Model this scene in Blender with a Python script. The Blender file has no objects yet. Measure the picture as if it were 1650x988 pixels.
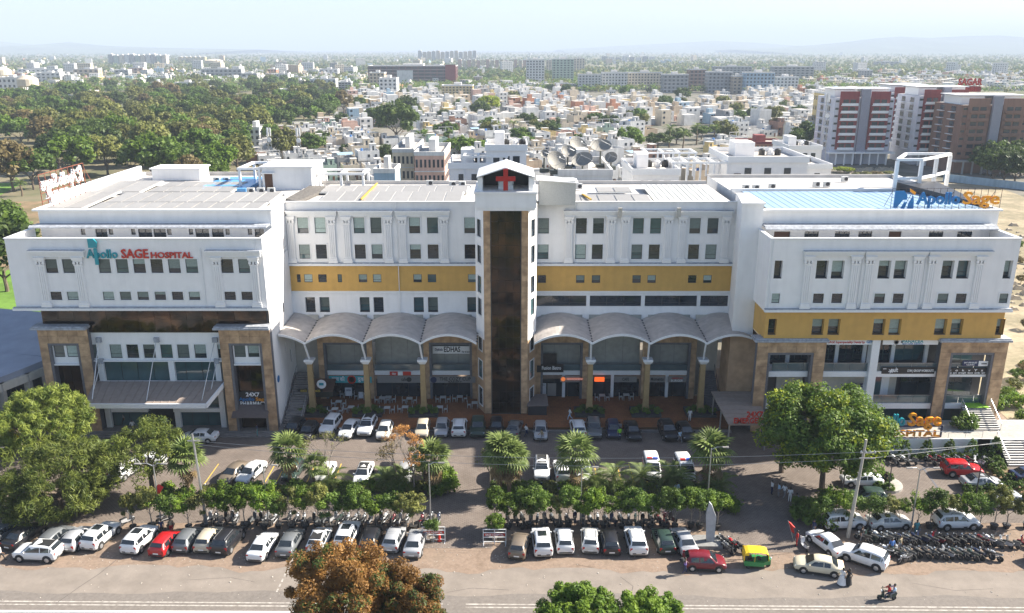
import bpy, bmesh, math, random
import numpy as np
from math import sin, cos, tan, atan2, radians, pi, sqrt
from mathutils import Vector, Matrix
random.seed(7)
RNG = np.random.default_rng(7)
SC = bpy.context.scene
COL = SC.collection
# ------------------------------------------------------------------ camera
CAM_H, FPX, PITCH = 46.0, 1350.0, radians(17.1)
cam_d = bpy.data.cameras.new('camera'); cam = bpy.data.objects.new('camera', cam_d); COL.objects.link(cam)
cam.location = (0, 0, CAM_H); cam.rotation_euler = (pi/2 - PITCH, 0, 0)
cam_d.sensor_width = 36; cam_d.lens = FPX/1650*36; cam_d.clip_start = .5; cam_d.clip_end = 60000
SC.camera = cam
# ------------------------------------------------------------------ sky, sun, exposure
SUN = Vector((1.375, .33, 1.0)).normalized()
SUN_EL = math.asin(SUN.z); SUN_ROT = atan2(SUN.x, SUN.y)
w = bpy.data.worlds.new('World'); SC.world = w; w.use_nodes = True
nt = w.node_tree; bg = nt.nodes['Background']
sky = nt.nodes.new('ShaderNodeTexSky'); sky.sky_type = 'NISHITA'; sky.sun_disc = False
sky.sun_elevation = SUN_EL; sky.sun_rotation = SUN_ROT; sky.air_density = .85; sky.dust_density = 1.0; sky.ozone_density = 1.0; sky.altitude = 100
nt.links.new(sky.outputs[0], bg.inputs[0]); bg.inputs[1].default_value = .074
sd = bpy.data.lights.new('sun', 'SUN'); so = bpy.data.objects.new('sun', sd); COL.objects.link(so)
sd.energy = 5.0; sd.angle = radians(.53); sd.color = (1, .925, .80)
so.rotation_euler = SUN.to_track_quat('Z', 'Y').to_euler(); so.location = (60, 15, 90)
SC.view_settings.view_transform = 'Standard'; SC.view_settings.look = 'None'
SC.view_settings.exposure = 1.55; SC.view_settings.gamma = 1.0
SC.cycles.max_bounces = 5; SC.cycles.diffuse_bounces = 2; SC.cycles.glossy_bounces = 2; SC.cycles.transmission_bounces = 2
SC.cycles.transparent_max_bounces = 4; SC.cycles.volume_bounces = 0; SC.cycles.caustics_reflective = False; SC.cycles.caustics_refractive = False
SC.cycles.use_denoising = True
# ------------------------------------------------------------------ pixel <-> world (photograph pixels, 1650 x 988)
CT, ST = cos(PITCH), sin(PITCH)
def ray(u, v):
    x = (u - 825)/FPX; y = (v - 494)/FPX
    return x, CT - y*ST, -(ST + y*CT)
def gp(u, v, z=0.0):
    a, b, c = ray(u, v); t = (z - CAM_H)/c
    return a*t, b*t
def pl(u, v, Y):
    a, b, c = ray(u, v); t = Y/b
    return a*t, CAM_H + c*t
def px(x, y, z):
    zc = y*CT - (z - CAM_H)*ST; yd = -(z - CAM_H)*CT - y*ST
    return 825 + FPX*x/zc, 494 + FPX*yd/zc
# ------------------------------------------------------------------ materials
MATS = {}
def M(name, rgb=(.5, .5, .5), rough=.75, var=.12, scale=3.0, metal=0.0, bump=0.0, rand=0.0, streak=0.0, spec=.5, coords='Object', rgb2=None, detail=4, emit=None, alpha=None, trans=0.0):
    if name in MATS: return MATS[name]
    m = bpy.data.materials.new(name); m.use_nodes = True; n = m.node_tree.nodes; L = m.node_tree.links
    p = n['Principled BSDF']; p.inputs['Roughness'].default_value = rough; p.inputs['Metallic'].default_value = metal
    p.inputs['Specular IOR Level'].default_value = spec
    if coords == 'World': tc = n.new('ShaderNodeNewGeometry'); coords = 'Position'
    else: tc = n.new('ShaderNodeTexCoord')
    no = n.new('ShaderNodeTexNoise'); no.inputs['Scale'].default_value = scale; no.inputs['Detail'].default_value = detail
    L.new(tc.outputs[coords], no.inputs['Vector'])
    cr = n.new('ShaderNodeValToRGB'); cr.color_ramp.elements[0].position = .3; cr.color_ramp.elements[1].position = .7
    a = [max(0, c*(1 - var)) for c in rgb]; b = [min(1, c*(1 + var)) for c in (rgb2 or rgb)]
    cr.color_ramp.elements[0].color = (*a, 1); cr.color_ramp.elements[1].color = (*b, 1)
    L.new(no.outputs['Fac'], cr.inputs[0]); out = cr.outputs[0]
    if streak:
        mp = n.new('ShaderNodeMapping'); mp.inputs['Scale'].default_value = (1.3, 1.3, .16)
        L.new(tc.outputs[coords], mp.inputs['Vector'])
        n2 = n.new('ShaderNodeTexNoise'); n2.inputs['Scale'].default_value = 1.1; n2.inputs['Detail'].default_value = 6
        L.new(mp.outputs[0], n2.inputs['Vector'])
        mr = n.new('ShaderNodeMapRange'); mr.inputs[1].default_value = .42; mr.inputs[2].default_value = .75
        mr.inputs[3].default_value = 1.0; mr.inputs[4].default_value = 1 - streak; L.new(n2.outputs['Fac'], mr.inputs[0])
        mx = n.new('ShaderNodeMix'); mx.data_type = 'RGBA'; mx.blend_type = 'MULTIPLY'; mx.inputs[0].default_value = 1
        L.new(out, mx.inputs[6]); L.new(mr.outputs[0], mx.inputs[7]); out = mx.outputs[2]
    if rand:
        oi = n.new('ShaderNodeObjectInfo'); mr = n.new('ShaderNodeMapRange')
        mr.inputs[3].default_value = 1 - rand; mr.inputs[4].default_value = 1 + rand; L.new(oi.outputs['Random'], mr.inputs[0])
        mx = n.new('ShaderNodeMix'); mx.data_type = 'RGBA'; mx.blend_type = 'MULTIPLY'; mx.inputs[0].default_value = 1
        L.new(out, mx.inputs[6]); L.new(mr.outputs[0], mx.inputs[7]); out = mx.outputs[2]
    L.new(out, p.inputs['Base Color'])
    if bump:
        bn = n.new('ShaderNodeBump'); bn.inputs['Strength'].default_value = bump; bn.inputs['Distance'].default_value = .05
        L.new(no.outputs['Fac'], bn.inputs['Height']); L.new(bn.outputs[0], p.inputs['Normal'])
    if emit:
        p.inputs['Emission Color'].default_value = (*emit[0], 1); p.inputs['Emission Strength'].default_value = emit[1]
    if alpha is not None: p.inputs['Alpha'].default_value = alpha
    if trans: p.inputs['Transmission Weight'].default_value = trans
    MATS[name] = m; return m
def leafmat(name, a, b, rand=.28):
    if name in MATS: return MATS[name]
    m = bpy.data.materials.new(name); m.use_nodes = True; n = m.node_tree.nodes; L = m.node_tree.links
    p = n['Principled BSDF']; p.inputs['Roughness'].default_value = .55; p.inputs['Specular IOR Level'].default_value = .3
    tc = n.new('ShaderNodeTexCoord'); no = n.new('ShaderNodeTexNoise'); no.inputs['Scale'].default_value = .9; no.inputs['Detail'].default_value = 5
    no.inputs['Roughness'].default_value = .7
    L.new(tc.outputs['Object'], no.inputs['Vector'])
    cr = n.new('ShaderNodeValToRGB'); cr.color_ramp.elements[0].position = .36; cr.color_ramp.elements[1].position = .64
    cr.color_ramp.elements[0].color = (*a, 1); cr.color_ramp.elements[1].color = (*b, 1); L.new(no.outputs['Fac'], cr.inputs[0])
    oi = n.new('ShaderNodeObjectInfo'); mr = n.new('ShaderNodeMapRange'); mr.inputs[3].default_value = 1 - rand; mr.inputs[4].default_value = 1 + rand
    L.new(oi.outputs['Random'], mr.inputs[0])
    mx = n.new('ShaderNodeMix'); mx.data_type = 'RGBA'; mx.blend_type = 'MULTIPLY'; mx.inputs[0].default_value = 1
    L.new(cr.outputs[0], mx.inputs[6]); L.new(mr.outputs[0], mx.inputs[7]); L.new(mx.outputs[2], p.inputs['Base Color'])
    tr = n.new('ShaderNodeBsdfTranslucent'); L.new(mx.outputs[2], tr.inputs[0])
    ms = n.new('ShaderNodeMixShader'); ms.inputs[0].default_value = .38
    L.new(p.outputs[0], ms.inputs[1]); L.new(tr.outputs[0], ms.inputs[2])
    L.new(ms.outputs[0], n['Material Output'].inputs[0]); MATS[name] = m; return m
WHITE = M('white_render', (.86, .845, .835), .7, .03, .8, streak=.07, bump=.15)
WHITE2 = M('white_trim', (.8, .8, .8), .55, .03, 4)
WALLC = M('cream_render', (.52, .49, .43), .8, .06, 2, streak=.15)
YEL = M('ochre_render', (.62, .365, .095), .75, .05, 1.2, streak=.09, bump=.1)
STONE = M('sandstone_cladding', (.40, .26, .15), .7, .14, .8, bump=.2, rgb2=(.46, .30, .18))
STONED = M('grey_granite', (.13, .13, .145), .5, .2, 6)
GLASSB = M('bronze_glass', (.016, .011, .008), .05, .3, .5, metal=.6, spec=1.0, bump=.35, rgb2=(.085, .042, .018), coords='World', detail=7)  # warm blotches in the noise colour are painted reflections, over the real gloss
for e_, p_ in zip([n_ for n_ in GLASSB.node_tree.nodes if n_.type == 'VALTORGB'][0].color_ramp.elements, (.42, .75)): e_.position = p_
GLASSD = M('dark_glass', (.02, .03, .04), .06, .5, .4, spec=.9)
GLASSG = M('green_glass', (.05, .10, .11), .07, .3, .4, spec=.9)
BLIND = M('window_blind', (.24, .30, .28), .35, .15, 5, rand=.7)
DFRAME = M('dark_frame', (.04, .04, .045), .4, .1)
STEEL = M('galvanised_steel', (.42, .43, .44), .35, .1, 8, metal=.7)
LEDGE = M('ledge_grey', (.36, .38, .42), .8, .25, 3, streak=.2)
# ------------------------------------------------------------------ mesh builder
class MB:
    def __init__(s): s.v = []; s.f = []; s.m = []
    def quad(s, pts, m=0):
        i = len(s.v); s.v += [tuple(p) for p in pts]; s.f.append(tuple(range(i, i + len(pts)))); s.m.append(m)
    def box(s, x0, y0, z0, x1, y1, z1, m=0):
        i = len(s.v)
        s.v += [(x0, y0, z0), (x1, y0, z0), (x1, y1, z0), (x0, y1, z0), (x0, y0, z1), (x1, y0, z1), (x1, y1, z1), (x0, y1, z1)]
        s.f += [(i, i+3, i+2, i+1), (i+4, i+5, i+6, i+7), (i, i+1, i+5, i+4), (i+1, i+2, i+6, i+5), (i+2, i+3, i+7, i+6), (i+3, i, i+4, i+7)]
        s.m += [m]*6; return s
    def hexa(s, p8, m=0):
        i = len(s.v); s.v += [tuple(p) for p in p8]
        s.f += [(i, i+3, i+2, i+1), (i+4, i+5, i+6, i+7), (i, i+1, i+5, i+4), (i+1, i+2, i+6, i+5), (i+2, i+3, i+7, i+6), (i+3, i, i+4, i+7)]
        s.m += [m]*6; return s
    def tube(s, p, q, r0, r1=None, n=6, m=0, caps=True):
        r1 = r0 if r1 is None else r1; p = Vector(p); q = Vector(q); d = (q - p)
        if d.length < 1e-6: return s
        d.normalize(); a = d.orthogonal().normalized(); b = d.cross(a); i = len(s.v)
        for c, r in ((p, r0), (q, r1)):
            for k in range(n):
                t = 2*pi*k/n; s.v.append(tuple(c + (a*cos(t) + b*sin(t))*r))
        for k in range(n):
            s.f.append((i+k, i+(k+1) % n, i+n+(k+1) % n, i+n+k)); s.m.append(m)
        if caps:
            s.f.append(tuple(i+k for k in range(n))[::-1]); s.f.append(tuple(i+n+k for k in range(n))); s.m += [m, m]
        return s
    def path(s, pts, r0, r1=None, n=6, m=0):
        r1 = r0 if r1 is None else r1; k = len(pts) - 1
        for i in range(k):
            s.tube(pts[i], pts[i+1], r0 + (r1-r0)*i/k, r0 + (r1-r0)*(i+1)/k, n, m, caps=True)
        return s
    def lathe(s, prof, n=12, c=(0, 0, 0), m=0, axis='z'):
        i = len(s.v)
        for r, z in prof:
            for k in range(n):
                t = 2*pi*k/n; a, b = r*cos(t), r*sin(t)
                s.v.append((c[0]+a, c[1]+b, c[2]+z) if axis == 'z' else ((c[0]+a, c[1]+z, c[2]+b) if axis == 'y' else (c[0]+z, c[1]+a, c[2]+b)))
        for j in range(len(prof)-1):
            for k in range(n):
                s.f.append((i+j*n+k, i+j*n+(k+1) % n, i+(j+1)*n+(k+1) % n, i+(j+1)*n+k)); s.m.append(m)
        s.f.append(tuple(i+k for k in range(n))[::-1]); s.f.append(tuple(i+(len(prof)-1)*n+k for k in range(n))); s.m += [m, m]
        return s
    def prism(s, pts, z0, z1, m=0):
        i = len(s.v); n = len(pts)
        s.v += [(p[0], p[1], z0) for p in pts] + [(p[0], p[1], z1) for p in pts]
        s.f.append(tuple(range(i, i+n))[::-1]); s.f.append(tuple(range(i+n, i+2*n))); s.m += [m, m]
        for k in range(n): s.f.append((i+k, i+(k+1) % n, i+n+(k+1) % n, i+n+k)); s.m.append(m)
        return s
    def ball(s, c, r, n=8, k=5, m=0, sz=1.0):
        prof = [(max(1e-3, r*sin(pi*j/k)), -r*sz*cos(pi*j/k)) for j in range(k+1)]
        return s.lathe(prof, n, c, m)
    def mesh(s, name, mats, smooth=False):
        me = bpy.data.meshes.new(name); me.from_pydata(s.v, [], s.f)
        for mm in mats: me.materials.append(mm)
        me.polygons.foreach_set('material_index', s.m)
        if smooth: me.polygons.foreach_set('use_smooth', [True]*len(s.f))
        me.update(); return me
    def build(s, name, mats, parent=None, loc=None, smooth=False):
        if not isinstance(mats, (list, tuple)): mats = [mats]
        return put(name, s.mesh(name, mats, smooth), parent, loc)
def put(name, me, parent=None, loc=None, rz=0.0):
    o = bpy.data.objects.new(name, me); COL.objects.link(o)
    if parent is not None: o.parent = parent
    if loc is not None: o.location = loc
    if rz: o.rotation_euler = (0, 0, rz)
    return o
def tag(o, label=None, cat=None, group=None, kind=None):
    if label: o['label'] = label
    if cat: o['category'] = cat
    if group: o['group'] = group
    if kind: o['kind'] = kind
    return o
def thing(name, label, cat, loc=(0, 0, 0), rz=0, group=None):
    o = bpy.data.objects.new(name, None); COL.objects.link(o); o.location = loc; o.rotation_euler = (0, 0, rz)
    o.empty_display_size = .3
    return tag(o, label, cat, group)
def kids(o): return [c for c in TREE.get(o.name, [])]
TREE = {}
def copy_tree(o, loc=None, rz=None, label=None, scale=None, parent=None):
    c = o.copy(); COL.objects.link(c)
    if parent is not None: c.parent = parent
    if loc is not None: c.location = loc
    if rz is not None: c.rotation_euler = (0, 0, rz)
    if scale is not None: c.scale = scale if hasattr(scale, '__len__') else (scale,)*3
    if label: c['label'] = label
    for ch in o.children: copy_tree(ch, parent=c)
    return c
def struct(name, mb, mats, parent=None):
    o = mb.build(name, mats, parent)
    if parent is None: o['kind'] = 'structure'
    return o
# ------------------------------------------------------------------ text
_adv = {}
def glyph(txt, size, ext, bold=0.0):
    c = bpy.data.curves.new('t', 'FONT'); c.body = txt; c.size = size; c.extrude = ext; c.offset = bold*size; c.resolution_u = 2
    o = bpy.data.objects.new('t', c); me = bpy.data.meshes.new_from_object(o); bpy.data.objects.remove(o); bpy.data.curves.remove(c)
    return me
def gwidth(txt):
    if txt not in _adv:
        def wd(t):
            me = glyph(t, 1, 0); xs = [v.co.x for v in me.vertices]; bpy.data.meshes.remove(me); return (max(xs) - min(xs)) if xs else 0
        _adv[txt] = wd('|' + txt + '|') - wd('||')
    return _adv[txt]
def lettering(parent, txt, x, y, z, h, mat, ext=.06, width=None, bold=.02, each=True, name='letter', tilt=0, mirror=False, rz=0, shear=0):
    """a line of capital-height ~0.7h text standing in the XZ plane facing -Y, centred at x (local)"""
    adv = [gwidth(ch) for ch in txt]; tot = sum(adv)*h; sx = (width/tot) if width else 1.0
    objs = []
    if each:
        cur = -tot/2
        for ch, a in zip(txt, adv):
            if ch != ' ':
                me = glyph(ch, h, ext, bold); me.materials.append(mat)
                for vv in me.vertices:
                    X = (vv.co.x + cur)*sx + shear*vv.co.y
                    vv.co = Vector((-X if mirror else X, -vv.co.z, vv.co.y))
                me.update(); me.name = name
                o = put(name, me, parent, (x, y, z)); o.rotation_euler = (tilt, 0, rz); objs.append(o)
            cur += a*h
    else:
        me = glyph(txt, h, ext, bold); me.materials.append(mat)
        xs = [vv.co.x for vv in me.vertices]; c = (min(xs)+max(xs))/2 if xs else 0; s2 = (width/(max(xs)-min(xs))) if width and xs else 1
        for vv in me.vertices:
            X = (vv.co.x - c)*s2
            vv.co = Vector((-X if mirror else X, -vv.co.z, vv.co.y))
        me.update(); o = put(name, me, parent, (x, y, z)); o.rotation_euler = (tilt, 0, rz); objs.append(o)
    return objs
# ================================================================== ground, road, paving
def noise_ground(name, cols, scale, rough=.9, scale2=0.2, bump=.3):
    m = bpy.data.materials.new(name); m.use_nodes = True; n = m.node_tree.nodes; L = m.node_tree.links
    p = n['Principled BSDF']; p.inputs['Roughness'].default_value = rough; p.inputs['Specular IOR Level'].default_value = .2
    tc = n.new('ShaderNodeTexCoord'); a = n.new('ShaderNodeTexNoise'); a.inputs['Scale'].default_value = scale; a.inputs['Detail'].default_value = 8; a.inputs['Roughness'].default_value = .65
    b = n.new('ShaderNodeTexNoise'); b.inputs['Scale'].default_value = scale2; b.inputs['Detail'].default_value = 8; b.inputs['Roughness'].default_value = .7
    L.new(tc.outputs['Object'], a.inputs['Vector']); L.new(tc.outputs['Object'], b.inputs['Vector'])
    cr = n.new('ShaderNodeValToRGB'); e = cr.color_ramp.elements; k = len(cols)
    e[0].position = .3; e[0].color = (*cols[0], 1); e[1].position = .7; e[1].color = (*cols[-1], 1)
    for i in range(1, k-1):
        q = e.new(.3 + .4*i/(k-1)); q.color = (*cols[i], 1)
    L.new(a.outputs['Fac'], cr.inputs[0])
    mr = n.new('ShaderNodeMapRange'); mr.inputs[1].default_value = .3; mr.inputs[2].default_value = .7; mr.inputs[3].default_value = .8; mr.inputs[4].default_value = 1.18
    L.new(b.outputs['Fac'], mr.inputs[0])
    mx = n.new('ShaderNodeMix'); mx.data_type = 'RGBA'; mx.blend_type = 'MULTIPLY'; mx.inputs[0].default_value = 1
    L.new(cr.outputs[0], mx.inputs[6]); L.new(mr.outputs[0], mx.inputs[7]); L.new(mx.outputs[2], p.inputs['Base Color'])
    if bump:
        bn = n.new('ShaderNodeBump'); bn.inputs['Strength'].default_value = bump; L.new(b.outputs['Fac'], bn.inputs['Height']); L.new(bn.outputs[0], p.inputs['Normal'])
    MATS[name] = m; return m
COUNTRY = noise_ground('country_ground', [(.05, .075, .03), (.10, .12, .05), (.20, .17, .11), (.07, .10, .04), (.24, .21, .15)], .004, scale2=.03)
CITYG = noise_ground('town_ground', [(.14, .12, .10), (.22, .20, .17), (.10, .10, .07), (.26, .24, .21)], .05, scale2=.4)
ASPH = noise_ground('road_surface', [(.215, .186, .16), (.235, .203, .175), (.225, .194, .167)], .08, scale2=.35, bump=0)
DIRT = noise_ground('dirt_verge', [(.185, .135, .10), (.255, .19, .145), (.21, .16, .12)], .5, scale2=3.0)
SAND = noise_ground('dry_field', [(.30, .235, .15), (.38, .31, .21), (.22, .19, .12), (.34, .28, .19)], .08, scale2=.9)
FIELD = noise_ground('crop_field', [(.10, .19, .03), (.14, .25, .045), (.08, .15, .03)], .06, scale2=1.2)
SOIL = noise_ground('brown_soil', [(.22, .14, .085), (.30, .20, .13), (.14, .12, .06), (.27, .19, .12)], .05, scale2=.6)
CONC = noise_ground('concrete', [(.36, .34, .31), (.42, .40, .37)], .4, scale2=2.0)
PAINT = M('road_paint', (.27, .24, .21), .7, .2, 2.5, rgb2=(.46, .43, .39))
PAINTY = M('yellow_paint', (.62, .42, .08), .6, .25, 8)
def paver_mat(name, c1, c2, mortar, sx, sy, rot=0):
    m = bpy.data.materials.new(name); m.use_nodes = True; n = m.node_tree.nodes; L = m.node_tree.links
    p = n['Principled BSDF']; p.inputs['Roughness'].default_value = .85; p.inputs['Specular IOR Level'].default_value = .25
    tc = n.new('ShaderNodeTexCoord'); mp = n.new('ShaderNodeMapping'); mp.inputs['Rotation'].default_value = (0, 0, rot)
    br = n.new('ShaderNodeTexBrick'); br.inputs['Scale'].default_value = 1; br.inputs['Brick Width'].default_value = sx; br.inputs['Row Height'].default_value = sy
    br.inputs['Mortar Size'].default_value = .02; br.inputs['Color1'].default_value = (*c1, 1); br.inputs['Color2'].default_value = (*c2, 1); br.inputs['Mortar'].default_value = (*mortar, 1)
    L.new(tc.outputs['Object'], mp.inputs[0]); L.new(mp.outputs[0], br.inputs[0])
    no = n.new('ShaderNodeTexNoise'); no.inputs['Scale'].default_value = .35; no.inputs['Detail'].default_value = 8; no.inputs['Roughness'].default_value = .7
    L.new(tc.outputs['Object'], no.inputs['Vector'])
    mr = n.new('ShaderNodeMapRange'); mr.inputs[1].default_value = .3; mr.inputs[2].default_value = .7; mr.inputs[3].default_value = .78; mr.inputs[4].default_value = 1.2
    L.new(no.outputs['Fac'], mr.inputs[0])
    mx = n.new('ShaderNodeMix'); mx.data_type = 'RGBA'; mx.blend_type = 'MULTIPLY'; mx.inputs[0].default_value = 1
    L.new(br.outputs[0], mx.inputs[6]); L.new(mr.outputs[0], mx.inputs[7]); L.new(mx.outputs[2], p.inputs['Base Color'])
    MATS[name] = m; return m
PAVER = paver_mat('block_paving', (.20, .167, .145), (.168, .138, .12), (.10, .08, .068), .42, .21)
TERRA = paver_mat('terracotta_tile', (.26, .105, .04), (.22, .085, .035), (.13, .07, .035), .6, .6)
def sheet(name, pts, z, mat, kind='structure'):
    mb = MB(); mb.quad([(x, y, z) for x, y in pts]); o = mb.build(name, mat); o['kind'] = kind; return o
def rect(x0, y0, x1, y1): return [(x0, y0), (x1, y0), (x1, y1), (x0, y1)]
sheet('ground', rect(-30000, -2000, 30000, 42000), -.05, COUNTRY)
sheet('town_ground', [(-75, 118), (130, 118), (330, 600), (420, 1500), (-330, 1500), (-120, 600), (-70, 320), (-68, 180)], -.02, CITYG)
sheet('yard_ground', rect(-140, 20, 140, 118), 0, DIRT)
# forecourt paving and driveways
sheet('forecourt_paving', rect(-66, 74.8, 66, 99), .008, PAVER)
sheet('middle_driveway', [(-9.3, 70.3), (-1.9, 70.3), (-1.9, 75), (-9.3, 75)], .012, PAVER)
sheet('right_driveway', [(20.5, 69.6), (30.5, 69.6), (30.5, 75), (20.5, 75)], .012, PAVER)
# the road: rotated very slightly as in the photograph
def ry(x): return 67.2 - .012*x
mb = MB(); mb.quad([(-140, ry(-140), .014), (-140, 20, .014), (140, 20, .014), (140, ry(140), .014)][::-1])
for i in range(40): pass
o = mb.build('road', ASPH); o['kind'] = 'structure'
ASPH2 = noise_ground('worn_lane', [(.165, .147, .132), (.19, .168, .15), (.175, .155, .139)], .5, scale2=3.0, bump=0)
edge = [(x, 63.1 - .011*x + .25*sin(x*.21) + .15*sin(x*.83+1)) for x in range(-140, 141, 2)]
sheet('road_lane', [(-140, 20)] + [(140, 20)] + edge[::-1], .018, ASPH2)
TAR = M('tar_seam', (.10, .085, .075), .8, .3, 2)
mb = MB()
def strip(pts, w_, z=.0205):
    for (u0, v0), (u1, v1) in zip(pts, pts[1:]):
        a = Vector(gp(u0, v0)); b = Vector(gp(u1, v1)); n_ = Vector((-(b-a).y, (b-a).x)).normalized()*w_/2; mb.quad([(a.x-n_.x, a.y-n_.y, z), (b.x-n_.x, b.y-n_.y, z), (b.x+n_.x, b.y+n_.y, z), (a.x+n_.x, a.y+n_.y, z)][::-1])
strip([(187, 903), (160, 925), (128, 946), (90, 973)], .07); strip([(1000, 930), (1020, 945), (1016, 962)], .05); strip([(720, 955), (760, 948), (820, 951)], .04); strip([(1470, 940), (1540, 952), (1600, 949)], .04); strip([(300, 935), (372, 931), (410, 938)], .035)
o = mb.build('tar_seams', TAR); o['kind'] = 'structure'
mb = MB()
for k in range(7): strip([(472-4*k, 900+8.2*k), (470-4*k, 905+8.2*k)], .16, .0215)
o = mb.build('dashed_line', PAINT); o['kind'] = 'structure'
g_ = random.Random(4); mb = MB()
for _ in range(900):
    if g_.random() < .75: u, v = g_.uniform(-20, 1670), g_.choice((g_.gauss(898, 8), g_.gauss(888, 10)))
    else: u, v = g_.uniform(-20, 1670), g_.uniform(905, 975)
    x, y = gp(u, v); s = g_.uniform(.02, .07)*(1.6 if g_.random() < .1 else 1); a = g_.uniform(0, 3); mb.hexa([(x+s*cos(a+t), y+s*sin(a+t), .02) for t in (0, 1.6, 3.1, 4.7)]+[(x+.6*s*cos(a+t), y+.6*s*sin(a+t), .02+s*.5) for t in (0, 1.6, 3.1, 4.7)])
o = mb.build('litter', M('litter_bits', (.42, .38, .33), .9, .5, 30)); o['kind'] = 'stuff'
mb = MB()
for yy, a, b in ((0, -140, -6), (.42, -140, -6), (0, -4, 140), (.42, -4, 140)):
    ya = 61.75 - .010*a - yy; yb = 61.75 - .010*b - yy
    mb.quad([(a, ya - .07, .020), (b, yb - .07, .020), (b, yb + .07, .020), (a, ya + .07, .020)])
o = mb.build('centre_line', PAINT); o['kind'] = 'structure'
mb = MB(); mb.prism([(-140, 48), (-60, 48), (-10, 58), (-10, 60.3), (-140, 61.05)], -.02, .16)
o = mb.build('median_pavement', CONC); o['kind'] = 'structure'
mb = MB(); mb.hexa([(-140, 61.05, 0), (-10.5, 60.30, 0), (-10.5, 60.52, 0), (-140, 61.27, 0), (-140, 61.05, .22), (-10.5, 60.30, .22), (-10.5, 60.52, .22), (-140, 61.27, .22)])
o = mb.build('kerb', WHITE2); o['kind'] = 'structure'
ed = [(x, ry(x) - .35 + .45*sin(x*.33) + .3*sin(x*.91+2) + .18*sin(x*2.3)) for x in [-140+i*1.0 for i in range(281)]]
sheet('verge_edge', ed + [(140, ry(140)+1.5), (-140, ry(-140)+1.5)], .019, DIRT)
# yellow bay lines in the second parking row
mb = MB()
for u in (335, 430, 448, 478, 497, 540, 880, 925, 962, 1000, 1020, 1085):
    x, y = gp(u, 772)
    mb.quad([(x-.06, y-1.2, .016), (x+.06, y-1.2, .016), (x+.06, y+3.6, .016), (x-.06, y+3.6, .016)])
o = mb.build('bay_lines', PAINTY); o['kind'] = 'structure'
# drain line in the right-hand car park
mb = MB(); a = gp(1487, 753); b = gp(1517, 795); d = Vector((b[0]-a[0], b[1]-a[1])); nn = Vector((-d.y, d.x)).normalized()*.12
mb.quad([(a[0]-nn.x, a[1]-nn.y, .017), (b[0]-nn.x, b[1]-nn.y, .017), (b[0]+nn.x, b[1]+nn.y, .017), (a[0]+nn.x, a[1]+nn.y, .017)][::-1])
o = mb.build('drain_channel', STONED); o['kind'] = 'structure'
# land beside the building
sheet('dry_field', [(63, 84), (140, 84), (190, 250), (108, 250), (66, 118)], .03, SAND)
sheet('crop_field', [(-140, 118), (-63, 118), (-78, 175), (-300, 185)], .03, FIELD)
sheet('brown_field', [(-180, 186), (-80, 176), (-70, 205), (-92, 262), (-230, 262)], .03, SOIL)
sheet('grass_field', [(-400, 262), (-165, 262), (-175, 300), (-400, 300)], .035, FIELD)
sheet('vacant_plot', [(70, 140), (150, 140), (170, 300), (92, 300)], .04, SAND)
# hills on the horizon
HILL = M('hill_scrub', (.10, .12, .07), .95, .3, .002)
def hill(pts, y, name='hill'):
    mb = MB(); n = len(pts)
    for i in range(n-1):
        (u0, v0), (u1, v1) = pts[i], pts[i+1]
        a, za = pl(u0, v0, y); b, zb = pl(u1, v1, y)
        mb.quad([(a, y-2500, -1), (b, y-2500, -1), (b, y, zb), (a, y, za)]); mb.quad([(a, y, za), (b, y, zb), (b, y+2500, -1), (a, y+2500, -1)])
    o = mb.build(name, HILL); o['kind'] = 'structure'; return o
hill([(1180, 80), (1260, 76), (1320, 72), (1370, 67), (1410, 62), (1450, 59), (1500, 61), (1560, 58), (1610, 57), (1660, 61), (1720, 66), (1800, 80)], 9500)
hill([(900, 80), (1000, 74), (1080, 70), (1150, 66), (1220, 69), (1330, 77), (1400, 80)], 12500)
hill([(-100, 66), (0, 67), (10, 74), (95, 73), (112, 68), (128, 72), (200, 75), (300, 78), (420, 80)], 9500)
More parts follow.
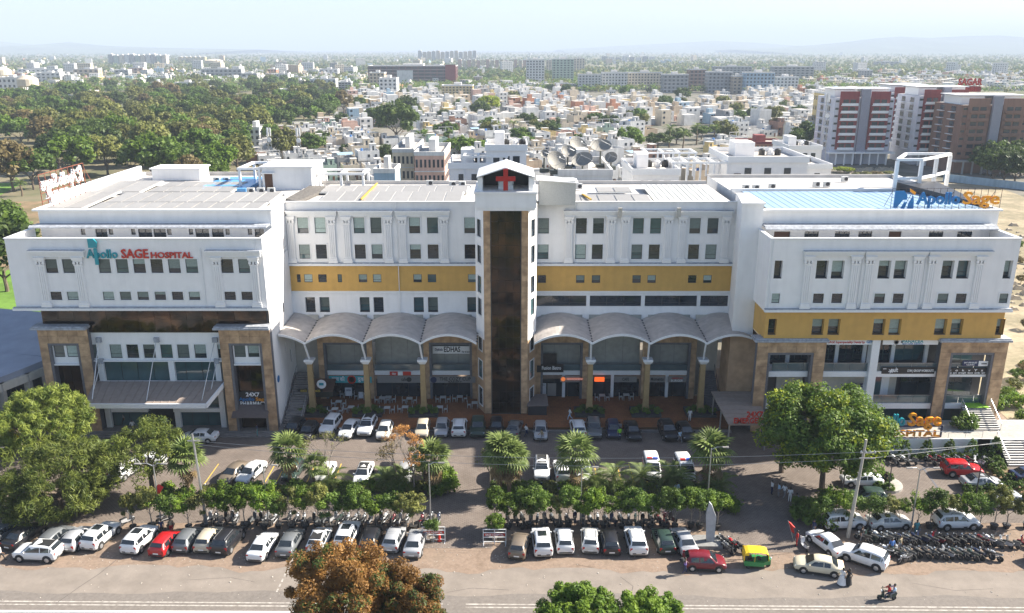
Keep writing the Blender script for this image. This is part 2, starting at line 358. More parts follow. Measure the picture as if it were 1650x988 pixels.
# ================================================================== the hospital
HY = 101.0
HOSP = thing('hospital_building', 'long white and ochre hospital block with two wings and a glazed central tower', 'hospital', (0, HY, 0))
def hb(mb, name, mats, smooth=False, parent=None):
    return mb.build(name, mats, parent or HOSP, (0, -HY, 0) if parent is None else None, smooth)
class Face:
    """a vertical plane; a = turn about z (0 faces -Y, 90 faces +X, -90 faces -X); s runs right as seen from outside"""
    def __init__(s, ox, oy, a=0): s.ox, s.oy, s.a = ox, oy, radians(a); s.d = (cos(s.a), sin(s.a)); s.o = (sin(s.a), -cos(s.a))
    def P(s, t, z, n=0): return (s.ox + t*s.d[0] + n*s.o[0], s.oy + t*s.d[1] + n*s.o[1], z)
    def wall(s, mb, s0, s1, z0, z1, holes=(), dep=.25, m=0, mr=None):
        mr = m if mr is None else mr
        xs = sorted({s0, s1, *[h[0] for h in holes], *[h[1] for h in holes]}); xs = [x for x in xs if s0 <= x <= s1]
        zs = sorted({z0, z1, *[h[2] for h in holes], *[h[3] for h in holes]}); zs = [z for z in zs if z0 <= z <= z1]
        for i in range(len(xs)-1):
            j = 0
            while j < len(zs)-1:
                cxm = (xs[i]+xs[i+1])/2
                def inh(jj): zm = (zs[jj]+zs[jj+1])/2; return any(h[0] < cxm < h[1] and h[2] < zm < h[3] for h in holes)
                if inh(j): j += 1; continue
                k = j
                while k+1 < len(zs)-1 and not inh(k+1): k += 1
                mb.quad([s.P(xs[i], zs[j]), s.P(xs[i+1], zs[j]), s.P(xs[i+1], zs[k+1]), s.P(xs[i], zs[k+1])], m); j = k+1
        for h in holes:
            a, b, c, d = h[:4]; e = h[4] if len(h) > 4 else dep
            mb.quad([s.P(a, c), s.P(a, d), s.P(a, d, -e), s.P(a, c, -e)], mr); mb.quad([s.P(b, d), s.P(b, c), s.P(b, c, -e), s.P(b, d, -e)], mr)
            mb.quad([s.P(a, c), s.P(a, c, -e), s.P(b, c, -e), s.P(b, c)], mr); mb.quad([s.P(a, d, -e), s.P(a, d), s.P(b, d), s.P(b, d, -e)], mr)
    def box(s, mb, s0, s1, z0, z1, n0, n1, m=0):
        mb.hexa([s.P(s0, z0, n1), s.P(s1, z0, n1), s.P(s1, z0, n0), s.P(s0, z0, n0), s.P(s0, z1, n1), s.P(s1, z1, n1), s.P(s1, z1, n0), s.P(s0, z1, n0)], m)
_wm = {}
wr = random.Random(3)
PANES = [GLASSD, GLASSD, GLASSD, GLASSG]
def window(face, sc, zc, w, h, dep=.12, style='surround', parent=None, off=HY, blind=None, glass=None, framemat=None, mull=1):
    key = (round(w, 2), round(h, 2), style, round(dep, 2), mull, framemat.name if framemat else '')
    parent = parent or HOSP
    if key not in _wm:
        mb = MB(); a, b = w/2, h/2
        if style == 'surround':
            t, p = .13, .05
            mb.box(-a-t, -p, b, a+t, .06, b+t); mb.box(-a-t, -p, -b-t, a+t, .06, -b); mb.box(-a-t, -p, -b, -a, .06, b); mb.box(a, -p, -b, a+t, .06, b)
        if style == 'deep': mb.box(-a, .02, -b-.002, a, dep, -b+.07, 1)
        f = .05
        for (x0, x1, z0, z1) in ((-a, a, b-f, b), (-a, a, -b+.07 if style == 'deep' else -b, -b+f+(.07 if style == 'deep' else 0)), (-a, -a+f, -b+f, b-f), (a-f, a, -b+f, b-f)):
            mb.box(x0, dep-.05, z0, x1, dep, z1, 1)
        if mull:
            mb.box(-a+f, dep-.05, -b+h*.3, a-f, dep-.002, -b+h*.3+.045, 1)
        if mull > 1:
            for k in range(1, mull): x = -a + w*k/mull; mb.box(x-.03, dep-.06, -b+f, x+.03, dep-.001, b-f, 1)
        me = mb.mesh('window', [WHITE2, framemat or DFRAME])
        _wm[key] = me
    me = _wm[key]
    P = face.P(sc, zc)
    o = put('window', me, parent, (P[0], P[1]-off, P[2]), face.a)
    g = glass or wr.choice(PANES)
    pk = ('pane', round(w, 2), round(h, 2), g.name)
    if pk not in _wm:
        mb = MB(); a, b = w/2-.01, h/2-.01; mb.box(-a, 0, -b, a, .02, b); _wm[pk] = mb.mesh('pane', [g])
    p = put('pane', _wm[pk], o, (0, dep+.002, 0)); p.rotation_euler = (wr.uniform(-.02, .02), 0, wr.uniform(-.03, .03))
    bl = wr.random() if blind is None else blind
    if bl > .35:
        fr = wr.choice((.35, .55, .7, .7, .97)) if blind is None else blind
        bk = ('blind', round(w, 2), round(h, 2), fr)
        if bk not in _wm:
            mb = MB(); a, b = w/2-.06, h/2-.05; zz = b - 2*b*fr; mb.box(-a, 0, zz, a, .01, b); _wm[bk] = mb.mesh('blind', [BLIND])
        put('blind', _wm[bk], o, (0, dep-.035, 0))
    return o
def pilaster(face, s, z0, z1, w=.95):
    k = ('pil', round(z1-z0, 2), w)
    if k not in _wm:
        H = z1-z0; a = w/2; mb = MB()
        mb.box(-a-.12, -.34, 0, a+.12, .02, .35); mb.box(-a-.05, -.28, .35, a+.05, .02, .6)
        mb.box(-a, -.14, .6, a, .02, H-1.05)
        for i in range(4):
            x = -a + .06 + i*(w-.12-.14)/3; mb.box(x, -.2, .75, x+.14, -.14, H-1.2)
        mb.box(-a-.03, -.22, H-1.05, a+.03, .02, H-.9); mb.box(-a-.06, -.26, H-.55, a+.06, .02, H-.35)
        for sx in (-1, 1):
            mb.lathe([(.17, -.3), (.17, -.1), (.07, -.08), (.07, .0)], 10, (sx*(a-.06), 0, H-.7), axis='y')
        mb.box(-.1, -.27, H-.9, .1, -.1, H-.5)
        mb.box(-a-.14, -.36, H-.35, a+.14, .02, H-.12); mb.box(-a-.2, -.42, H-.12, a+.2, .02, H)
        _wm[k] = mb.mesh('pilaster', [WHITE])
    P = face.P(s, z0); return put('pilaster', _wm[k], HOSP, (P[0], P[1]-HY, P[2]), face.a)
def cornice(face, s0, s1, z, hgt=.75, out=.55):
    mb = MB()
    face.box(mb, s0+.12, s1-.12, z-hgt, z-hgt*.55, -.02, out*.45); face.box(mb, s0+.05, s1-.05, z-hgt*.55, z-hgt*.2, -.02, out*.75)
    face.box(mb, s0, s1, z-hgt*.2, z, -.02, out, 0); face.box(mb, s0+.03, s1-.03, z, z+.05, -.02, out-.04, 1)
    return hb(mb, 'cornice', [WHITE2, LEDGE])
def X(u, v, Y): return pl(u, v, Y)[0]
def Z(v, Y): return pl(825, v, Y)[1]
# ------------------------------------------------------------------ left wing
def holes_from(face_y, centres, v, v0, v1, wpx, dep):
    out = []
    for c in centres:
        if isinstance(c, tuple): c, w_ = c
        else: w_ = wpx
        a, b = X(c-w_/2, v, face_y), X(c+w_/2, v, face_y); out.append((a, b, Z(v1, face_y), Z(v0, face_y), dep))
    return out
def put_windows(face, holes, style, **k):
    for h in holes:
        window(face, (h[0]+h[1])/2-face.ox, (h[2]+h[3])/2, round(h[1]-h[0], 2), round(h[3]-h[2], 2), h[4]-(.0 if style == 'deep' else .02), style, **k)
LX0, LX1, RX0, RX1 = -58.8, -29.0, 30.0, 59.0
FB = Face(0, 95.0)
zb0, zb1 = 16.35, 24.95
up = holes_from(95.0, [83, 110.6, 168.5, 197, 224.6, 252.8, 281, 309, 366, 394], 428, 417.5, 440, 19.5, .14)
lo = holes_from(95.0, [c for c in [90.8, 117.3, 175, 202.5, 230.7, 258.4, 286.3, 313.4, 371, 398.3]], 476, 470, 483.5, 18, .14)
mb = MB(); FB.wall(mb, LX0, LX1, zb0, zb1, up+lo)
mb.box(LX0, 95.0, zb1-.001, LX1, 95.3, zb1); Face(LX1, 95, 90).wall(mb, 0, 6.0, zb0, zb1); Face(LX0, 101, -90).wall(mb, 0, 6.0, zb0, zb1)
mb.quad([(LX0, 95, zb0), (LX0, 101, zb0), (LX1, 101, zb0), (LX1, 95, zb0)])
mb.quad([(LX0+.3, 95.3, 23.7), (LX1-.3, 95.3, 23.7), (LX1-.3, 95.3, zb1), (LX0+.3, 95.3, zb1)][::-1])
mb.quad([(LX0+.3, 95.3, 23.7), (LX0+.3, 101, 23.7), (LX0+.3, 101, zb1), (LX0+.3, 95.3, zb1)]); mb.quad([(LX1-.3, 95.3, 23.7), (LX1-.3, 101, 23.7), (LX1-.3, 101, zb1), (LX1-.3, 95.3, zb1)][::-1])
mb.quad([(LX0+.3, 95.3, 23.7), (LX1-.3, 95.3, 23.7), (LX1-.3, 101, 23.7), (LX0+.3, 101, 23.7)])
hb(mb, 'wall', WHITE)
mb = MB(); mb.box(LX0-.08, 94.9, zb1, LX1+.08, 95.38, zb1+.12); mb.box(LX0-.08, 95.38, zb1, LX0+.38, 101, zb1+.12); mb.box(LX1-.38, 95.38, zb1, LX1+.08, 101, zb1+.12)
hb(mb, 'parapet_coping', WHITE2)
mb = MB(); mb.box(LX0-.25, 94.55, zb0+.02, LX1+.15, 94.99, zb0+.3, 0); mb.box(LX0-.2, 94.6, zb0+.3, LX1+.1, 94.99, zb0+.42, 1); hb(mb, 'string_course', [WHITE2, LEDGE])
put_windows(FB, up, 'surround'); put_windows(FB, lo, 'surround')
for (u0, u1) in ((46, 137), (331, 421)):
    a, b = X(u0, 403, 95), X(u1, 403, 95); zt = Z(403, 95); cornice(FB, a, b, zt, .8, .6)
    for s in (a+1.15, b-1.0):
        pilaster(FB, s, zb0+.42, zt-.8)
# top storey
FT = Face(0, 101.0)
zt1 = 27.15
dd = [(134, 7), (163.5, 19), (179, 7), (215, 7), (234, 22), (257.5, 20), (273, 7), (308, 7), (326, 22), (351, 19), (367, 7), (403, 7), (418, 15)]
ht = []
for c, wp in dd:
    a, b = X(c-wp/2, 376, 101), X(c+wp/2, 376, 101); top = Z(369, 101)
    ht.append((a, b, 23.75 if wp > 10 else Z(378.5, 101), top, .2))
mb = MB(); FT.wall(mb, -57.8, -29.4, 23.7, zt1, ht); Face(-29.4, 101, 90).wall(mb, 0, 32, 16, zt1); Face(-57.8, 133, -90).wall(mb, 0, 32, 16, zt1)
hb(mb, 'wall', WHITE)
for h in ht: window(FT, (h[0]+h[1])/2, (h[2]+h[3])/2, h[1]-h[0], h[3]-h[2], .18, 'plain', blind=0, glass=GLASSD, mull=0 if h[1]-h[0] < 1 else 2)
mb = MB(); mb.box(-58.1, 99.3, Z(365, 100), -29.6, 100.99, Z(362.5, 100)); zq = Z(368, 98.9); mb.hexa([(-58.1, 98.9, zq), (-29.5, 98.9, zq), (-29.5, 99.29, zq+.2), (-58.1, 99.29, zq+.2), (-58.1, 98.9, zq+.12), (-29.5, 98.9, zq+.12), (-29.5, 99.29, zq+.32), (-58.1, 99.29, zq+.32)])
hb(mb, 'sun_shade', LEDGE)
mb = MB(); mb.box(-58.3, 100.6, zt1, -29.2, 101.2, zt1+.22); mb.box(-58.3, 101.2, zt1, -57.9, 133, zt1+.22); mb.box(-58.5, 105, zt1+.22, -58.1, 132, zt1+1.3); mb.box(-29.6, 101.2, zt1, -29.2, 107, zt1+.22); hb(mb, 'parapet_coping', WHITE2)
ROOF = M('roof_slab', (.50, .48, .46), .85, .12, .6)
mb = MB(); mb.quad([(-57.9, 101.2, 26.85), (-29.6, 101.2, 26.85), (-29.6, 133, 26.85), (-57.9, 133, 26.85)]); mb.box(-57.9, 132.7, 20, -29.4, 133, 27.4); hb(mb, 'roof', ROOF)
# inner side wall, sunlit, with side windows
FS = Face(-29.3, 95.3, 90)
hs = [(7.4, 9.0, 23.9, 25.9, .2), (9.4, 11.3, 20.9, 22.8, .2), (7.6, 8.3, 20.5, 22.0, .2), (8.2, 11.6, 14.3, 16.4, .2), (7.0, 7.7, 13.6, 14.9, .2), (8.8, 9.3, 6.2, 8.0, .2), (6.6, 7.0, 8.5, 9.6, .2)]
mb = MB(); FS.wall(mb, 1.0, 12.2, 0, zb0-.01, [h for h in hs if h[3] < zb0]); FS.wall(mb, 5.95, 12.2, zb0-.01, zt1-.02, [h for h in hs if h[3] > zb0]); hb(mb, 'wall', WHITE)
for h in hs: window(FS, (h[0]+h[1])/2, (h[2]+h[3])/2, h[1]-h[0], h[3]-h[2], .15, 'plain', blind=0)
# bronze glass band, stone frames
def panel_row(name, x0, x1, n, z0, z1, y, mat, rows=1, jt=.03, tilt=.012):
    key = (name, round((x1-x0)/n, 3), round((z1-z0)/rows, 3), mat.name)
    wdt, hg = (x1-x0)/n, (z1-z0)/rows
    if key not in _wm:
        q = MB(); q.box(-wdt/2+jt/2, 0, -hg/2+jt/2, wdt/2-jt/2, .05, hg/2-jt/2); _wm[key] = q.mesh(name, [mat])
    for i in range(n):
        for j in range(rows):
            o = put(name, _wm[key], HOSP, (x0+wdt*(i+.5), y-HY, z0+hg*(j+.5))); o.rotation_euler = (wr.uniform(-tilt, tilt), 0, wr.uniform(-tilt, tilt))
panel_row('glass_panel', -56.6, -29.6, 14, 13.2, 16.3, 96.1, GLASSB, 2, tilt=.008)
mb = MB(); mb.box(-56.7, 96.2, 13.1, -29.4, 96.5, 16.34); hb(mb, 'glazing_frame', DFRAME)
FW = Face(0, 96.4)
c = [(152.5, 8), 187, 214, 241, 268.5, 295.5, 323, (355, 8)]
hw = holes_from(96.4, c, 566, 555, 577, 19, .14)
mb = MB(); FW.wall(mb, -52.3, -34.2, 9.5, 13.1, hw); hb(mb, 'wall', WHITE); put_windows(FW, hw, 'surround')
mb = MB(); mb.box(-52.3, 96.1, 9.35, -34.2, 96.39, 9.5); hb(mb, 'string_course', WHITE2)
# big entrance glazing
panel_row('glass_panel', -52.2, -34.3, 9, 6.7, 9.3, 96.7, GLASSG, 1, .06)
panel_row('glass_panel', -52.2, -34.3, 9, .45, 6.4, 96.9, GLASSG, 2, .06)
mb = MB()
for x in (-50.6, -41.9, -36.2): mb.box(x-.35, 96.3, .45, x+.35, 96.68, 9.3, 0)
mb.box(-52.2, 96.35, 6.42, -34.3, 96.69, 6.66, 0); mb.box(-50.2, 96.4, 2.5, -45.6, 96.85, 3.0, 0); mb.box(-42.4, 96.4, 2.5, -36.6, 96.85, 3.0, 0); mb.box(-52.2, 96.98, .4, -34.3, 97.1, 9.3, 1)
hb(mb, 'entrance_frame', [WHITE2, DFRAME])
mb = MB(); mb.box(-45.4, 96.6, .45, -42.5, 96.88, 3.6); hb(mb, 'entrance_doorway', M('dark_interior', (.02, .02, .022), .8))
def stone_frame(x0, x1, pw_l, pw_r, ztop, zopen, zbase, y=95.35, dep=1.3, name='stone_frame', ledge=True):
    r = MB(); r.box(x0+.12, y+.12, zbase, x0+pw_l, y+dep, zopen, 0); r.box(x1-pw_r, y+.12, zbase, x1-.12, y+dep, zopen, 0); r.box(x0+.12, y+.12, zopen, x1-.12, y+dep, ztop, 0)
    o = hb(r, name, [STONED])
    # cladding slabs as separate stones
    def slab(a, b, c, d, yy):
        w_, h_ = round(b-a, 2), round(d-c, 2); k = ('stone', w_, h_)
        if k not in _wm:
            q = MB(); q.box(-w_/2+.012, 0, -h_/2+.012, w_/2-.012, .12, h_/2-.012); _wm[k] = q.mesh('stone', [STONES])
        put('stone', _wm[k], o, ((a+b)/2, yy+wr.uniform(-.008, .008), (c+d)/2))
    n = max(1, round((zopen-zbase)/.85)); hh = (zopen-zbase)/n
    for i in range(n):
        slab(x0, x0+pw_l, zbase+i*hh, zbase+(i+1)*hh, y); slab(x1-pw_r, x1, zbase+i*hh, zbase+(i+1)*hh, y)
    m_ = max(1, round((x1-x0)/1.15)); ww = (x1-x0)/m_; nr = max(1, round((ztop-zopen)/.85)); hh = (ztop-zopen)/nr
    for j in range(nr):
        for i in range(m_): slab(x0+i*ww, x0+(i+1)*ww, zopen+j*hh, zopen+(j+1)*hh, y)
    # granite inner lining
    q = MB(); q.box(x0+pw_l, y+.05, zbase, x0+pw_l+.3, y+dep-.05, zopen-.3); q.box(x1-pw_r-.3, y+.05, zbase, x1-pw_r, y+dep-.05, zopen-.3); q.box(x0+pw_l, y+.05, zopen-.3, x1-pw_r, y+dep-.05, zopen-.005); q.build('lining', [STONED], o)
    if ledge:
        q = MB(); q.box(x0-.5, y-.55, ztop, x1+.1, y+dep, ztop+.25, 0); q.box(x0-.4, y-.4, ztop+.25, x1, y+dep, ztop+.4, 0); q.build('ledge', [LEDGE], o)
    return o
STONES = M('sandstone_slab', (.38, .235, .13), .7, .2, 1.2, bump=.2, rgb2=(.50, .33, .19), rand=.13, coords='World')
stone_frame(-57.1, -51.1, 1.0, 1.25, 13.85, 12.0, .3)
stone_frame(-35.3, -29.15, 1.05, 1.1, 13.85, 12.0, .3)
for xa, xb in ((-55.8, -52.7), (-33.9, -30.6)):
    f2 = Face(0, 95.75); xm = (xa+xb)/2
    mb = MB(); hh = [(xa+.15, xm-.15, 10.1, 11.6, .12), (xm+.15, xb-.15, 10.1, 11.6, .12)]
    f2.wall(mb, xa, xb, 9.3, 11.7, hh); mb.box(xa, 95.5, 9.1, xb, 95.74, 9.25); mb.box(xa, 95.76, 9.25, xb, 96.5, 9.3); hb(mb, 'bay_window', WHITE2)
    for h in hh: window(f2, (h[0]+h[1])/2, (h[2]+h[3])/2, h[1]-h[0], h[3]-h[2], .1, 'plain')
    panel_row('glass_panel', xa, xb, 2, .4, 9.0, 96.3, GLASSB, 4, tilt=.02)
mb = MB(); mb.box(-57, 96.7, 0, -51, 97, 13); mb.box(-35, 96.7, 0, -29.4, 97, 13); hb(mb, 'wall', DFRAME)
# entrance steps and platform
STEP = M('step_granite', (.23, .21, .20), .7, .15, 2)
mb = MB(); mb.box(-56, 95.2, 0, -26.5, 99, .45); mb.box(-55.7, 94.8, 0, -26.2, 95.19, .3); mb.box(-55.4, 94.4, 0, -25.9, 94.79, .15); hb(mb, 'entrance_steps', STEP)
# entrance canopy with hanger rods
CAN = M('standing_seam_roof', (.30, .245, .21), .6, .1, 2)
c = MB(); A = [(-51.6, 96.2, 6.75), (-35.6, 96.2, 6.75), (-36.4, 91.6, 5.75), (-50.6, 91.6, 5.75)]
c.hexa([(p[0], p[1], p[2]-.22) for p in (A[3], A[2], A[1], A[0])] + [A[3], A[2], A[1], A[0]], 0)
canopy = hb(c, 'entrance_canopy', [CAN])
q = MB(); q.hexa([(-50.7, 91.35, 5.25), (-36.3, 91.35, 5.25), (-36.3, 91.58, 5.25), (-50.7, 91.58, 5.25), (-50.7, 91.35, 5.82), (-36.3, 91.35, 5.82), (-36.3, 91.58, 5.82), (-50.7, 91.58, 5.82)])
q.hexa([(-36.28, 91.4, 5.3), (-36.1, 91.4, 5.3), (-35.3, 96.1, 6.3), (-35.48, 96.1, 6.3), (-36.28, 91.4, 5.86), (-36.1, 91.4, 5.86), (-35.3, 96.1, 6.85), (-35.48, 96.1, 6.85)]); q.build('fascia', [WHITE2], canopy)
for i in range(17):
    t = i/16; a = Vector(A[3]).lerp(Vector(A[2]), t); b = Vector(A[0]).lerp(Vector(A[1]), t); q = MB(); q.tube(a+Vector((0, 0, .03)), b+Vector((0, 0, .03)), .035, n=4); q.build('seam', [CAN], canopy)
for (u, v, xx, yy) in ((159, 548, -50.2, 92.5), (252, 548, -43.6, 92.2), (346, 548, -37.0, 92.2), (163, 582, -50.9, 94.5), (349, 582, -36.6, 94.5)):
    a = (X(u, v, 96.2), 96.2, Z(v, 96.2)); q = MB(); zz = 5.75+(yy-91.6)/4.6; q.tube(a, (xx, yy, zz), .05, n=6); q.box(a[0]-.3, 96.05, a[2]-.3, a[0]+.3, 96.38, a[2]+.3, 1); q.build('hanger_rod', [STEEL, LEDGE], canopy)
# ------------------------------------------------------------------ right wing
zr0 = 16.15
ul = [(1254, 13), (1324.6, 19), (1350, 20), (1425, 19.5), (1451, 20), (1527, 19), (1552.5, 20), (1624, 13)]
ul2 = [(1249.8, 13), (1318.5, 17), (1348.4, 17), (1417, 17), (1447, 17), (1519, 17), (1548.4, 17), (1617, 14)]
uh = holes_from(95.0, ul, 435, 420, 449, 19, .62); lh = holes_from(95.0, ul2, 480, 473, 488.5, 16, .14)
mb = MB(); FB.wall(mb, RX0, RX1, zr0, zb1, uh+lh); Face(RX0, 101, -90).wall(mb, 0, 6, zr0, zb1); Face(RX1, 95, 90).wall(mb, 0, 6, zr0, zb1)
mb.quad([(RX0, 95, zr0), (RX0, 101, zr0), (RX1, 101, zr0), (RX1, 95, zr0)])
mb.quad([(RX0+.3, 95.3, 23.7), (RX1-.3, 95.3, 23.7), (RX1-.3, 95.3, zb1), (RX0+.3, 95.3, zb1)][::-1])
mb.quad([(RX0+.3, 95.3, 23.7), (RX0+.3, 101, 23.7), (RX0+.3, 101, zb1), (RX0+.3, 95.3, zb1)]); mb.quad([(RX1-.3, 95.3, 23.7), (RX1-.3, 101, 23.7), (RX1-.3, 101, zb1), (RX1-.3, 95.3, zb1)][::-1])
mb.quad([(RX0+.3, 95.3, 23.7), (RX1-.3, 95.3, 23.7), (RX1-.3, 101, 23.7), (RX0+.3, 101, 23.7)]); hb(mb, 'wall', WHITE)
put_windows(FB, uh, 'deep'); put_windows(FB, lh, 'surround')
mb = MB(); mb.box(RX0-.08, 94.9, zb1, RX1+.08, 95.38, zb1+.12); mb.box(RX0-.08, 95.38, zb1, RX0+.38, 101, zb1+.12); mb.box(RX1-.38, 95.38, zb1, RX1+.08, 101, zb1+.12); hb(mb, 'parapet_coping', WHITE2)
mb = MB(); mb.box(RX0-.1, 94.55, zr0+.02, RX1+.25, 94.99, zr0+.3, 0); mb.box(RX0-.05, 94.6, zr0+.3, RX1+.2, 94.99, zr0+.42, 1); hb(mb, 'string_course', [WHITE2, LEDGE])
zc = Z(404, 95)
for u0, u1 in ((1294, 1393), (1393, 1496), (1496, 1600)): cornice(FB, X(u0, 404, 95)+.03, X(u1, 404, 95)-.03, zc, .6, .5)
for u in (1303, 1379, 1402, 1479, 1503, 1580): pilaster(FB, X(u, 420, 95), zr0+.42, zc-.6)
# top storey
dd = [(1260, 26, 0), (1307.5, 23, 1), (1357, 24, 1), (1394, 22, 1), (1442, 20, 0), (1508, 23, 1), (1554, 24, 1)]
ht = [(X(c-w_/2, 380, 101), X(c+w_/2, 380, 101), 23.75, Z(373, 101), .2) for c, w_, k in dd]
mb = MB(); FT.wall(mb, 30.4, 59.4, 23.7, zt1, ht); Face(59.4, 101, 90).wall(mb, 0, 30, 0, zt1); Face(30.4, 131, -90).wall(mb, 0, 30, 16, zt1); hb(mb, 'wall', WHITE)
DOORB = M('brown_door', (.10, .045, .025), .5)
for h, d in zip(ht, dd): window(FT, (h[0]+h[1])/2, (h[2]+h[3])/2, h[1]-h[0], h[3]-h[2], .18, 'plain', blind=0, glass=GLASSD if d[2] else DOORB, mull=3 if d[2] else 0)
mb = MB(); mb.box(30.5, 99.4, Z(365, 100), 58.6, 100.99, Z(362.5, 100)); zq = Z(371, 98.9); mb.hexa([(30.5, 98.9, zq), (58.5, 98.9, zq), (58.6, 99.39, zq+.25), (30.5, 99.39, zq+.25), (30.5, 98.9, zq+.12), (58.5, 98.9, zq+.12), (58.6, 99.39, zq+.4), (30.5, 99.39, zq+.4)])
hb(mb, 'sun_shade', LEDGE)
mb = MB(); mb.box(30.3, 100.6, zt1, 59.6, 101.2, zt1+.2); mb.box(59.2, 101.2, zt1, 59.6, 131, zt1+.2); mb.box(30.3, 115.6, 26.9, 53, 115.9, 27.5); hb(mb, 'parapet_coping', WHITE2)
mb = MB(); mb.quad([(30.4, 101.2, 26.8), (59.2, 101.2, 26.8), (59.2, 131, 26.8), (30.4, 131, 26.8)]); mb.box(30.4, 130.7, 15, 59.2, 131, 27.3); hb(mb, 'roof', ROOF)
BLUER = M('blue_roof_sheet', (.27, .39, .53), .5, .06, 2, rand=.08)
q = MB(); q.box(-.492, 0, 0, .492, 13.5, .05); q.box(-.49, 0, .05, -.46, 13.5, .08); me = q.mesh('roof_sheet', [BLUER])
for i in range(27): o = put('roof_sheet', me, HOSP, (32.2+i*.99, 101.7-HY, 27.0)); o.rotation_euler = (radians(.6), 0, 0)
# ochre storey
FY = Face(0, 95.25)
hy = holes_from(95.25, [(1244.5, 13), (1318, 19), (1344, 19), (1416.5, 19), (1442.5, 19), (1516, 19), (1542, 19), (1612, 13)], 526, 514, 540, 20, .62)
mb = MB(); FY.wall(mb, 30.3, 58.8, 12.45, zr0, hy); Face(30.3, 101, -90).wall(mb, 0, 5.75, 12.45, zr0); Face(58.8, 95.25, 90).wall(mb, 0, 5.75, 12.45, zr0); hb(mb, 'wall', YEL)
put_windows(FY, hy, 'deep', framemat=M('timber_frame', (.16, .11, .06), .5))
stone_frame(29.7, 38.0, 1.35, 1.4, 12.3, 10.8, .3)
stone_frame(51.9, 60.0, 1.3, 1.5, 12.3, 10.8, .3)
# galleries behind the stone frames
for z, n in ((8.15, 'upper'), (3.9, 'lower')):
    mb = MB(); mb.box(31.2, 95.9, z-.7, 59.4, 103, z); hb(mb, 'floor_slab', WHITE2)
    RG = M('railing_glass', (.10, .14, .15), .08, .2, .5, spec=.8)
    key = 'rg'
    if key not in _wm: q = MB(); q.box(-.93, 0, 0, .93, .03, 1.0); _wm[key] = q.mesh('railing_panel', [RG])
    x = 31.9 if z > 5 else 44.0
    while x < 58.6:
        put('railing_panel', _wm[key], HOSP, (x+.95, 96.05-HY, z+.02)); x += 1.9
    mb = MB(); mb.box(31.9 if z > 5 else 44, 96.03, z+1.03, 58.7, 96.1, z+1.08); hb(mb, 'handrail', STEEL)
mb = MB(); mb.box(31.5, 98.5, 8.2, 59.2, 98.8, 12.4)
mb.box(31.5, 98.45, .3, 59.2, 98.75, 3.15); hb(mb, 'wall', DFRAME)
mb = MB(); mb.box(31.5, 98.5, 3.95, 36.0, 98.8, 7.4, 1); mb.box(36.0, 98.5, 3.95, 38.2, 98.8, 7.4, 1); mb.box(38.2, 98.5, 3.95, 44.2, 98.8, 7.4, 0); mb.box(44.2, 98.5, 3.95, 48.6, 98.8, 7.4, 0); mb.box(48.6, 98.5, 3.95, 59.2, 98.8, 7.4, 1)
mb.box(33.4, 98.2, 3.95, 36.6, 98.49, 7.2, 0); hb(mb, 'wall', [WALLC, DFRAME])
f3 = Face(0, 98.3)
for a, b in ((32, 34.2), (34.6, 37.0), (38.2, 40.2), (40.8, 43.6), (44.7, 47.2), (47.8, 51.3), (53.4, 57.6)): window(f3, (a+b)/2, 10.0, b-a, 2.6, .15, 'plain', blind=0, mull=3, framemat=M('teal_frame', (.04, .09, .09), .4))
mb = MB()
for a in (34.2, 37.1, 40.25, 43.7, 47.25, 51.4): mb.box(a, 98.1, 8.2, a+.45, 98.35, 11.6)
mb.box(43.6, 95.5, .3, 44.55, 96.6, 12.4); hb(mb, 'column', WHITE2)
panel_row('glass_panel', 49.0, 58.0, 4, 3.95, 7.4, 98.2, GLASSD, 1, .06); panel_row('glass_panel', 44.5, 58.0, 6, .4, 3.0, 97.6, GLASSG, 1, .06)
mb = MB(); mb.box(45.3, 98.25, 4.0, 46.6, 98.45, 6.6, 0); mb.box(44.9, 98.3, 3.95, 47.6, 98.48, 7.0, 1); hb(mb, 'door', [GLASSG, WHITE2])
LIME = M('lime_matting', (.25, .50, .04), .9, .15, 4)
mb = MB(); mb.box(56.0, 94.6, 3.92, 58.6, 96.6, 3.95); hb(mb, 'green_mat', LIME)
# ------------------------------------------------------------------ pylon beside the right wing
mb = MB(); mb.prism([(27.75, 100.0), (30.35, 100.0), (30.35, 108), (29.0, 108), (28.95, 106.9)], 11.4, 28.1, 0); mb.prism([(27.6, 99.8), (30.5, 99.8), (30.5, 107.1), (28.85, 107.1)], 28.1, 28.3, 0); hb(mb, 'wall', WHITE)
mb = MB(); mb.box(27.6, 99.95, 0.3, 31.2, 104, 11.39, 0); hb(mb, 'wall', STONE)
# ------------------------------------------------------------------ middle ranges
FM = Face(0, 107.0)
zy0, zy1 = Z(470, 107), Z(427.5, 107)
z_top = Z(326, 107)
tl = holes_from(107, [488, 515.8, 578.5, 605.8, 668, 697, 757], 363, 350.5, 376, 17.5, .14)
tl2 = holes_from(107, [491, 518, 580.6, 607.7, 669.4, 698, 757.4], 405, 394, 417, 17.5, .14)
ylw = holes_from(107, [(481.5, 6), 496.8, 519.7, (547.6, 7), 584.8, 607.7, 672.8, 696, 760.8], 448, 442, 455, 13.5, .16)
ll = holes_from(107, [500, 523, 587.6, 610, 674.7, 697.6, 761], 491, 479, 503, 16, .5)
mb = MB(); FM.wall(mb, -29.6, -4.5, zy1+.0, z_top, tl+tl2); FM.wall(mb, -29.6, -4.5, 8, zy0, ll); hb(mb, 'wall', WHITE)
mb = MB(); Face(0, 106.97).wall(mb, -29.3, -4.55, zy0+.1, zy1-.1, [(a, b, c, d, .16) for a, b, c, d, e in ylw]); hb(mb, 'wall', YEL)
for h in tl, tl2: put_windows(FM, h, 'surround')
put_windows(Face(0, 106.97), ylw, 'surround2'); put_windows(FM, ll, 'deep')
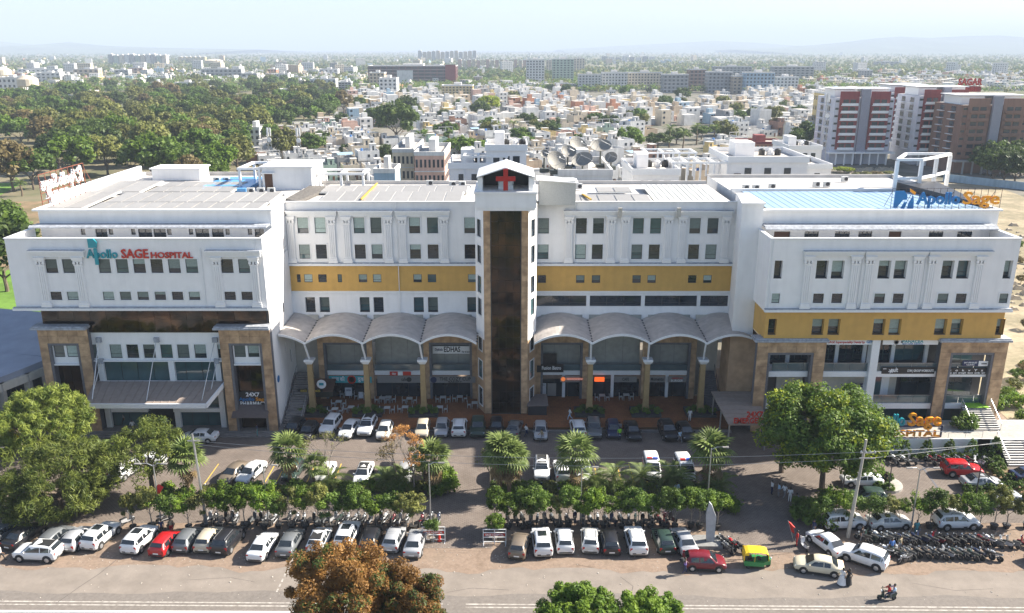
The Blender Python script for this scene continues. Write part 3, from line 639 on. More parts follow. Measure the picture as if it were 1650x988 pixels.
tr = holes_from(107, [875.8, 936.7, 964.4, 1028.6, 1056.5, 1120, 1148.7], 363, 351.5, 376.5, 17.5, .14)
tr2 = holes_from(107, [875, 935.3, 962.4, 1026, 1054, 1117.4, 1145.4], 405, 394, 417.6, 17.5, .14)
yrw = holes_from(107, [873, 935, 960.4, 1025.8, 1050, 1115.5, 1140], 449, 443.5, 456, 13.5, .16)
rib = [(X(a, 485, 107), min(28.8, X(b, 485, 107)), Z(493.6, 107), Z(476.5, 107), .25) for a, b in ((863, 944.8), (950.4, 1033), (1039, 1123), (1128.6, 1183))]
mb = MB(); FM.wall(mb, 2.9, 29.2, zy1, z_top, tr+tr2); FM.wall(mb, 2.9, 29.2, 8, zy0, rib); hb(mb, 'wall', WHITE)
mb = MB(); Face(0, 106.97).wall(mb, 2.95, 29.15, zy0+.1, zy1-.1, [(a, b, c, d, .16) for a, b, c, d, e in yrw]); hb(mb, 'wall', YEL)
for h in tr, tr2: put_windows(FM, h, 'surround')
put_windows(Face(0, 106.97), yrw, 'surround2')
for h in rib: window(FM, (h[0]+h[1])/2, (h[2]+h[3])/2, h[1]-h[0], h[3]-h[2], .2, 'plain', blind=0, mull=3, glass=GLASSD)
for x0, x1 in ((-29.3, -4.6), (3.0, 28.95)):
    mb = MB(); mb.box(x0, 106.6, zy1+.0, x1, 106.98, zy1+.25, 0); mb.box(x0, 106.65, zy1+.25, x1, 106.98, zy1+.38, 1); mb.box(x0, 106.8, zy0-.12, x1, 106.96, zy0+.1, 0); hb(mb, 'string_course', [WHITE2, LEDGE])
    mb = MB(); mb.box(x0-.1, 106.85, z_top, x1+.1, 107.25, z_top+.12); hb(mb, 'parapet_coping', WHITE2)
    mb = MB(); mb.quad([(x0, 107.2, 26.7), (x1, 107.2, 26.7), (x1, 125, 26.7), (x0, 125, 26.7)]); mb.box(x0, 124.7, 10, x1, 125, 27.2); hb(mb, 'roof', ROOF)
zcn = Z(339, 107)
for u0, u1 in ((457, 543), (545, 633), (636, 725)): cornice(FM, max(-29.2, X(u0, 339, 107)), X(u1, 339, 107), zcn, .75, .6)
for u in (469, 535, 559, 626, 649, 716): pilaster(FM, X(u, 380, 107), zy1+.38, zcn-.75)
cornice(FM, X(908, 338, 107), X(1181, 338, 107), zcn, .75, .6)
for u in (916.5, 984.5, 1007, 1076, 1099, 1169): pilaster(FM, X(u, 380, 107), zy1+.38, zcn-.75)
for u in (998, 1092): P = X(u, 342, 107); mb = MB(); mb.box(P-.25, 106.1, zcn-.7, P+.25, 106.4, zcn+.45); hb(mb, 'keystone', WALLC)
mb = MB(); mb.tube((X(641, 400, 107), 106.85, 12), (X(641, 400, 107), 106.85, z_top), .05, n=5); hb(mb, 'downpipe', WHITE2)
for (x_, y_, za_, zb_) in ((-50.2, 94.95, zb0+.45, 23.9), (-36.2, 94.95, zb0+.45, 23.9), (-29.8, 94.95, zb0+.45, 24.8), (RX0+.35, 94.95, zr0+.45, 24.8), (X(1390, 420, 95), 94.95, zr0+.45, zc-.7), (X(1492, 420, 95), 94.95, zr0+.45, zc-.7), (8.2, 106.9, zy1+.4, z_top), (27.3, 106.9, zy1+.4, z_top)):
    mb = MB(); mb.tube((x_, y_, za_), (x_, y_, zb_), .055, n=6)
    for k in range(4): mb.box(x_-.09, y_-.02, za_+(zb_-za_)*(k+.5)/4, x_+.09, y_+.05, za_+(zb_-za_)*(k+.5)/4+.06)
    hb(mb, 'downpipe', WHITE2)
# ------------------------------------------------------------------ central tower
TX = -.75; tf = 99.9
pts = [(TX-3.85, 107), (TX-3.85, 102.6), (TX-2.75, tf+.15), (TX+2.75, tf+.15), (TX+3.85, 102.6), (TX+3.85, 107)]
mb = MB()
al = math.degrees(atan2(2.45, 1.1))
Lc = sqrt(2.45**2 + 1.1**2)
FL = Face(TX-3.85, 102.6, -al); FR = Face(TX+2.75, tf+.15, al)
zw = [(Z(b, 101.5), Z(a, 101.5)) for a, b in ((353, 381), (395, 423), (444, 471), (480, 507))]
hc = [(.75, 1.95, a, b, .12) for a, b in zw] + [(.75, 1.95, z, z+2.4, .12) for z in (9.0, 5.2, 1.4)]
for f in (FL, FR): f.wall(mb, 0, Lc, 10.7, 27.8, hc[:4])
ms_ = MB()
for f in (FL, FR): f.wall(ms_, 0, Lc, .6, 10.69, hc[4:])
Face(TX-3.85, 107, -90).wall(ms_, 0, 4.4, .6, 10.69); Face(TX+3.85, 102.6, 90).wall(ms_, 0, 4.4, .6, 10.69); hb(ms_, 'wall', STONE)
Face(TX-3.85, 107, -90).wall(mb, 0, 4.4, 10.7, 27.8); Face(TX+3.85, 102.6, 90).wall(mb, 0, 4.4, 10.7, 27.8); hb(mb, 'wall', WHITE)
for f in (FL, FR):
    for h in hc: window(f, (h[0]+h[1])/2, (h[2]+h[3])/2, h[1]-h[0], h[3]-h[2], .1, 'surround', blind=0)
q = MB(); q.box(-.41, 0, -.36, .41, .25, .36); me = q.mesh('stone', [STONES])
for sgn in (-1, 1):
    for i in range(36): o = put('stone', me, HOSP, (TX+sgn*2.32, tf-HY+wr.uniform(-.012, .012), 1.1+i*.742))
for i in range(4):
    for j in range(18):
        key = 'tg'
        if key not in _wm: q = MB(); q.box(-.44, 0, -.72, .44, .04, .72); _wm[key] = q.mesh('glass_panel', [GLASSB])
        o = put('glass_panel', _wm[key], HOSP, (TX-1.35+i*.9, tf+.12-HY, 1.5+j*1.485)); o.rotation_euler = (wr.uniform(-.008, .008), 0, wr.uniform(-.008, .008))
mb = MB(); mb.box(TX-1.9, tf+.17, .6, TX+1.9, tf+.4, 27.7); mb.box(TX-1.92, tf+.0, .6, TX-1.8, tf+.16, 27.7); mb.box(TX+1.8, tf, .6, TX+1.92, tf+.16, 27.7); hb(mb, 'glazing_frame', DFRAME)
mb = MB(); mb.box(TX-3.65, 98.85, 27.8, TX+3.65, 107.0, 29.55); mb.box(TX-3.75, 98.7, 29.55, TX+3.75, 107.1, 29.8); mb.box(TX-3.5, 98.95, 27.5, TX+3.5, 107, 27.79); hb(mb, 'tower_cap', WHITE)
# gabled shelter on top
zs, ze, zp = 29.8, Z(286, 99.6), Z(270.5, 99.6)
SHT = M('painted_roof_sheet', (.74, .74, .74), .5, .05, 3)
mb = MB(); mb.hexa([(TX-3.45, 99.1, ze), (TX, 99.1, zp), (TX, 106.8, zp), (TX-3.45, 106.8, ze), (TX-3.45, 99.1, ze+.12), (TX, 99.1, zp+.12), (TX, 106.8, zp+.12), (TX-3.45, 106.8, ze+.12)])
mb.hexa([(TX, 99.1, zp), (TX+3.45, 99.1, ze), (TX+3.45, 106.8, ze), (TX, 106.8, zp), (TX, 99.1, zp+.12), (TX+3.45, 99.1, ze+.12), (TX+3.45, 106.8, ze+.12), (TX, 106.8, zp+.12)]); sh = hb(mb, 'tower_roof', [SHT])
q = MB(); q.box(TX-3.35, 99.4, zs, TX-2.75, 106.5, ze+.05); q.box(TX+2.75, 99.4, zs, TX+3.35, 106.5, ze+.05); q.box(TX-2.75, 104, zs, TX+2.75, 104.2, ze+.4, 1); q.prism([(TX-.9, 100.6), (TX+.9, 100.6), (TX+.9, 102), (TX-.9, 102)], zs, zs+.5, 0); q.lathe([(.95, .5), (.95, .9), (.2, 1.25)], 10, (TX, 101.3, zs)); q.build('shelter_wall', [WHITE2, DFRAME], sh)
q = MB(); q.box(TX-.28, 98.9, 29.95, TX+.28, 99.1, 32.45); q.box(TX-1.15, 98.92, 31.05, TX-.281, 99.08, 31.6); q.box(TX+.281, 98.92, 31.05, TX+1.15, 99.08, 31.6)
o = q.build('red_cross_sign', M('cross_red', (.42, .012, .012), .4, .05)); tag(o, 'large red cross sign under the gabled roof on top of the central tower', 'sign')
# ------------------------------------------------------------------ terrace, arcade, shops
mb = MB(); mb.quad([(-27.2, 96.0, .6), (27.3, 96.0, .6), (27.3, 106, .6), (-27.2, 106, .6)]); mb.box(-27.2, 96.0, 0, 27.3, 96.2, .599); mb.quad([(-27.2, 96.0, 0), (-27.2, 106, 0), (-27.2, 106, .599), (-27.2, 96, .599)]); mb.quad([(27.3, 96.0, 0), (27.3, 106, 0), (27.3, 106, .599), (27.3, 96, .599)][::-1])
o = mb.build('terrace_floor', TERRA); o['kind'] = 'structure'
mb = MB(); mb.box(-27.4, 95.7, 0, 27.5, 95.99, .3); o = mb.build('terrace_step', STEP); o['kind'] = 'structure'
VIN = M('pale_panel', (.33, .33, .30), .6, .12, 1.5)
bays = [(-25.9, -18.6, 1), (-18.6, -11.8, 0), (-11.8, -4.6, 1), (3.1, 10.2, 1), (10.2, 17.4, 0), (17.4, 24.6, 1)]
for a, b, fr in bays:
    if fr: stone_frame(a, b, .75, .75, 10.6, 8.7, .62, y=104.9, dep=.9, ledge=False)
    a2, b2 = a+.8 if fr else a+.1, b-.8 if fr else b-.1
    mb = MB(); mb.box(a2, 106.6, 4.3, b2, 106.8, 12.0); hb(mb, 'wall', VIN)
    n = 3
    for i in range(1, n): q = MB(); xx = a2+(b2-a2)*i/n; q.box(xx-.02, 106.57, 5.2, xx+.02, 106.598, 10.5); hb(q, 'joint', M('joint_grey', (.2, .2, .2)))
    mb = MB(); mb.box(a2, 105.3, 3.95, b2, 106.6, 4.35); mb.box(a2, 105.2, 4.3, b2, 105.29, 4.6); hb(mb, 'floor_slab', WHITE2)
    mb = MB(); mb.box(a2, 105.32, 4.62, b2, 105.36, 5.45); hb(mb, 'railing_panel', RG)
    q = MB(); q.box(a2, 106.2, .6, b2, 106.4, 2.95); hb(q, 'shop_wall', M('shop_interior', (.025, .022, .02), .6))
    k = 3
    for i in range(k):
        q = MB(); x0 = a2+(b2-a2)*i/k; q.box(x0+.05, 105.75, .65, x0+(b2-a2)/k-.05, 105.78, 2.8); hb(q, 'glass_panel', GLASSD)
mb = MB(); mb.box(-29.3, 106.6, .6, -25.9, 106.8, 12); mb.box(24.6, 106.6, .6, 27.8, 106.8, 12); mb.box(-29.3, 103.6, 9.9, -26, 106.6, 10.1); hb(mb, 'wall', WALLC)
for xx in (7.0, 13.6, 21.0): mb = MB(); mb.box(xx-.2, 105.5, .6, xx+.2, 105.74, 3.94); hb(mb, 'shop_pier', WHITE2)
for a_ in (12.2, 19.3): pass
COLM = M('column_paint', (.36, .245, .11), .7, .12, 2, streak=.15)
cm = MB(); cm.hexa([(-.5, -.5, 0), (.5, -.5, 0), (.5, .5, 0), (-.5, .5, 0), (-.42, -.42, .9), (.42, -.42, .9), (.42, .42, .9), (-.42, .42, .9)]); cm.hexa([(-.36, -.36, .9), (.36, -.36, .9), (.36, .36, .9), (-.36, .36, .9), (-.31, -.31, 6.6), (.31, -.31, 6.6), (.31, .31, 6.6), (-.31, .31, 6.6)]); cme = cm.mesh('column', [COLM]); cm = MB(); cm.hexa([(-.36, -.36, 6.6), (.36, -.36, 6.6), (.36, .36, 6.6), (-.36, .36, 6.6), (-.6, -.6, 7.0), (.6, -.6, 7.0), (.6, .6, 7.0), (-.6, .6, 7.0)]); cm.box(-.62, -.62, 7.0, .62, .62, 7.25); capme = cm.mesh('capital', [WHITE2])
PLB = M('planter_box', (.05, .05, .05), .7, .2)
for x in (-25.9, -18.7, -11.45, 10.05, 17.35, 24.45):
    o = put('column', cme, HOSP, (x, 100.4-HY, .9)); q = MB(); q.tube((0, -.1, 7.25), (-.15, -1.5, 9.85), .13, n=8); q.build('strut', [WHITE2], o); put('capital', capme, o)
    q = MB(); q.box(-.7, -.7, -.3, .7, .7, .02); q.build('plinth', [COLM], o)
# vaulted membrane canopies
MEM = M('canopy_membrane', (.47, .43, .40), .75, .12, .8, streak=.2)
def vault(x0, x1, cl=None, cr=None):
    n = 16; mb = MB(); edge = MB(); nd = 6
    y0, y1 = 99.0, 106.95
    def pt(t, d):
        x = x0+(x1-x0)*t; zlo = 10.75 + .55*d; rise = 1.25*(1-d)+.95*d; yy = y0+(y1-y0)*d
        return (x, yy + .55*(sin(pi*t)*-1)*(1-d)*.6, zlo + rise*4*t*(1-t))
    ts = [i/n for i in range(n+1)]
    ts = [t for t in ts if (cl is None or x0+(x1-x0)*t >= cl-1e-6) and (cr is None or x0+(x1-x0)*t <= cr+1e-6)]
    for i in range(len(ts)-1):
        for j in range(nd):
            a, b, c, d = pt(ts[i], j/nd), pt(ts[i+1], j/nd), pt(ts[i+1], (j+1)/nd), pt(ts[i], (j+1)/nd)
            mb.quad([a, b, c, d]); mb.quad([(p[0], p[1], p[2]-.05) for p in (d, c, b, a)])
        a, b = pt(ts[i], 0), pt(ts[i+1], 0)
        edge.hexa([(a[0], a[1]-.06, a[2]-.22), (b[0], b[1]-.06, b[2]-.22), (b[0], b[1]+.06, b[2]-.22), (a[0], a[1]+.06, a[2]-.22), (a[0], a[1]-.1, a[2]+.06), (b[0], b[1]-.1, b[2]+.06), (b[0], b[1]+.06, b[2]+.06), (a[0], a[1]+.06, a[2]+.06)])
        a, b = pt(ts[i], 1), pt(ts[i+1], 1); edge.tube((a[0], a[1], a[2]+.08), (b[0], b[1], b[2]+.08), .07, n=6)
    o = hb(mb, 'canopy_vault', MEM, smooth=True); edge.build('canopy_rim', [WHITE2], o)
    if cr is None:
        q = MB()
        for j in range(9):
            d = (j+.5)/9; a = pt(1, d); q.box(a[0]-.16, a[1]-.2, a[2]-.0, a[0]+.16, a[1]+.2, a[2]+.06)
        q.build('drain_slots', [DFRAME], o)
for a, b in ((-26, -18.75), (-18.75, -11.5), (-11.5, -4.45)): vault(a, b)
vault(-33.2, -26, cl=-29.3)
for a, b in ((2.8, 10.1), (10.1, 17.4), (17.4, 24.5)): vault(a, b)
vault(24.5, 31.2, cr=30.3)
# stair flights at the two ends of the arcade
def stair(name, x0, x1, y0, y1, z0, z1, n, mat, rail=None, parent=None, label=None):
    q = MB()
    for i in range(n):
        ya = y0+(y1-y0)*i/n; z = z0+(z1-z0)*(i+1)/n; q.box(x0, ya, z0-.3 if i == 0 else z-(z1-z0)/n*2, x1, y1 if False else ya+(y1-y0)/n+.02, z)
    o = hb(q, name, mat)
    if rail:
        for xx in (x0, x1):
            r = MB(); r.tube((xx, y0, z0+.95), (xx, y1, z1+.95), .04, n=6)
            for i in range(5): t = i/4; yy = y0+(y1-y0)*t; zz = z0+(z1-z0)*t; r.tube((xx, yy, zz), (xx, yy, zz+.95), .025, n=5)
            r.build('handrail', [rail], o)
    return o
stair('staircase', -29.0, -26.7, 96.8, 105.4, .3, 4.3, 22, STEP, STEEL)
stair('staircase', 25.3, 27.4, 101, 106, .6, 4.3, 18, STONED, DFRAME)
# emergency entrance canopy
mb = MB(); mb.hexa([(25.6, 90.5, 3.45), (30.5, 90.5, 3.45), (31.1, 99.7, 3.75), (25.6, 99.7, 3.75), (25.6, 90.5, 3.62), (30.5, 90.5, 3.62), (31.1, 99.7, 3.92), (25.6, 99.7, 3.92)])
ec = hb(mb, 'emergency_canopy', CAN)
for i in range(8):
    y = 91+i*1.15; q = MB(); q.tube((25.6, y, 3.64+.3*(y-90.5)/9.2), (30.5+.6*(y-90.5)/9.2, y, 3.64+.3*(y-90.5)/9.2), .03, n=4); q.build('seam', [CAN], ec)
for x, y in ((25.8, 90.9), (30.2, 90.9), (25.8, 95), (25.8, 99)): q = MB(); q.tube((x, y, 0), (x, y, 3.45), .1, n=8); q.build('post', [STEEL], ec)
# low cafe roof by the left stair and dark shed near the tower
mb = MB(); mb.hexa([(-27.4, 102.2, 2.8), (-23.6, 102.2, 2.8), (-23.6, 104.6, 3.6), (-27.4, 104.6, 3.6), (-27.4, 102.2, 2.9), (-23.6, 102.2, 2.9), (-23.6, 104.6, 3.7), (-27.4, 104.6, 3.7)]); mb.box(-27.3, 102.3, 2.0, -23.7, 102.4, 2.75, 1); hb(mb, 'kiosk_awning', [M('brown_awning', (.12, .07, .05), .8), M('kiosk_front', (.03, .03, .02), .6)])
mb = MB(); mb.hexa([(1.9, 99.4, 1.9), (4.7, 99.6, 1.9), (4.6, 102.4, 2.3), (2.2, 102.4, 2.3), (1.9, 99.4, 2.0), (4.7, 99.6, 2.0), (4.6, 102.4, 2.4), (2.2, 102.4, 2.4)]); mb.box(2.1, 99.7, .6, 4.5, 102.2, 1.89, 1); hb(mb, 'ramp_shelter', [M('shelter_sheet', (.16, .13, .12), .6), DFRAME])
# hidden body faces below the white boxes
mb = MB(); mb.box(-57.3, 97.2, .01, -57.2, 133, 16.3); mb.box(59.3, 99, .0, 59.4, 100.9, 12.4); hb(mb, 'wall', WHITE)
# ================================================================== signs on the building
TEALP = M('sign_teal', (.02, .30, .36), .4, .05); BLUEP = M('sign_blue', (.01, .16, .42), .4, .05); ORANGEP = M('sign_orange', (.80, .32, .02), .4, .05); REDP = M('sign_red_paint', (.55, .03, .015), .4, .05); WHP = M('sign_white', (.85, .85, .85), .4, .03); BLKP = M('sign_black', (.02, .02, .022), .4, .05)
def sroot(name, label, x, y, z, cat='sign', rz=0): return thing(name, label, cat, (x, y, z), rz)
# facade sign, left wing
s = sroot('wall_letter_sign', 'teal and red letters reading Apollo SAGE HOSPITAL on the white front of the left wing', 0, 94.9, 0)
xa, xb, xc, xd = X(139, 412, 95), X(192, 412, 95), X(196, 412, 95), X(240, 412, 95); xe, xf = X(243, 413, 95), X(311, 413, 95)
zl = Z(415.5, 95)
lettering(s, 'Apollo', (xa+xb)/2, 0, zl, 1.45, TEALP, .09, width=xb-xa-.2, bold=.018); lettering(s, 'SAGE', (xc+xd)/2, 0, zl, 1.5, REDP, .09, width=xd-xc, bold=.018); lettering(s, 'HOSPITAL', (xe+xf)/2, 0, zl, 1.0, REDP, .09, width=xf-xe, bold=.018)
def plate(pts, y, mat, par):
    q = MB(); n = len(pts); q.v += [(a, y-.1, b) for a, b in pts] + [(a, y+.05, b) for a, b in pts]; q.f += [tuple(range(n)), tuple(range(n, 2*n))[::-1]] + [(k, k+n, (k+1) % n+n, (k+1) % n) for k in range(n)]; q.m += [0]*(n+2); return q.build('emblem', [mat], par)
lx = X(150, 400, 94.9); plate([(lx-.45, zl+1.25), (lx+.5, zl+1.25), (lx+.62, zl+1.9), (lx+.2, zl+2.35), (lx-.45, zl+2.3)], -.12, TEALP, s); plate([(lx+.12, zl-.75), (lx+.52, zl-.75), (lx+.5, zl+1.2), (lx+.15, zl+1.2)], -.2, TEALP, s)
# rooftop sign, right wing
s = sroot('rooftop_letter_sign', 'rooftop letters reading Apollo in blue and Sage in orange on the right wing roof', 0, 101.9, 27.2)
xa, xb, xc, xd = X(1475, 325, 101.9), X(1545, 325, 101.9), X(1548, 325, 101.9), X(1608, 325, 101.9); zz = Z(328, 101.9)-27.2
lettering(s, 'Apollo', (xa+xb)/2, -.3, zz, 2.05, BLUEP, .15, width=xb-xa-.1, bold=.018); lettering(s, 'Sage', (xc+xd)/2, -.3, zz, 2.15, ORANGEP, .15, width=xd-xc, bold=.018)
ex = X(1455, 325, 101.9)
plate([(ex-1.25, zz-.45), (ex-.9, zz-.5), (ex-.2, zz+.5), (ex+.3, zz+.55), (ex+.25, zz+1.1), (ex-.15, zz+1.6), (ex-1.25, zz+1.6)], -.3, BLUEP, s); plate([(ex-.35, zz-.55), (ex+.0, zz+.2), (ex+.35, zz+.25), (ex+.1, zz-.55)], -.3, BLUEP, s); plate([(ex+.45, zz-.55), (ex+.55, zz+.1), (ex+1.0, zz+1.0), (ex+1.15, zz+.3), (ex+1.2, zz-.6)], -.3, BLUEP, s); plate([(ex+.5, zz+1.9), (ex+1.25, zz+1.45), (ex+1.2, zz+1.1), (ex+.6, zz+1.5)], -.3, ORANGEP, s)
q = MB(); x0, x1 = X(1436, 325, 101.9), xd+.3
n = 16
for i in range(n+1): x = x0+(x1-x0)*i/n; q.tube((x, 0, .0), (x, 0, zz+1.9), .03, n=4)
for z in (.15, zz-.4, zz+.7, zz+1.85): q.tube((x0, 0, z), (x1, 0, z), .025, n=4)
for i in range(0, n+1, 3): x = x0+(x1-x0)*i/n; q.tube((x, 0, zz+1.5), (x, 1.8, 0), .03, n=4)
q.build('sign_frame', [M('frame_brown', (.08, .06, .06), .6)], s)
# mirrored rooftop sign seen from behind, left wing: stands along the left edge of the roof
s = sroot('rooftop_letter_sign', 'white rooftop letters seen from behind on a rusty frame at the left roof edge', -58.3, 114.0, 27.3, rz=radians(-90))
RUST = M('frame_rust', (.22, .07, .04), .8, .2)
lettering(s, 'Apollo', 4.2, 0, 1.9, 2.2, WHP, .16, width=4.6, bold=.018); lettering(s, 'Sage', 8.7, 0, 1.9, 2.3, WHP, .16, width=4.0, bold=.018); lettering(s, 'HOSPITAL', 7.2, 0, .75, .95, WHP, .1, width=5.4, bold=.018)
q = MB(); q.path([(.4, 0, 1.6), (.6, 0, 3.6), (1.5, 0, 3.0), (.6, 0, 2.4), (1.5, 0, 1.5)], .22, .18, 6); q.build('emblem', [WHP], s)
q = MB()
for z in (.6, 1.6, 2.9, 3.9): q.tube((-.2, .12, z), (11, .12, z), .05, n=4)
for i in range(9): x = -.2+11.2*i/8; q.tube((x, .12, .1), (x, .12, 3.9), .05, n=4); q.tube((x, .12, 3.4), (x, 1.6, -.2), .04, n=4)
q.build('sign_frame', [RUST], s)
# pharmacy
s = sroot('pharmacy_sign', 'letters reading 24X7 Apollo Sage PHARMACY in the left wing stone frame', 0, 96.2, 0, )
xa, xb = X(385, 645, 96.2), X(431, 645, 96.2); xm = (xa+xb)/2; zf = lambda v: Z(v, 96.2)
q = MB(); q.box(xa-.1, .0, zf(656), xb+.1, .06, zf(631)); q.build('board', [BLKP], s)
lettering(s, '24X7', xm, -.03, zf(638.5), .72, WHP, .04, width=1.7, bold=.018); lettering(s, 'Apollo', xa+1.0, -.03, zf(645.5), .62, BLUEP, .04, width=1.9); lettering(s, 'Sage', xb-.75, -.03, zf(645.5), .62, ORANGEP, .04, width=1.4); lettering(s, 'PHARMACY', xm, -.03, zf(653.5), .80, WHP, .04, width=3.3, bold=.018)
q = MB(); q.hexa([(xa-.6, 94.6, 2.5), (xb+.3, 94.6, 2.5), (xb+.3, 96.1, 3.6), (xa-.6, 96.1, 3.6), (xa-.6, 94.6, 2.58), (xb+.3, 94.6, 2.58), (xb+.3, 96.1, 3.68), (xa-.6, 96.1, 3.68)]); hb(q, 'pharmacy_awning', [M('awning_brown', (.13, .10, .09), .8)])
# emergency letters
s = sroot('emergency_letter_sign', 'dark red letters reading 24X7 EMERGENCY on the front edge of the grey canopy', 28.3, 90.6, 3.64)
lettering(s, '24X7', .3, 0, .85, 1.0, REDP, .08, width=1.9, bold=.018); lettering(s, 'EMERGENCY', .1, 0, .08, .95, REDP, .08, width=4.5, bold=.018)
q = MB()
for i in range(7): q.tube((-2+i*.7, .05, 0), (-2+i*.7, .05, .9), .015, n=4)
q.build('sign_frame', [STEEL], s)
# shop signs under the arcade
SIGG = M('sign_grey', (.24, .23, .22), .5, .05); SIGT = M('sign_turquoise', (.03, .34, .38), .5, .05); SIGN_N = M('sign_navy', (.02, .03, .09), .5, .05)
def shop_sign(label, u0, u1, v0, v1, Y, board, texts, name='shop_sign', disc=None, th=.08):
    x0, x1 = X(u0, (v0+v1)/2, Y), X(u1, (v0+v1)/2, Y); z0, z1 = Z(v1, Y), Z(v0, Y)
    r = thing(name, label, 'sign', ((x0+x1)/2, Y, (z0+z1)/2)); q = MB(); w_, h = x1-x0, z1-z0; q.box(-w_/2, 0, -h/2, w_/2, th, h/2); q.build('board', [board], r)
    for t, fx, fz, fh, fw, m in texts: lettering(r, t, -w_/2+w_*fx, -.015, -h/2+h*fz, h*fh, m, .012, width=w_*fw, each=False, bold=.02, name='lettering')
    for fx, rr, m in (disc or []): q = MB(); q.lathe([(rr, -.06), (rr, -.0)], 18, (-w_/2+w_*fx, 0, 0), axis='y'); q.build('roundel', [m], r)
    return r
shop_sign('turquoise shop sign with white Hindi lettering and a red roundel, left bay of the arcade', 530, 599, 606, 617, 104.9, SIGT, [('चाय की', .22, .3, .75, .3, WHP), ('दुकान', .8, .3, .75, .26, WHP)], disc=[(.53, .58, REDP), (.531, .42, WHP)])
shop_sign('grey cafe sign with a dark round logo, second bay of the arcade', 608, 677, 606, 617, 105.2, SIGG, [('cafe', .62, .3, .7, .12, BLKP)], disc=[(.74, .34, BLKP)])
shop_sign('small red and white banner above the grey cafe sign', 628, 662, 599, 605, 105.0, REDP, [('day', .2, .25, .8, .2, WHP)])
shop_sign('white centre panel of the red banner above the cafe', 641, 649, 599, 605, 104.9, WHP, [], name='banner')
shop_sign('grey sign reading THE COZY CUP with a round logo, third bay of the arcade', 692, 766, 607, 617, 104.85, SIGG, [('THE COZY CUP', .56, .38, .75, .68, BLKP), ('BAKERY', .56, .06, .35, .3, BLKP)], disc=[(.09, .42, SIGN_N)])
shop_sign('white banner reading EDHAS in black hung in the upper third bay', 697, 760, 558, 570, 105.9, WHP, [('EDHAS', .5, .25, 1.0, .42, BLKP), ('Opticals', .16, .4, .5, .2, SIGN_N), ('Hair & Salon', .85, .15, .35, .2, BLKP)])
shop_sign('black sign reading Fusion Bistro beside the glazed tower', 865, 908, 587, 600, 104.9, BLKP, [('Fusion Bistro', .55, .35, .6, .72, WHP)])
shop_sign('dark upper poster above the black bistro sign', 866, 897, 570, 587, 105.9, M('poster_dark', (.05, .04, .035), .5, .4, 2), [], name='poster')
shop_sign('grey sign with orange glowing letters and a round orange logo', 903, 940, 606, 616, 104.95, SIGG, [], disc=[(.12, .3, M('neon_orange', (.8, .25, .08), .4, emit=((1, .25, .06), 0.2)))])
s = bpy.data.objects['shop_sign.006'] if 'shop_sign.006' in bpy.data.objects else None
shop_sign('narrow glowing orange letter strip on the grey sign', 913, 939, 609.5, 612.5, 104.8, M('neon_pink', (.7, .25, .15), .4, emit=((1, .3, .15), 0.12)), [('CHICKEN', .5, .2, .9, .9, WHP)], name='lit_sign')
shop_sign('bright orange lit square sign', 958, 974, 608, 615, 105.0, M('neon_red', (.8, .12, .03), .4, emit=((1, .13, .02), 0.4)), [])
shop_sign('dark grey sign with a round outline logo behind the arcade column', 990, 1026, 607, 616, 105.2, SIGG, [('CAFE', .5, .3, .7, .3, BLKP)])
shop_sign('grey sign with dark script lettering beside the burger sign', 1046, 1072, 607, 616, 105.0, SIGG, [('Momento', .5, .3, .8, .8, BLKP)])
shop_sign('grey sign reading BURGER with a red line above', 1076, 1106, 607, 616, 105.0, SIGG, [('BURGER', .5, .1, .55, .65, WHP), ('AMERICAN', .5, .58, .4, .6, REDP)])
shop_sign('pale menu poster left of the dark shopfront', 865, 880, 618, 639, 105.3, M('poster_white', (.5, .52, .55), .5, .1), [('MENU', .5, .85, .12, .7, BLKP)], name='poster')
shop_sign('grey window poster beside the pale menu poster', 882, 896, 618, 638, 105.3, SIGG, [], name='poster')
shop_sign('blue white standing board in the left bay of the arcade', 556, 567, 625, 638, 104.2, M('poster_white', (.5, .52, .55), .5, .1), [('OPEN', .5, .6, .3, .7, SIGN_N)], name='poster')
shop_sign('small white board beside the blue white standing board', 578, 585, 632, 642, 104.0, M('poster_white', (.5, .52, .55), .5, .1), [], name='poster')
shop_sign('dark kiosk sign with yellow lettering under the stair at the left', 480, 520, 627, 633, 102.0, BLKP, [('JUICE  &  SHAKES', .5, .25, .8, .8, M('sign_yellow', (.7, .5, .05), .5))])
q = MB(); q.lathe([(.62, -.06), (.62, 0)], 20, (0, 0, 0), axis='y'); r = thing('round_sign', 'round white sign with a dark emblem above the kiosk at the left arcade column', 'sign', (X(518, 619, 102), 102, Z(619, 102))); q.build('disc', [WHP], r); q = MB(); q.box(-.3, -.1, -.15, .3, -.07, .2); q.build('emblem', [TEALP], r)
q = MB(); q.lathe([(.45, 0), (.45, .05)], 16, (0, 0, 0), axis='x'); o = q.build('round_sign', [BLUEP], None, (-29.25, 97.6, 6.5)); tag(o, 'small blue round sign on the white side wall above the left stair', 'sign')
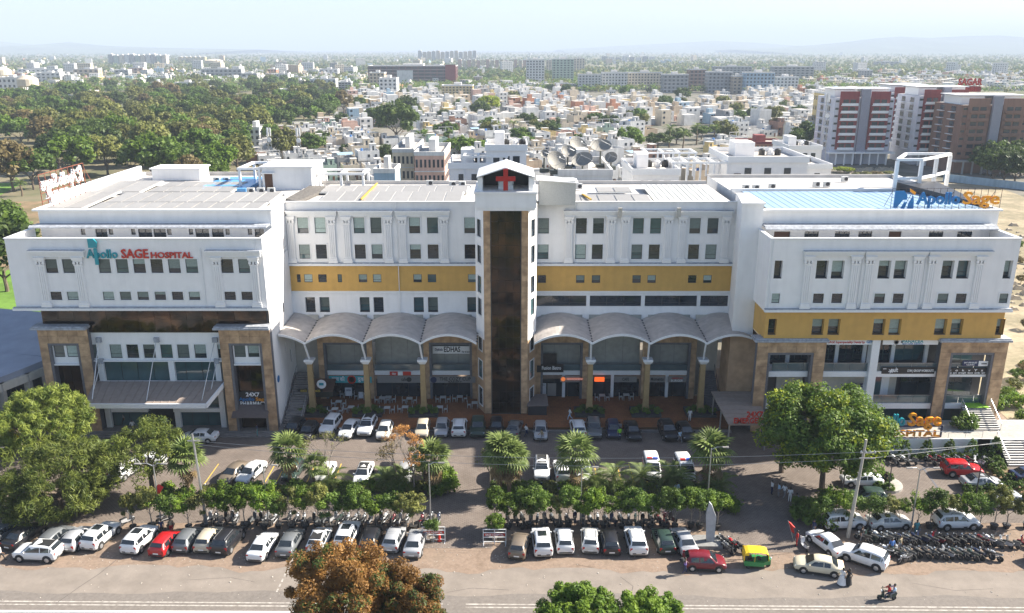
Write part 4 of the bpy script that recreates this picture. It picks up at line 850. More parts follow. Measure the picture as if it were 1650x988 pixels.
# signs on the right wing galleries
shop_sign('white fascia with red and blue letters reading SAGE Superspeciality Dental by GENESIS', 1331, 1418, 547, 555.5, 95.75, WHP, [('SAGE Superspeciality Dental by', .38, .28, .62, .68, REDP), ('GENESIS', .87, .3, .75, .24, BLUEP)])
shop_sign('white fascia with teal letters reading PANACEA and a ring logo', 1423, 1512, 547, 555.5, 95.75, WHP, [('PANACEA', .54, .36, .75, .38, TEALP), ('SKIN HAIR DENTAL', .54, .05, .3, .38, BLUEP), ('&', .34, .35, .6, .04, BLKP)], disc=[(.24, .3, SIGG), (.2401, .22, WHP)])
cs = shop_sign('black fascia with white letters reading cult and GYM GROUP WORKOUTS', 1421, 1506, 592, 602.5, 95.85, BLKP, [('cult', .24, .3, .95, .13, WHP), ('GYM | GROUP WORKOUTS', .73, .32, .5, .5, WHP), ('NOW', .05, .7, .25, .06, WHP)])
q = MB()
for i in range(6): a = pi*i/6; q.box(-1.85-.28*abs(cos(a)) if False else -1.9, -.03, -.04, -1.9+.01, -.001, .04)
for i in range(3): a = pi*i/3+.3; c = Vector((-2.15, -.02, -.05)); d = Vector((cos(a), 0, sin(a)))*.3; q.tube(c-d, c+d, .06, n=4)
q.build('star_logo', [WHP], cs)
shop_sign('black fascia with a row of small white activity icons in the right stone frame', 1524, 1598, 593, 603.5, 95.85, BLKP, [('yoga  gym  strength  dance  cardio  spin  run', .5, .15, .35, .92, WHP), ('x   o   k   v   Y   z   n', .5, .5, .45, .88, WHP)])
shop_sign('navy and white banner on the upper railing in the right stone frame', 1551, 1577, 581, 590, 95.85, SIGN_N, [('ENT SPECIALIST', .5, .5, .35, .8, WHP), ('CLINIC', .5, .15, .3, .5, WHP)])
shop_sign('white and black banner beside the navy one on the upper railing', 1577, 1592, 582, 590, 95.8, WHP, [('DERMA', .6, .35, .4, .6, BLKP)])
for i, u in enumerate((1374, 1391)): shop_sign(f'standing white and dark poster against the pale wall of the lower gallery, {"left" if i == 0 else "right"} one', u-5.5, u+5.5, 618, 638, 98.0, M('poster_white', (.5, .52, .55), .5, .1), [], name='poster'); 
for i, u in enumerate((1374.5, 1391.5)): shop_sign(f'dark header of the {"left" if i == 0 else "right"} standing poster in the lower gallery', u-5.5, u+5.5, 618, 624, 97.9, SIGN_N, [('GYM', .5, .3, .5, .6, WHP)], name='poster_header')
# garden letter sign
s = sroot('garden_letter_sign', 'freestanding letters reading Apollo Sage over HOSPITAL on the garden terrace', 0, 90.4, 2.0)
xa, xb = X(1460, 690, 90.4), X(1515, 690, 90.4); xl = X(1400, 690, 90.4)
q = MB(); q.box(xl-1, -.1, 1.35, xb+.2, .1, 1.5); q.box(xb+.1, -.1, 0, xb+.25, .1, 1.5); q.box(xl-.8, -.1, 0, xl-.65, .1, 1.35); q.build('beam', [SIGN_N], s)
lettering(s, 'Sage', (xa+xb)/2, -.05, 1.55, 2.2, ORANGEP, .16, width=xb-xa, bold=.018); lettering(s, 'Apollo', (xl+xa)/2-.1, -.05, 1.55, 2.0, TEALP, .16, width=xa-xl-.3, bold=.018); lettering(s, 'HOSPITAL', (xl+xb)/2+.6, -.05, .15, 1.05, ORANGEP, .12, width=xb-xl-1.2, bold=.018)
# ================================================================== vehicles
ORD = ['first', 'second', 'third', 'fourth', 'fifth', 'sixth', 'seventh', 'eighth', 'ninth', 'tenth', 'eleventh', 'twelfth', 'thirteenth', 'fourteenth', 'fifteenth', 'sixteenth', 'seventeenth', 'eighteenth', 'nineteenth', 'twentieth']
for t in ('twenty', 'thirty', 'forty', 'fifty', 'sixty', 'seventy', 'eighty', 'ninety'):
    if t != 'twenty': ORD.append(t[:-1]+'ieth')
    ORD += [t+'-'+o for o in ORD[:9]]
PC = {'white': (.72, .73, .74), 'silver': (.40, .41, .43), 'grey': (.15, .16, .17), 'black': (.018, .018, .022), 'red': (.42, .012, .015), 'maroon': (.16, .012, .02),
      'beige': (.50, .45, .35), 'cream': (.62, .56, .42), 'bronze': (.19, .155, .12), 'green': (.03, .055, .045), 'blue': (.02, .03, .075), 'pearl': (.60, .60, .58), 'brown': (.10, .06, .04)}
def paint(c): return M('car_paint_'+c, PC[c], .28, .03, 2, metal=.15 if c in ('silver', 'grey', 'bronze') else 0, spec=.6)
TYRE = M('tyre_rubber', (.02, .02, .02), .85, .1); RIM = M('wheel_rim', (.45, .46, .48), .3, .1, metal=.6)
CGL = M('car_glass', (.02, .025, .03), .05, .2, 1, spec=1.0); TRIM = M('black_trim', (.025, .025, .025), .6, .1)
HL = M('headlight_lens', (.65, .68, .72), .1, .05); TL = M('tail_light_lens', (.35, .01, .01), .2, .1); PLATE = M('number_plate', (.75, .75, .72), .5, .1)
CARS = {
 'hatchback': dict(st=[(-1.93, .42, .72, .76, .68, .55), (-1.88, .27, .93, 1.0, .80, .64), (-1.74, .25, .96, 1.18, .835, .63), (-1.45, .24, .95, 1.44, .845, .60), (-.9, .22, .94, 1.53, .85, .60), (0, .2, .92, 1.55, .85, .60), (.42, .2, .92, 1.49, .85, .58), (1.08, .2, .94, .99, .85, .66), (1.5, .22, .88, .91, .83, .66), (1.82, .28, .74, .77, .77, .6), (1.93, .4, .6, .62, .66, .5)], wx=(-1.2, 1.2), wr=.31, ws=(.42, 1.08), rg=(-1.45, -1.78)),
 'sedan': dict(st=[(-2.2, .42, .76, .80, .70, .58), (-2.14, .28, .96, 1.0, .80, .68), (-1.85, .25, .99, 1.04, .85, .68), (-1.62, .24, .98, 1.06, .86, .66), (-1.05, .22, .95, 1.40, .865, .60), (-.5, .2, .93, 1.47, .87, .60), (.05, .2, .92, 1.47, .87, .60), (.42, .2, .92, 1.40, .87, .59), (1.15, .2, .92, .97, .865, .68), (1.7, .22, .85, .88, .84, .68), (2.05, .28, .72, .75, .78, .6), (2.2, .4, .58, .6, .66, .5)], wx=(-1.3, 1.35), wr=.32, ws=(.42, 1.15), rg=(-1.05, -1.62)),
 'suv': dict(st=[(-2.12, .5, .85, .9, .74, .64), (-2.06, .33, 1.08, 1.15, .86, .72), (-1.95, .32, 1.1, 1.32, .90, .70), (-1.72, .3, 1.1, 1.60, .905, .68), (-1.1, .28, 1.08, 1.68, .91, .68), (0, .28, 1.06, 1.70, .91, .68), (.35, .28, 1.05, 1.64, .91, .66), (.98, .28, 1.07, 1.13, .91, .74), (1.6, .3, 1.03, 1.06, .90, .76), (1.98, .36, .92, .95, .85, .72), (2.12, .5, .72, .75, .75, .62)], wx=(-1.33, 1.33), wr=.37, ws=(.35, .98), rg=(-1.72, -2.0)),
 'van': dict(st=[(-2.2, .5, .9, 1.0, .74, .7), (-2.15, .33, 1.15, 1.5, .82, .74), (-2.05, .32, 1.15, 1.95, .83, .74), (-1.2, .3, 1.13, 2.02, .84, .76), (0, .28, 1.12, 2.02, .84, .76), (.85, .28, 1.1, 1.93, .84, .73), (1.55, .28, 1.08, 1.14, .84, .76), (1.95, .36, .95, .98, .8, .7), (2.08, .5, .72, .75, .72, .6)], wx=(-1.35, 1.35), wr=.33, ws=(.85, 1.55), rg=(-2.05, -2.17)),
}
_cars = {}
def lerp_st(st, x):
    for a, b in zip(st, st[1:]):
        if a[0] <= x <= b[0]:
            t = (x-a[0])/(b[0]-a[0]); return [a[i]+(b[i]-a[i])*t for i in range(6)]
    return list(st[0] if x < st[0][0] else st[-1])
def make_car(kind, color, extras=()):
    C = CARS[kind]; st = C['st']; mb = MB(); P = paint(color); body = []
    def sec(s):
        x, zb, zl, zt, hw, ht = s; zm = (zb+zl)/2
        half = [(0, zb), (hw*.86, zb), (hw*.97, zb+.09), (hw, zm), (hw*.985, zl-.05), (hw*.95, zl), (ht+.035, max(zl, zt-.09)), (ht-.07, zt), (0, zt+.012)]
        return [(x, y, z) for y, z in half] + [(x, -y, z) for y, z in half[-2:0:-1]]
    xs = sorted({s[0] for s in st} | {round(st[0][0]+(st[-1][0]-st[0][0])*i/14, 2) for i in range(1, 14)})
    S = [sec(lerp_st(st, x)) for x in xs]; n = len(S[0])
    for s in S: mb.v += s
    for i in range(len(S)-1):
        for k in range(n): mb.f.append((i*n+k, i*n+(k+1) % n, (i+1)*n+(k+1) % n, (i+1)*n+k)[::-1]); mb.m.append(0)
    mb.f.append(tuple(range(n))); mb.f.append(tuple((len(S)-1)*n+k for k in range(n))[::-1]); mb.m += [0, 0]
    root = thing('parked_car', 'x', 'car'); o = mb.build('body', [P], root, smooth=True)
    x0, x1 = C['rg'][0], C['ws'][0]
    # trim below the doors
    q = MB(); hw = st[5][4]; q.box(st[1][0]+.05, -hw*.99, .2, st[-2][0]-.02, hw*.99, .36); q.build('sill_trim', [TRIM], root)
    def side(xa, xb, lo, hi, sg, out=.014):
        r = []
        for x, t in ((xa, lo), (xb, lo), (xb, hi), (xa, hi)):
            s = lerp_st(st, x); y0, z0, y1, z1 = s[4]*.95, s[2], s[5]+.035, max(s[2], s[3]-.09); r.append((x, sg*(y0+(y1-y0)*t+out), z0+(z1-z0)*t))
        return r
    xm = (x0+x1)/2 - .05; rr = C['rg']
    for sg in (1, -1):
        for xa, xb in ((xm+.05, x1+.32), (x0+.12, xm-.03)) + (((x0-.32 if kind != 'sedan' else x0-.2, x0+.05),) if kind in ('suv', 'van') else ()):
            q = MB(); f = side(xa, xb, .06, .93, sg); q.quad(f if sg < 0 else f[::-1])
            if xb > x1+.1: f = side(xm+.05, x1+.02, .06, .93, sg)[:]; a = side(x1+.02, x1+.42, .06, .93, sg); q = MB(); tri = [f[0], a[1] if False else side(xa, x1+.45, .06, .5, sg)[1], f[2], f[3]]; q.quad(tri if sg < 0 else tri[::-1])
            q.build('side_window', [CGL], root)
    def cross(xa, xb, ins, name, off=.02):
        a, b = lerp_st(st, xa), lerp_st(st, xb); d = Vector((b[0]-a[0], 0, b[3]-a[3])); nrm = Vector((-d.z, 0, d.x)).normalized()
        if nrm.z < 0: nrm = -nrm
        A = Vector((a[0], 0, a[3]+.012))+d*.07+nrm*off; B = Vector((b[0], 0, b[3]+.012))-d*.04+nrm*off; ya, yb = a[5]-.07, b[5]-.02
        q = MB(); q.quad([(A.x, -ya, A.z), (A.x, ya, A.z), (B.x, yb, B.z), (B.x, -yb, B.z)][::(1 if xb < xa else -1)]); q.build(name, [CGL], root)
    cross(C['ws'][0], C['ws'][1], .06, 'windscreen'); cross(rr[0], rr[1], .06, 'rear_window')
    wm = MB(); w_ = C['wr']; wm.lathe([(w_*.6, -.1), (w_, -.1), (w_, .1), (w_*.62, .1)], 14, axis='y'); wme = wm.mesh('wheel', [TYRE], True)
    rm = MB(); rm.lathe([(w_*.62, -.02), (w_*.6, .02), (.06, .05)], 10, axis='y'); rme = rm.mesh('rim', [RIM])
    am = MB(); am.lathe([(w_+.07, 0), (w_+.07, .012)], 16, axis='y'); ame = am.mesh('wheel_arch', [TRIM])
    for x in C['wx']:
        for sg in (1, -1):
            y = lerp_st(st, x)[4]; wv = put('wheel', wme, root, (x, sg*(y-.06), w_)); put('rim', rme, wv, (0, sg*.085, 0), pi if sg < 0 else 0)
            a = put('wheel_arch', ame, root, (x, sg*(y-.004), w_+.04), pi if sg < 0 else 0)
    f, r = st[-1], st[0]
    for sg in (1, -1):
        s = lerp_st(st, st[-2][0]-.02); q = MB(); q.box(s[0]-.16, sg*s[4]*.97-.2*(sg > 0), s[2]-.15, s[0]+.06, sg*s[4]*.97+.2*(sg < 0), s[2]-.02); q.build('headlight', [HL], root)
        s = lerp_st(st, st[1][0]); q = MB(); hgt = .3 if kind != 'sedan' else .16; q.box(s[0]-.045, sg*s[4]*.97-.22*(sg > 0), s[2]-hgt, s[0]+.14, sg*s[4]*.97+.22*(sg < 0), s[2]-.02); q.build('tail_light', [TL], root)
        s = lerp_st(st, x1+.38); q = MB(); q.box(s[0], sg*(s[4]+.02)-.09, s[2]-.02, s[0]+.1, sg*(s[4]+.02)+.09, s[2]+.12); q.build('mirror', [P if color not in ('beige',) else TRIM], root)
    q = MB(); q.box(r[0]-.03, -.26, .5, r[0]+.02, .26, .62); q.build('number_plate', [PLATE], root)
    q = MB(); q.box(f[0]-.05, -.45, f[1]+.04, f[0]+.03, .45, f[1]+.16); q.build('grille', [TRIM], root)
    q = MB(); q.box(r[0]-.02, -.6, r[1]-.06, r[0]+.06, .6, r[1]+.06); q.build('bumper', [TRIM], root)
    zt = lerp_st(st, -.4)[3]
    if 'sunroof' in extras: q = MB(); q.box(-.75, -.42, zt-.01, .15, .42, zt+.025); q.build('sunroof', [CGL], root)
    if 'rails' in extras:
        for sg in (1, -1): q = MB(); q.path([(x1-.25, sg*.54, zt-.02), (x1-.35, sg*.54, zt+.05), (x0+.2, sg*.54, zt+.05), (x0+.05, sg*.54, zt-.03)], .022, n=5); q.build('roof_rail', [STEEL if color != 'silver' else TRIM], root)
    if 'blackroof' in extras: q = MB(); q.hexa([(x0+.1, -.58, zt-.06), (x1-.05, -.58, zt-.08), (x1-.05, .58, zt-.08), (x0+.1, .58, zt-.06), (x0+.1, -.5, zt+.018), (x1-.05, -.5, zt+.0), (x1-.05, .5, zt+.0), (x0+.1, .5, zt+.018)]); q.build('roof_panel', [TRIM], root)
    if 'ambulance' in extras:
        q = MB(); q.box(.0, -.6, zt+.01, .3, -.05, zt+.16); q.build('light_bar', [M('red_lamp', (.5, .02, .02), .3)], root); q = MB(); q.box(.0, .05, zt+.01, .3, .6, zt+.16); q.build('light_bar', [M('blue_lamp', (.03, .08, .5), .3)], root)
        for sg in (1, -1):
            q = MB(); q.box(-1.9, sg*.86-.008, .86, 1.0, sg*.86+.008, 1.0); q.build('stripe', [M('red_stripe', (.5, .02, .02), .5)], root)
    return root
CARDESC = {'hatchback': 'hatchback', 'sedan': 'saloon car', 'suv': 'suv', 'van': 'ambulance van'}
ALLCARS = []
def car(kind, color, u, v, rz, extras=(), desc=None, row=None, x=None):
    key = (kind, color, tuple(extras)); xx, yy = gp(u, v, .6)
    if key not in _cars: r = make_car(*key); _cars[key] = r; r.location = (xx, yy, .02); r.rotation_euler = (0, 0, radians(rz)); o = r
    else: o = copy_tree(_cars[key], (xx, yy, .02), radians(rz))
    o['category'] = 'ambulance' if 'ambulance' in extras else 'car'; o['label'] = desc or ''; o['group'] = row or ''
    ALLCARS.append([o, u, f"{color} {CARDESC[kind]}" + (' with sunroof' if 'sunroof' in extras else ''), row, desc]); return o
R1 = 'cars parked nose in along the roadside'
row1 = [('suv', 'white', 62, 890, 176, ('blackroof',)), ('hatchback', 'grey', 90, 866, 80, ()), ('hatchback', 'silver', 125, 867, 84, ()), ('suv', 'white', 163, 863, 80, ('sunroof',)), ('suv', 'white', 226, 869, 82, ('sunroof',)),
 ('hatchback', 'red', 268, 874, 82, ()), ('hatchback', 'grey', 304, 868, 84, ()), ('hatchback', 'beige', 337, 868, 86, ()), ('suv', 'black', 368, 870, 82, ('rails',)), ('sedan', 'white', 424, 879, 84, ()), ('sedan', 'grey', 468, 873, 86, ()),
 ('hatchback', 'white', 515, 869, 86, ('blackroof',)), ('suv', 'white', 560, 862, 86, ('sunroof',)), ('hatchback', 'black', 598, 866, 88, ()), ('hatchback', 'silver', 635, 868, 84, ()), ('sedan', 'silver', 669, 874, 87, ()),
 ('hatchback', 'bronze', 837, 878, 81, ()), ('suv', 'white', 873, 873, 93, ('sunroof',)), ('hatchback', 'white', 909, 870, 91, ()), ('hatchback', 'pearl', 951, 869, 86, ('rails',)), ('hatchback', 'black', 982, 872, 91, ()),
 ('suv', 'white', 1024, 871, 91, ('rails',)), ('hatchback', 'green', 1069, 870, 93, ()), ('sedan', 'silver', 1101, 871, 97, ())]
for k, c, u, v, rz, e in row1: car(k, c, u, v, rz, e, row=R1)
R2 = 'cars parked between the palms and the forecourt lane'
for k, c, u, v, rz, e in [('sedan', 'bronze', 377, 762, -104, ()), ('sedan', 'white', 405, 761, -104, ()), ('hatchback', 'green', 473, 758, -95, ()), ('sedan', 'white', 524, 763, -93, ()), ('sedan', 'white', 586, 763, -92, ('blackroof',)), ('sedan', 'black', 620, 764, -92, ()), ('sedan', 'silver', 652, 763, -92, ()),
 ('hatchback', 'grey', 806, 765, -90, ()), ('suv', 'white', 873, 757, -91, ('blackroof', 'rails')), ('suv', 'white', 906, 759, 92, ()), ('sedan', 'white', 940, 760, -88, ('blackroof',)), ('suv', 'white', 205, 757, 70, ()), ('sedan', 'white', 238, 742, 176, ())]: car(k, c, u, v, rz, e, row=R2)
car('van', 'white', 1050, 757, -92, ('ambulance',), 'white ambulance van with red and blue roof lamps, behind the small date palms', 'ambulances beside the palms')
car('van', 'white', 1103, 759, -88, ('ambulance',), 'white ambulance van parked nearer the tall fan palm, right of the other one', 'ambulances beside the palms')
R3 = 'cars parked in the shade of the hospital front'
car('sedan', 'white', 322, 703, 178, (), 'white saloon car side-on beside the hospital entrance steps')
for k, c, u, v, rz, e in [('suv', 'black', 474, 692, -98, ()), ('hatchback', 'black', 497, 695, -96, ()), ('suv', 'white', 533, 686, -98, ('rails',)), ('sedan', 'white', 563, 691, -98, ()), ('suv', 'white', 592, 688, -94, ('blackroof',)), ('hatchback', 'pearl', 620, 694, -92, ()),
 ('hatchback', 'beige', 681, 691, -90, ()), ('hatchback', 'silver', 712, 690, -90, ()), ('suv', 'white', 740, 689, 91, ('rails',)), ('suv', 'green', 770, 690, -89, ()), ('hatchback', 'black', 800, 688, -90, ()), ('sedan', 'grey', 829, 690, 80, ()),
 ('hatchback', 'silver', 871, 695, -91, ()), ('suv', 'white', 931, 691, 92, ('rails',)), ('suv', 'grey', 957, 692, -92, ()), ('hatchback', 'blue', 988, 692, -92, ()), ('sedan', 'black', 1019, 694, -88, ()), ('suv', 'black', 1076, 695, -86, ()), ('hatchback', 'black', 1104, 696, -84, ())]: car(k, c, u, v, rz, e, row=R3)
R4 = 'cars in the right-hand car park'
for k, c, u, v, rz, e, d in [('suv', 'red', 1550, 757, -6, (), 'bright red suv in front of the garden steps'), ('sedan', 'silver', 1582, 777, 0, ('blackroof',), 'silver saloon car beside the clipped bushes, just in front of the red suv'),
  ('sedan', 'blue', 1660, 766, 5, (), 'dark blue saloon car cut by the picture edge below the garden steps'), ('sedan', 'white', 1388, 773, 176, (), 'white saloon car half behind the big spreading tree and the lantern post'),
  ('hatchback', 'green', 1398, 800, 175, (), 'dark green hatchback behind the potted trees below the round flower bed'), ('suv', 'white', 1358, 840, 5, (), 'white suv behind the potted trees left of the concrete pole'),
  ('sedan', 'pearl', 1432, 840, 5, (), 'pearl white saloon car behind the potted trees right of the concrete pole'), ('suv', 'white', 1540, 840, 2, ('rails',), 'white pickup-like suv behind the potted trees at the right'),
  ('sedan', 'silver', 1632, 806, 4, (), 'silver saloon car behind the low clipped bushes near the picture edge'),
  ('sedan', 'black', 1690, 893, 20, (), 'black saloon car at the end of the motorcycle rows')]: car(k, c, u, v, rz, e, d, R4)
R5 = 'vehicles standing on the road edge'
for k, c, u, v, rz, e, d in [('hatchback', 'maroon', 1135, 905, -4, (), 'maroon hatchback side-on at the road edge beside the green and yellow rickshaw'), ('sedan', 'white', 1332, 874, 112, (), 'white saloon car angled away from the road beside the red banner'),
  ('suv', 'white', 1392, 897, 143, (), 'white suv angled with its tail towards the road beside the motorcycles'), ('sedan', 'cream', 1319, 911, 165, (), 'cream saloon car slanting across the road edge behind two walking people')]: car(k, c, u, v, rz, e, d, R5)
for k, c, u, v, rz in [('sedan', 'black', 40, 862, 75), ('sedan', 'grey', 4, 858, 70)]: car(k, c, u, v, rz, (), f'{c} saloon car in shade under the drooping tree, ' + ('beside the white suv' if u > 20 else 'cut by the picture edge'), R1)
def name_rows():
    rows = {}
    for a in ALLCARS: rows.setdefault(a[3], []).append(a)
    short = {R1: 'roadside row', R2: 'palm-side row', R3: 'shaded row'}; nf = lambda d: d.replace(' with sunroof', '').replace(' car', '')
    for rk, L_ in rows.items():
        L_.sort(key=lambda a: a[1])
        for i, a in enumerate(L_):
            if a[4] or rk not in short: continue
            l, r = (nf(L_[i-1][2]) if i else None), (nf(L_[i+1][2]) if i < len(L_)-1 else None)
            a[0]['label'] = f"{a[2].replace(' car', '')} in the {short[rk]}, " + (f"between a {l} and a {r}" if l and r else (f"next to a {r}, at its left end" if r else f"next to a {l}, at its right end"))
name_rows()
# ------------------------------------------------------------------ auto rickshaws
def rickshaw():
    r = thing('auto_rickshaw', 'x', 'rickshaw'); Y_ = M('rickshaw_yellow', (.75, .50, .02), .5, .05); G_ = M('rickshaw_green', (.02, .22, .06), .4, .05)
    q = MB(); q.hexa([(-1.25, -.62, .35), (.55, -.62, .35), (.55, .62, .35), (-1.25, .62, .35), (-1.3, -.64, .85), (.5, -.64, .8), (.5, .64, .8), (-1.3, .64, .85)]); q.hexa([(.5, -.5, .4), (1.2, -.22, .4), (1.2, .22, .4), (.5, .5, .4), (.5, -.58, .8), (1.15, -.3, .95), (1.15, .3, .95), (.5, .58, .8)])
    q.hexa([(1.0, -.38, .9), (1.15, -.3, .9), (1.15, .3, .9), (1.0, .38, .9), (.78, -.5, 1.25), (.84, -.48, 1.25), (.84, .48, 1.25), (.78, .5, 1.25)]); q.build('body', [G_], r)
    q = MB(); prof = [(-1.3, 1.45), (-1.2, 1.68), (-.9, 1.78), (.2, 1.8), (.7, 1.72), (.86, 1.6)]
    for (a, za), (b, zb) in zip(prof, prof[1:]): q.hexa([(a, -.62, za-.04), (b, -.6, zb-.04), (b, .6, zb-.04), (a, .62, za-.04), (a, -.62, za), (b, -.6, zb), (b, .6, zb), (a, .62, za)])
    q.box(-1.32, -.62, .9, -1.26, .62, 1.5); q.box(-1.3, -.635, 1.45, -.9, -.6, 1.7); q.box(-1.3, .6, 1.45, -.9, .635, 1.7); q.build('hood', [Y_], r)
    q = MB(); q.quad([(.9, -.5, 1.0), (.9, .5, 1.0), (.85, .52, 1.58), (.85, -.52, 1.58)]); q.build('windscreen', [CGL], r)
    for sx in (-1, 1): q = MB(); q.path([(.95, sx*.45, .9), (.85, sx*.58, 1.6)], .03, n=5); q.tube((-.35, sx*.6, .8), (-.35, sx*.6, 1.76), .025, n=5); q.build('hood_frame', [Y_], r)
    q = MB(); q.box(-1.1, -.52, .8, -.5, .52, .95); q.box(-1.2, -.52, .95, -1.0, .52, 1.35); q.box(.0, -.3, .75, .3, .3, .9); q.build('seat', [TRIM], r)
    for x, y in ((1.0, 0), (-.85, .5), (-.85, -.5)): q = MB(); q.lathe([(.22, -.05), (.22, .05)], 12, axis='y'); q.build('wheel', [TYRE], r, (x, y, .22))
    q = MB(); q.ball((1.2, 0, .95), .1, 8, 5); q.build('headlight', [HL], r); return r
rk = rickshaw(); rk['label'] = 'green and yellow auto rickshaw standing at the road edge beside the maroon hatchback'; xx, yy = gp(1220, 905, .5); rk.location = (xx, yy, .02); rk.rotation_euler = (0, 0, radians(-6))
xx, yy = gp(20, 708, .5); copy_tree(rk, (xx, yy, .02), radians(170), 'green and yellow auto rickshaw in shade behind the large tree at the left')
# ------------------------------------------------------------------ motorcycles and scooters
def wheel_mesh(r=.3):
    q = MB(); q.lathe([(r*.72, -.045), (r, -.04), (r, .04), (r*.72, .045)], 12, axis='y', m=0); q.lathe([(.06, -.05), (r*.70, -.01), (r*.70, .01), (.06, .05)], 8, axis='y', m=1); return q.mesh('wheel', [TYRE, M('alloy_dark', (.12, .12, .13), .4, metal=.5)])
WM, WS = wheel_mesh(.3), wheel_mesh(.22)
def motorcycle(col):
    r = thing('motorcycle', 'x', 'motorcycle'); P = paint(col)
    q = MB(); q.ball((.12, 0, .82), .17, 8, 5, 0, .8); q.hexa([(-.1, -.12, .7), (.32, -.13, .72), (.32, .13, .72), (-.1, .12, .7), (-.15, -.08, .84), (.3, -.12, .92), (.3, .12, .92), (-.15, .08, .84)]); q.hexa([(-.75, -.07, .72), (-.15, -.11, .58), (-.15, .11, .58), (-.75, .07, .72), (-.8, -.06, .84), (-.12, -.1, .76), (-.12, .1, .76), (-.8, .06, .84)]); q.build('fuel_tank', [P], r, smooth=False)
    q = MB(); q.hexa([(-.7, -.1, .8), (-.05, -.13, .77), (-.05, .13, .77), (-.7, .1, .8), (-.72, -.09, .9), (-.05, -.11, .84), (-.05, .11, .84), (-.72, .09, .9)]); q.build('seat', [TRIM], r)
    q = MB(); q.box(-.18, -.14, .28, .22, .14, .55, 0); q.tube((.2, 0, .75), (-.5, 0, .45), .04, m=0); q.tube((.3, -.12, .32), (-.6, -.16, .3), .045, m=1); q.box(-.62, -.05, .3, -.18, .05, .36, 0); q.tube((-.5, .1, .35), (-.45, .1, .7), .03, m=1); q.build('engine', [M('engine_metal', (.08, .08, .085), .45, metal=.5), STEEL], r)
    q = MB(); q.tube((.62, .06, .3), (.42, .06, .88), .025); q.tube((.62, -.06, .3), (.42, -.06, .88), .025); q.hexa([(.42, -.05, .6), (.8, -.05, .56), (.8, .05, .56), (.42, .05, .6), (.45, -.05, .64), (.78, -.05, .61), (.78, .05, .61), (.45, .05, .64)]); q.build('fork', [STEEL], r)
    q = MB(); q.path([(.3, -.36, 1.0), (.38, -.18, .98), (.42, 0, .92), (.38, .18, .98), (.3, .36, 1.0)], .018, n=5); q.ball((.34, -.28, 1.14), .05, 6, 4); q.ball((.34, .28, 1.14), .05, 6, 4); q.build('handlebar', [TRIM], r)
    q = MB(); q.ball((.52, 0, .88), .09, 8, 5); q.build('headlight', [HL], r)
    put('wheel', WM, r, (.64, 0, .3)); put('wheel', WM, r, (-.6, 0, .3)); return r
def scooter(col):
    r = thing('scooter', 'x', 'scooter'); P = paint(col)
    q = MB(); q.hexa([(-.7, -.13, .42), (-.08, -.15, .28), (-.08, .15, .28), (-.7, .13, .42), (-.82, -.1, .74), (-.1, -.13, .7), (-.1, .13, .7), (-.82, .1, .74)]); q.box(-.1, -.15, .26, .34, .15, .33)
    q.hexa([(.34, -.2, .3), (.44, -.12, .3), (.44, .12, .3), (.34, .2, .3), (.42, -.22, .85), (.52, -.1, .88), (.52, .1, .88), (.42, .22, .85)]); q.build('body', [P], r)
    q = MB(); q.hexa([(-.78, -.11, .74), (-.08, -.13, .71), (-.08, .13, .71), (-.78, .11, .74), (-.76, -.1, .83), (-.08, -.11, .79), (-.08, .11, .79), (-.76, .1, .83)]); q.build('seat', [TRIM], r)
    q = MB(); q.hexa([(.38, -.13, .86), (.55, -.07, .86), (.55, .07, .86), (.38, .13, .86), (.38, -.1, 1.02), (.48, -.06, 1.0), (.48, .06, 1.0), (.38, .1, 1.02)]); q.path([(.33, -.34, 1.03), (.42, 0, .98), (.33, .34, 1.03)], .02, n=5); q.ball((.36, -.26, 1.15), .05, 6, 4); q.ball((.36, .26, 1.15), .05, 6, 4); q.build('handlebar', [P], r)
    q = MB(); q.box(.5, -.08, .86, .57, .08, .98); q.build('headlight', [HL], r)
    q = MB(); q.tube((.62, 0, .22), (.45, 0, .6), .03); q.hexa([(.45, -.06, .42), (.82, -.06, .36), (.82, .06, .36), (.45, .06, .42), (.48, -.06, .48), (.78, -.06, .44), (.78, .06, .44), (.48, .06, .48)]); q.build('fork', [P], r)
    put('wheel', WS, r, (.63, 0, .22)); put('wheel', WS, r, (-.6, 0, .22)); return r
_bk = {}
br_ = random.Random(11)
def bike(u, v, rz, kind=None, col=None, label='', group='', z=.02, xy=None):
    kind = kind or br_.choice(['m', 'm', 's']); col = col or br_.choice(['black', 'black', 'black', 'black', 'grey', 'blue', 'grey', 'blue', 'maroon', 'silver', 'silver', 'white', 'green'])
    k = (kind, col); xx, yy = xy or gp(u, v, .4)
    if k not in _bk: _bk[k] = o = (motorcycle if kind == 'm' else scooter)(col); o.location = (xx, yy, z); o.rotation_euler = (0, 0, radians(rz))
    else: o = copy_tree(_bk[k], (xx, yy, z), radians(rz))
    n_ = 'motorcycle' if kind == 'm' else 'scooter'
    o['category'] = n_; o['label'] = f'{col} {n_} ' + label; o['group'] = group; return o
def bike_row(us, vs, rz, jr, where, group, step=.62, skip=()):
    (x0, y0), (x1, y1) = gp(us[0], vs[0], .4), gp(us[1], vs[1], .4); n = int(sqrt((x1-x0)**2+(y1-y0)**2)/step); k = 0
    for i in range(n):
        if br_.random() < .06: continue
        t = i/max(1, n-1); bike(0, 0, rz+br_.uniform(-jr, jr), xy=(x0+(x1-x0)*t+br_.uniform(-.08, .08), y0+(y1-y0)*t+br_.uniform(-.2, .2)), label=f"{ORD[k]} from the left in the {where}", group=group); k += 1
bike_row((335, 705), (836, 838), 78, 14, 'row behind the left roadside cars', 'motorcycles behind the left roadside cars', .72)
bike_row((806, 1085), (838, 838), 95, 14, 'row behind the middle roadside cars', 'motorcycles behind the middle roadside cars', .72)
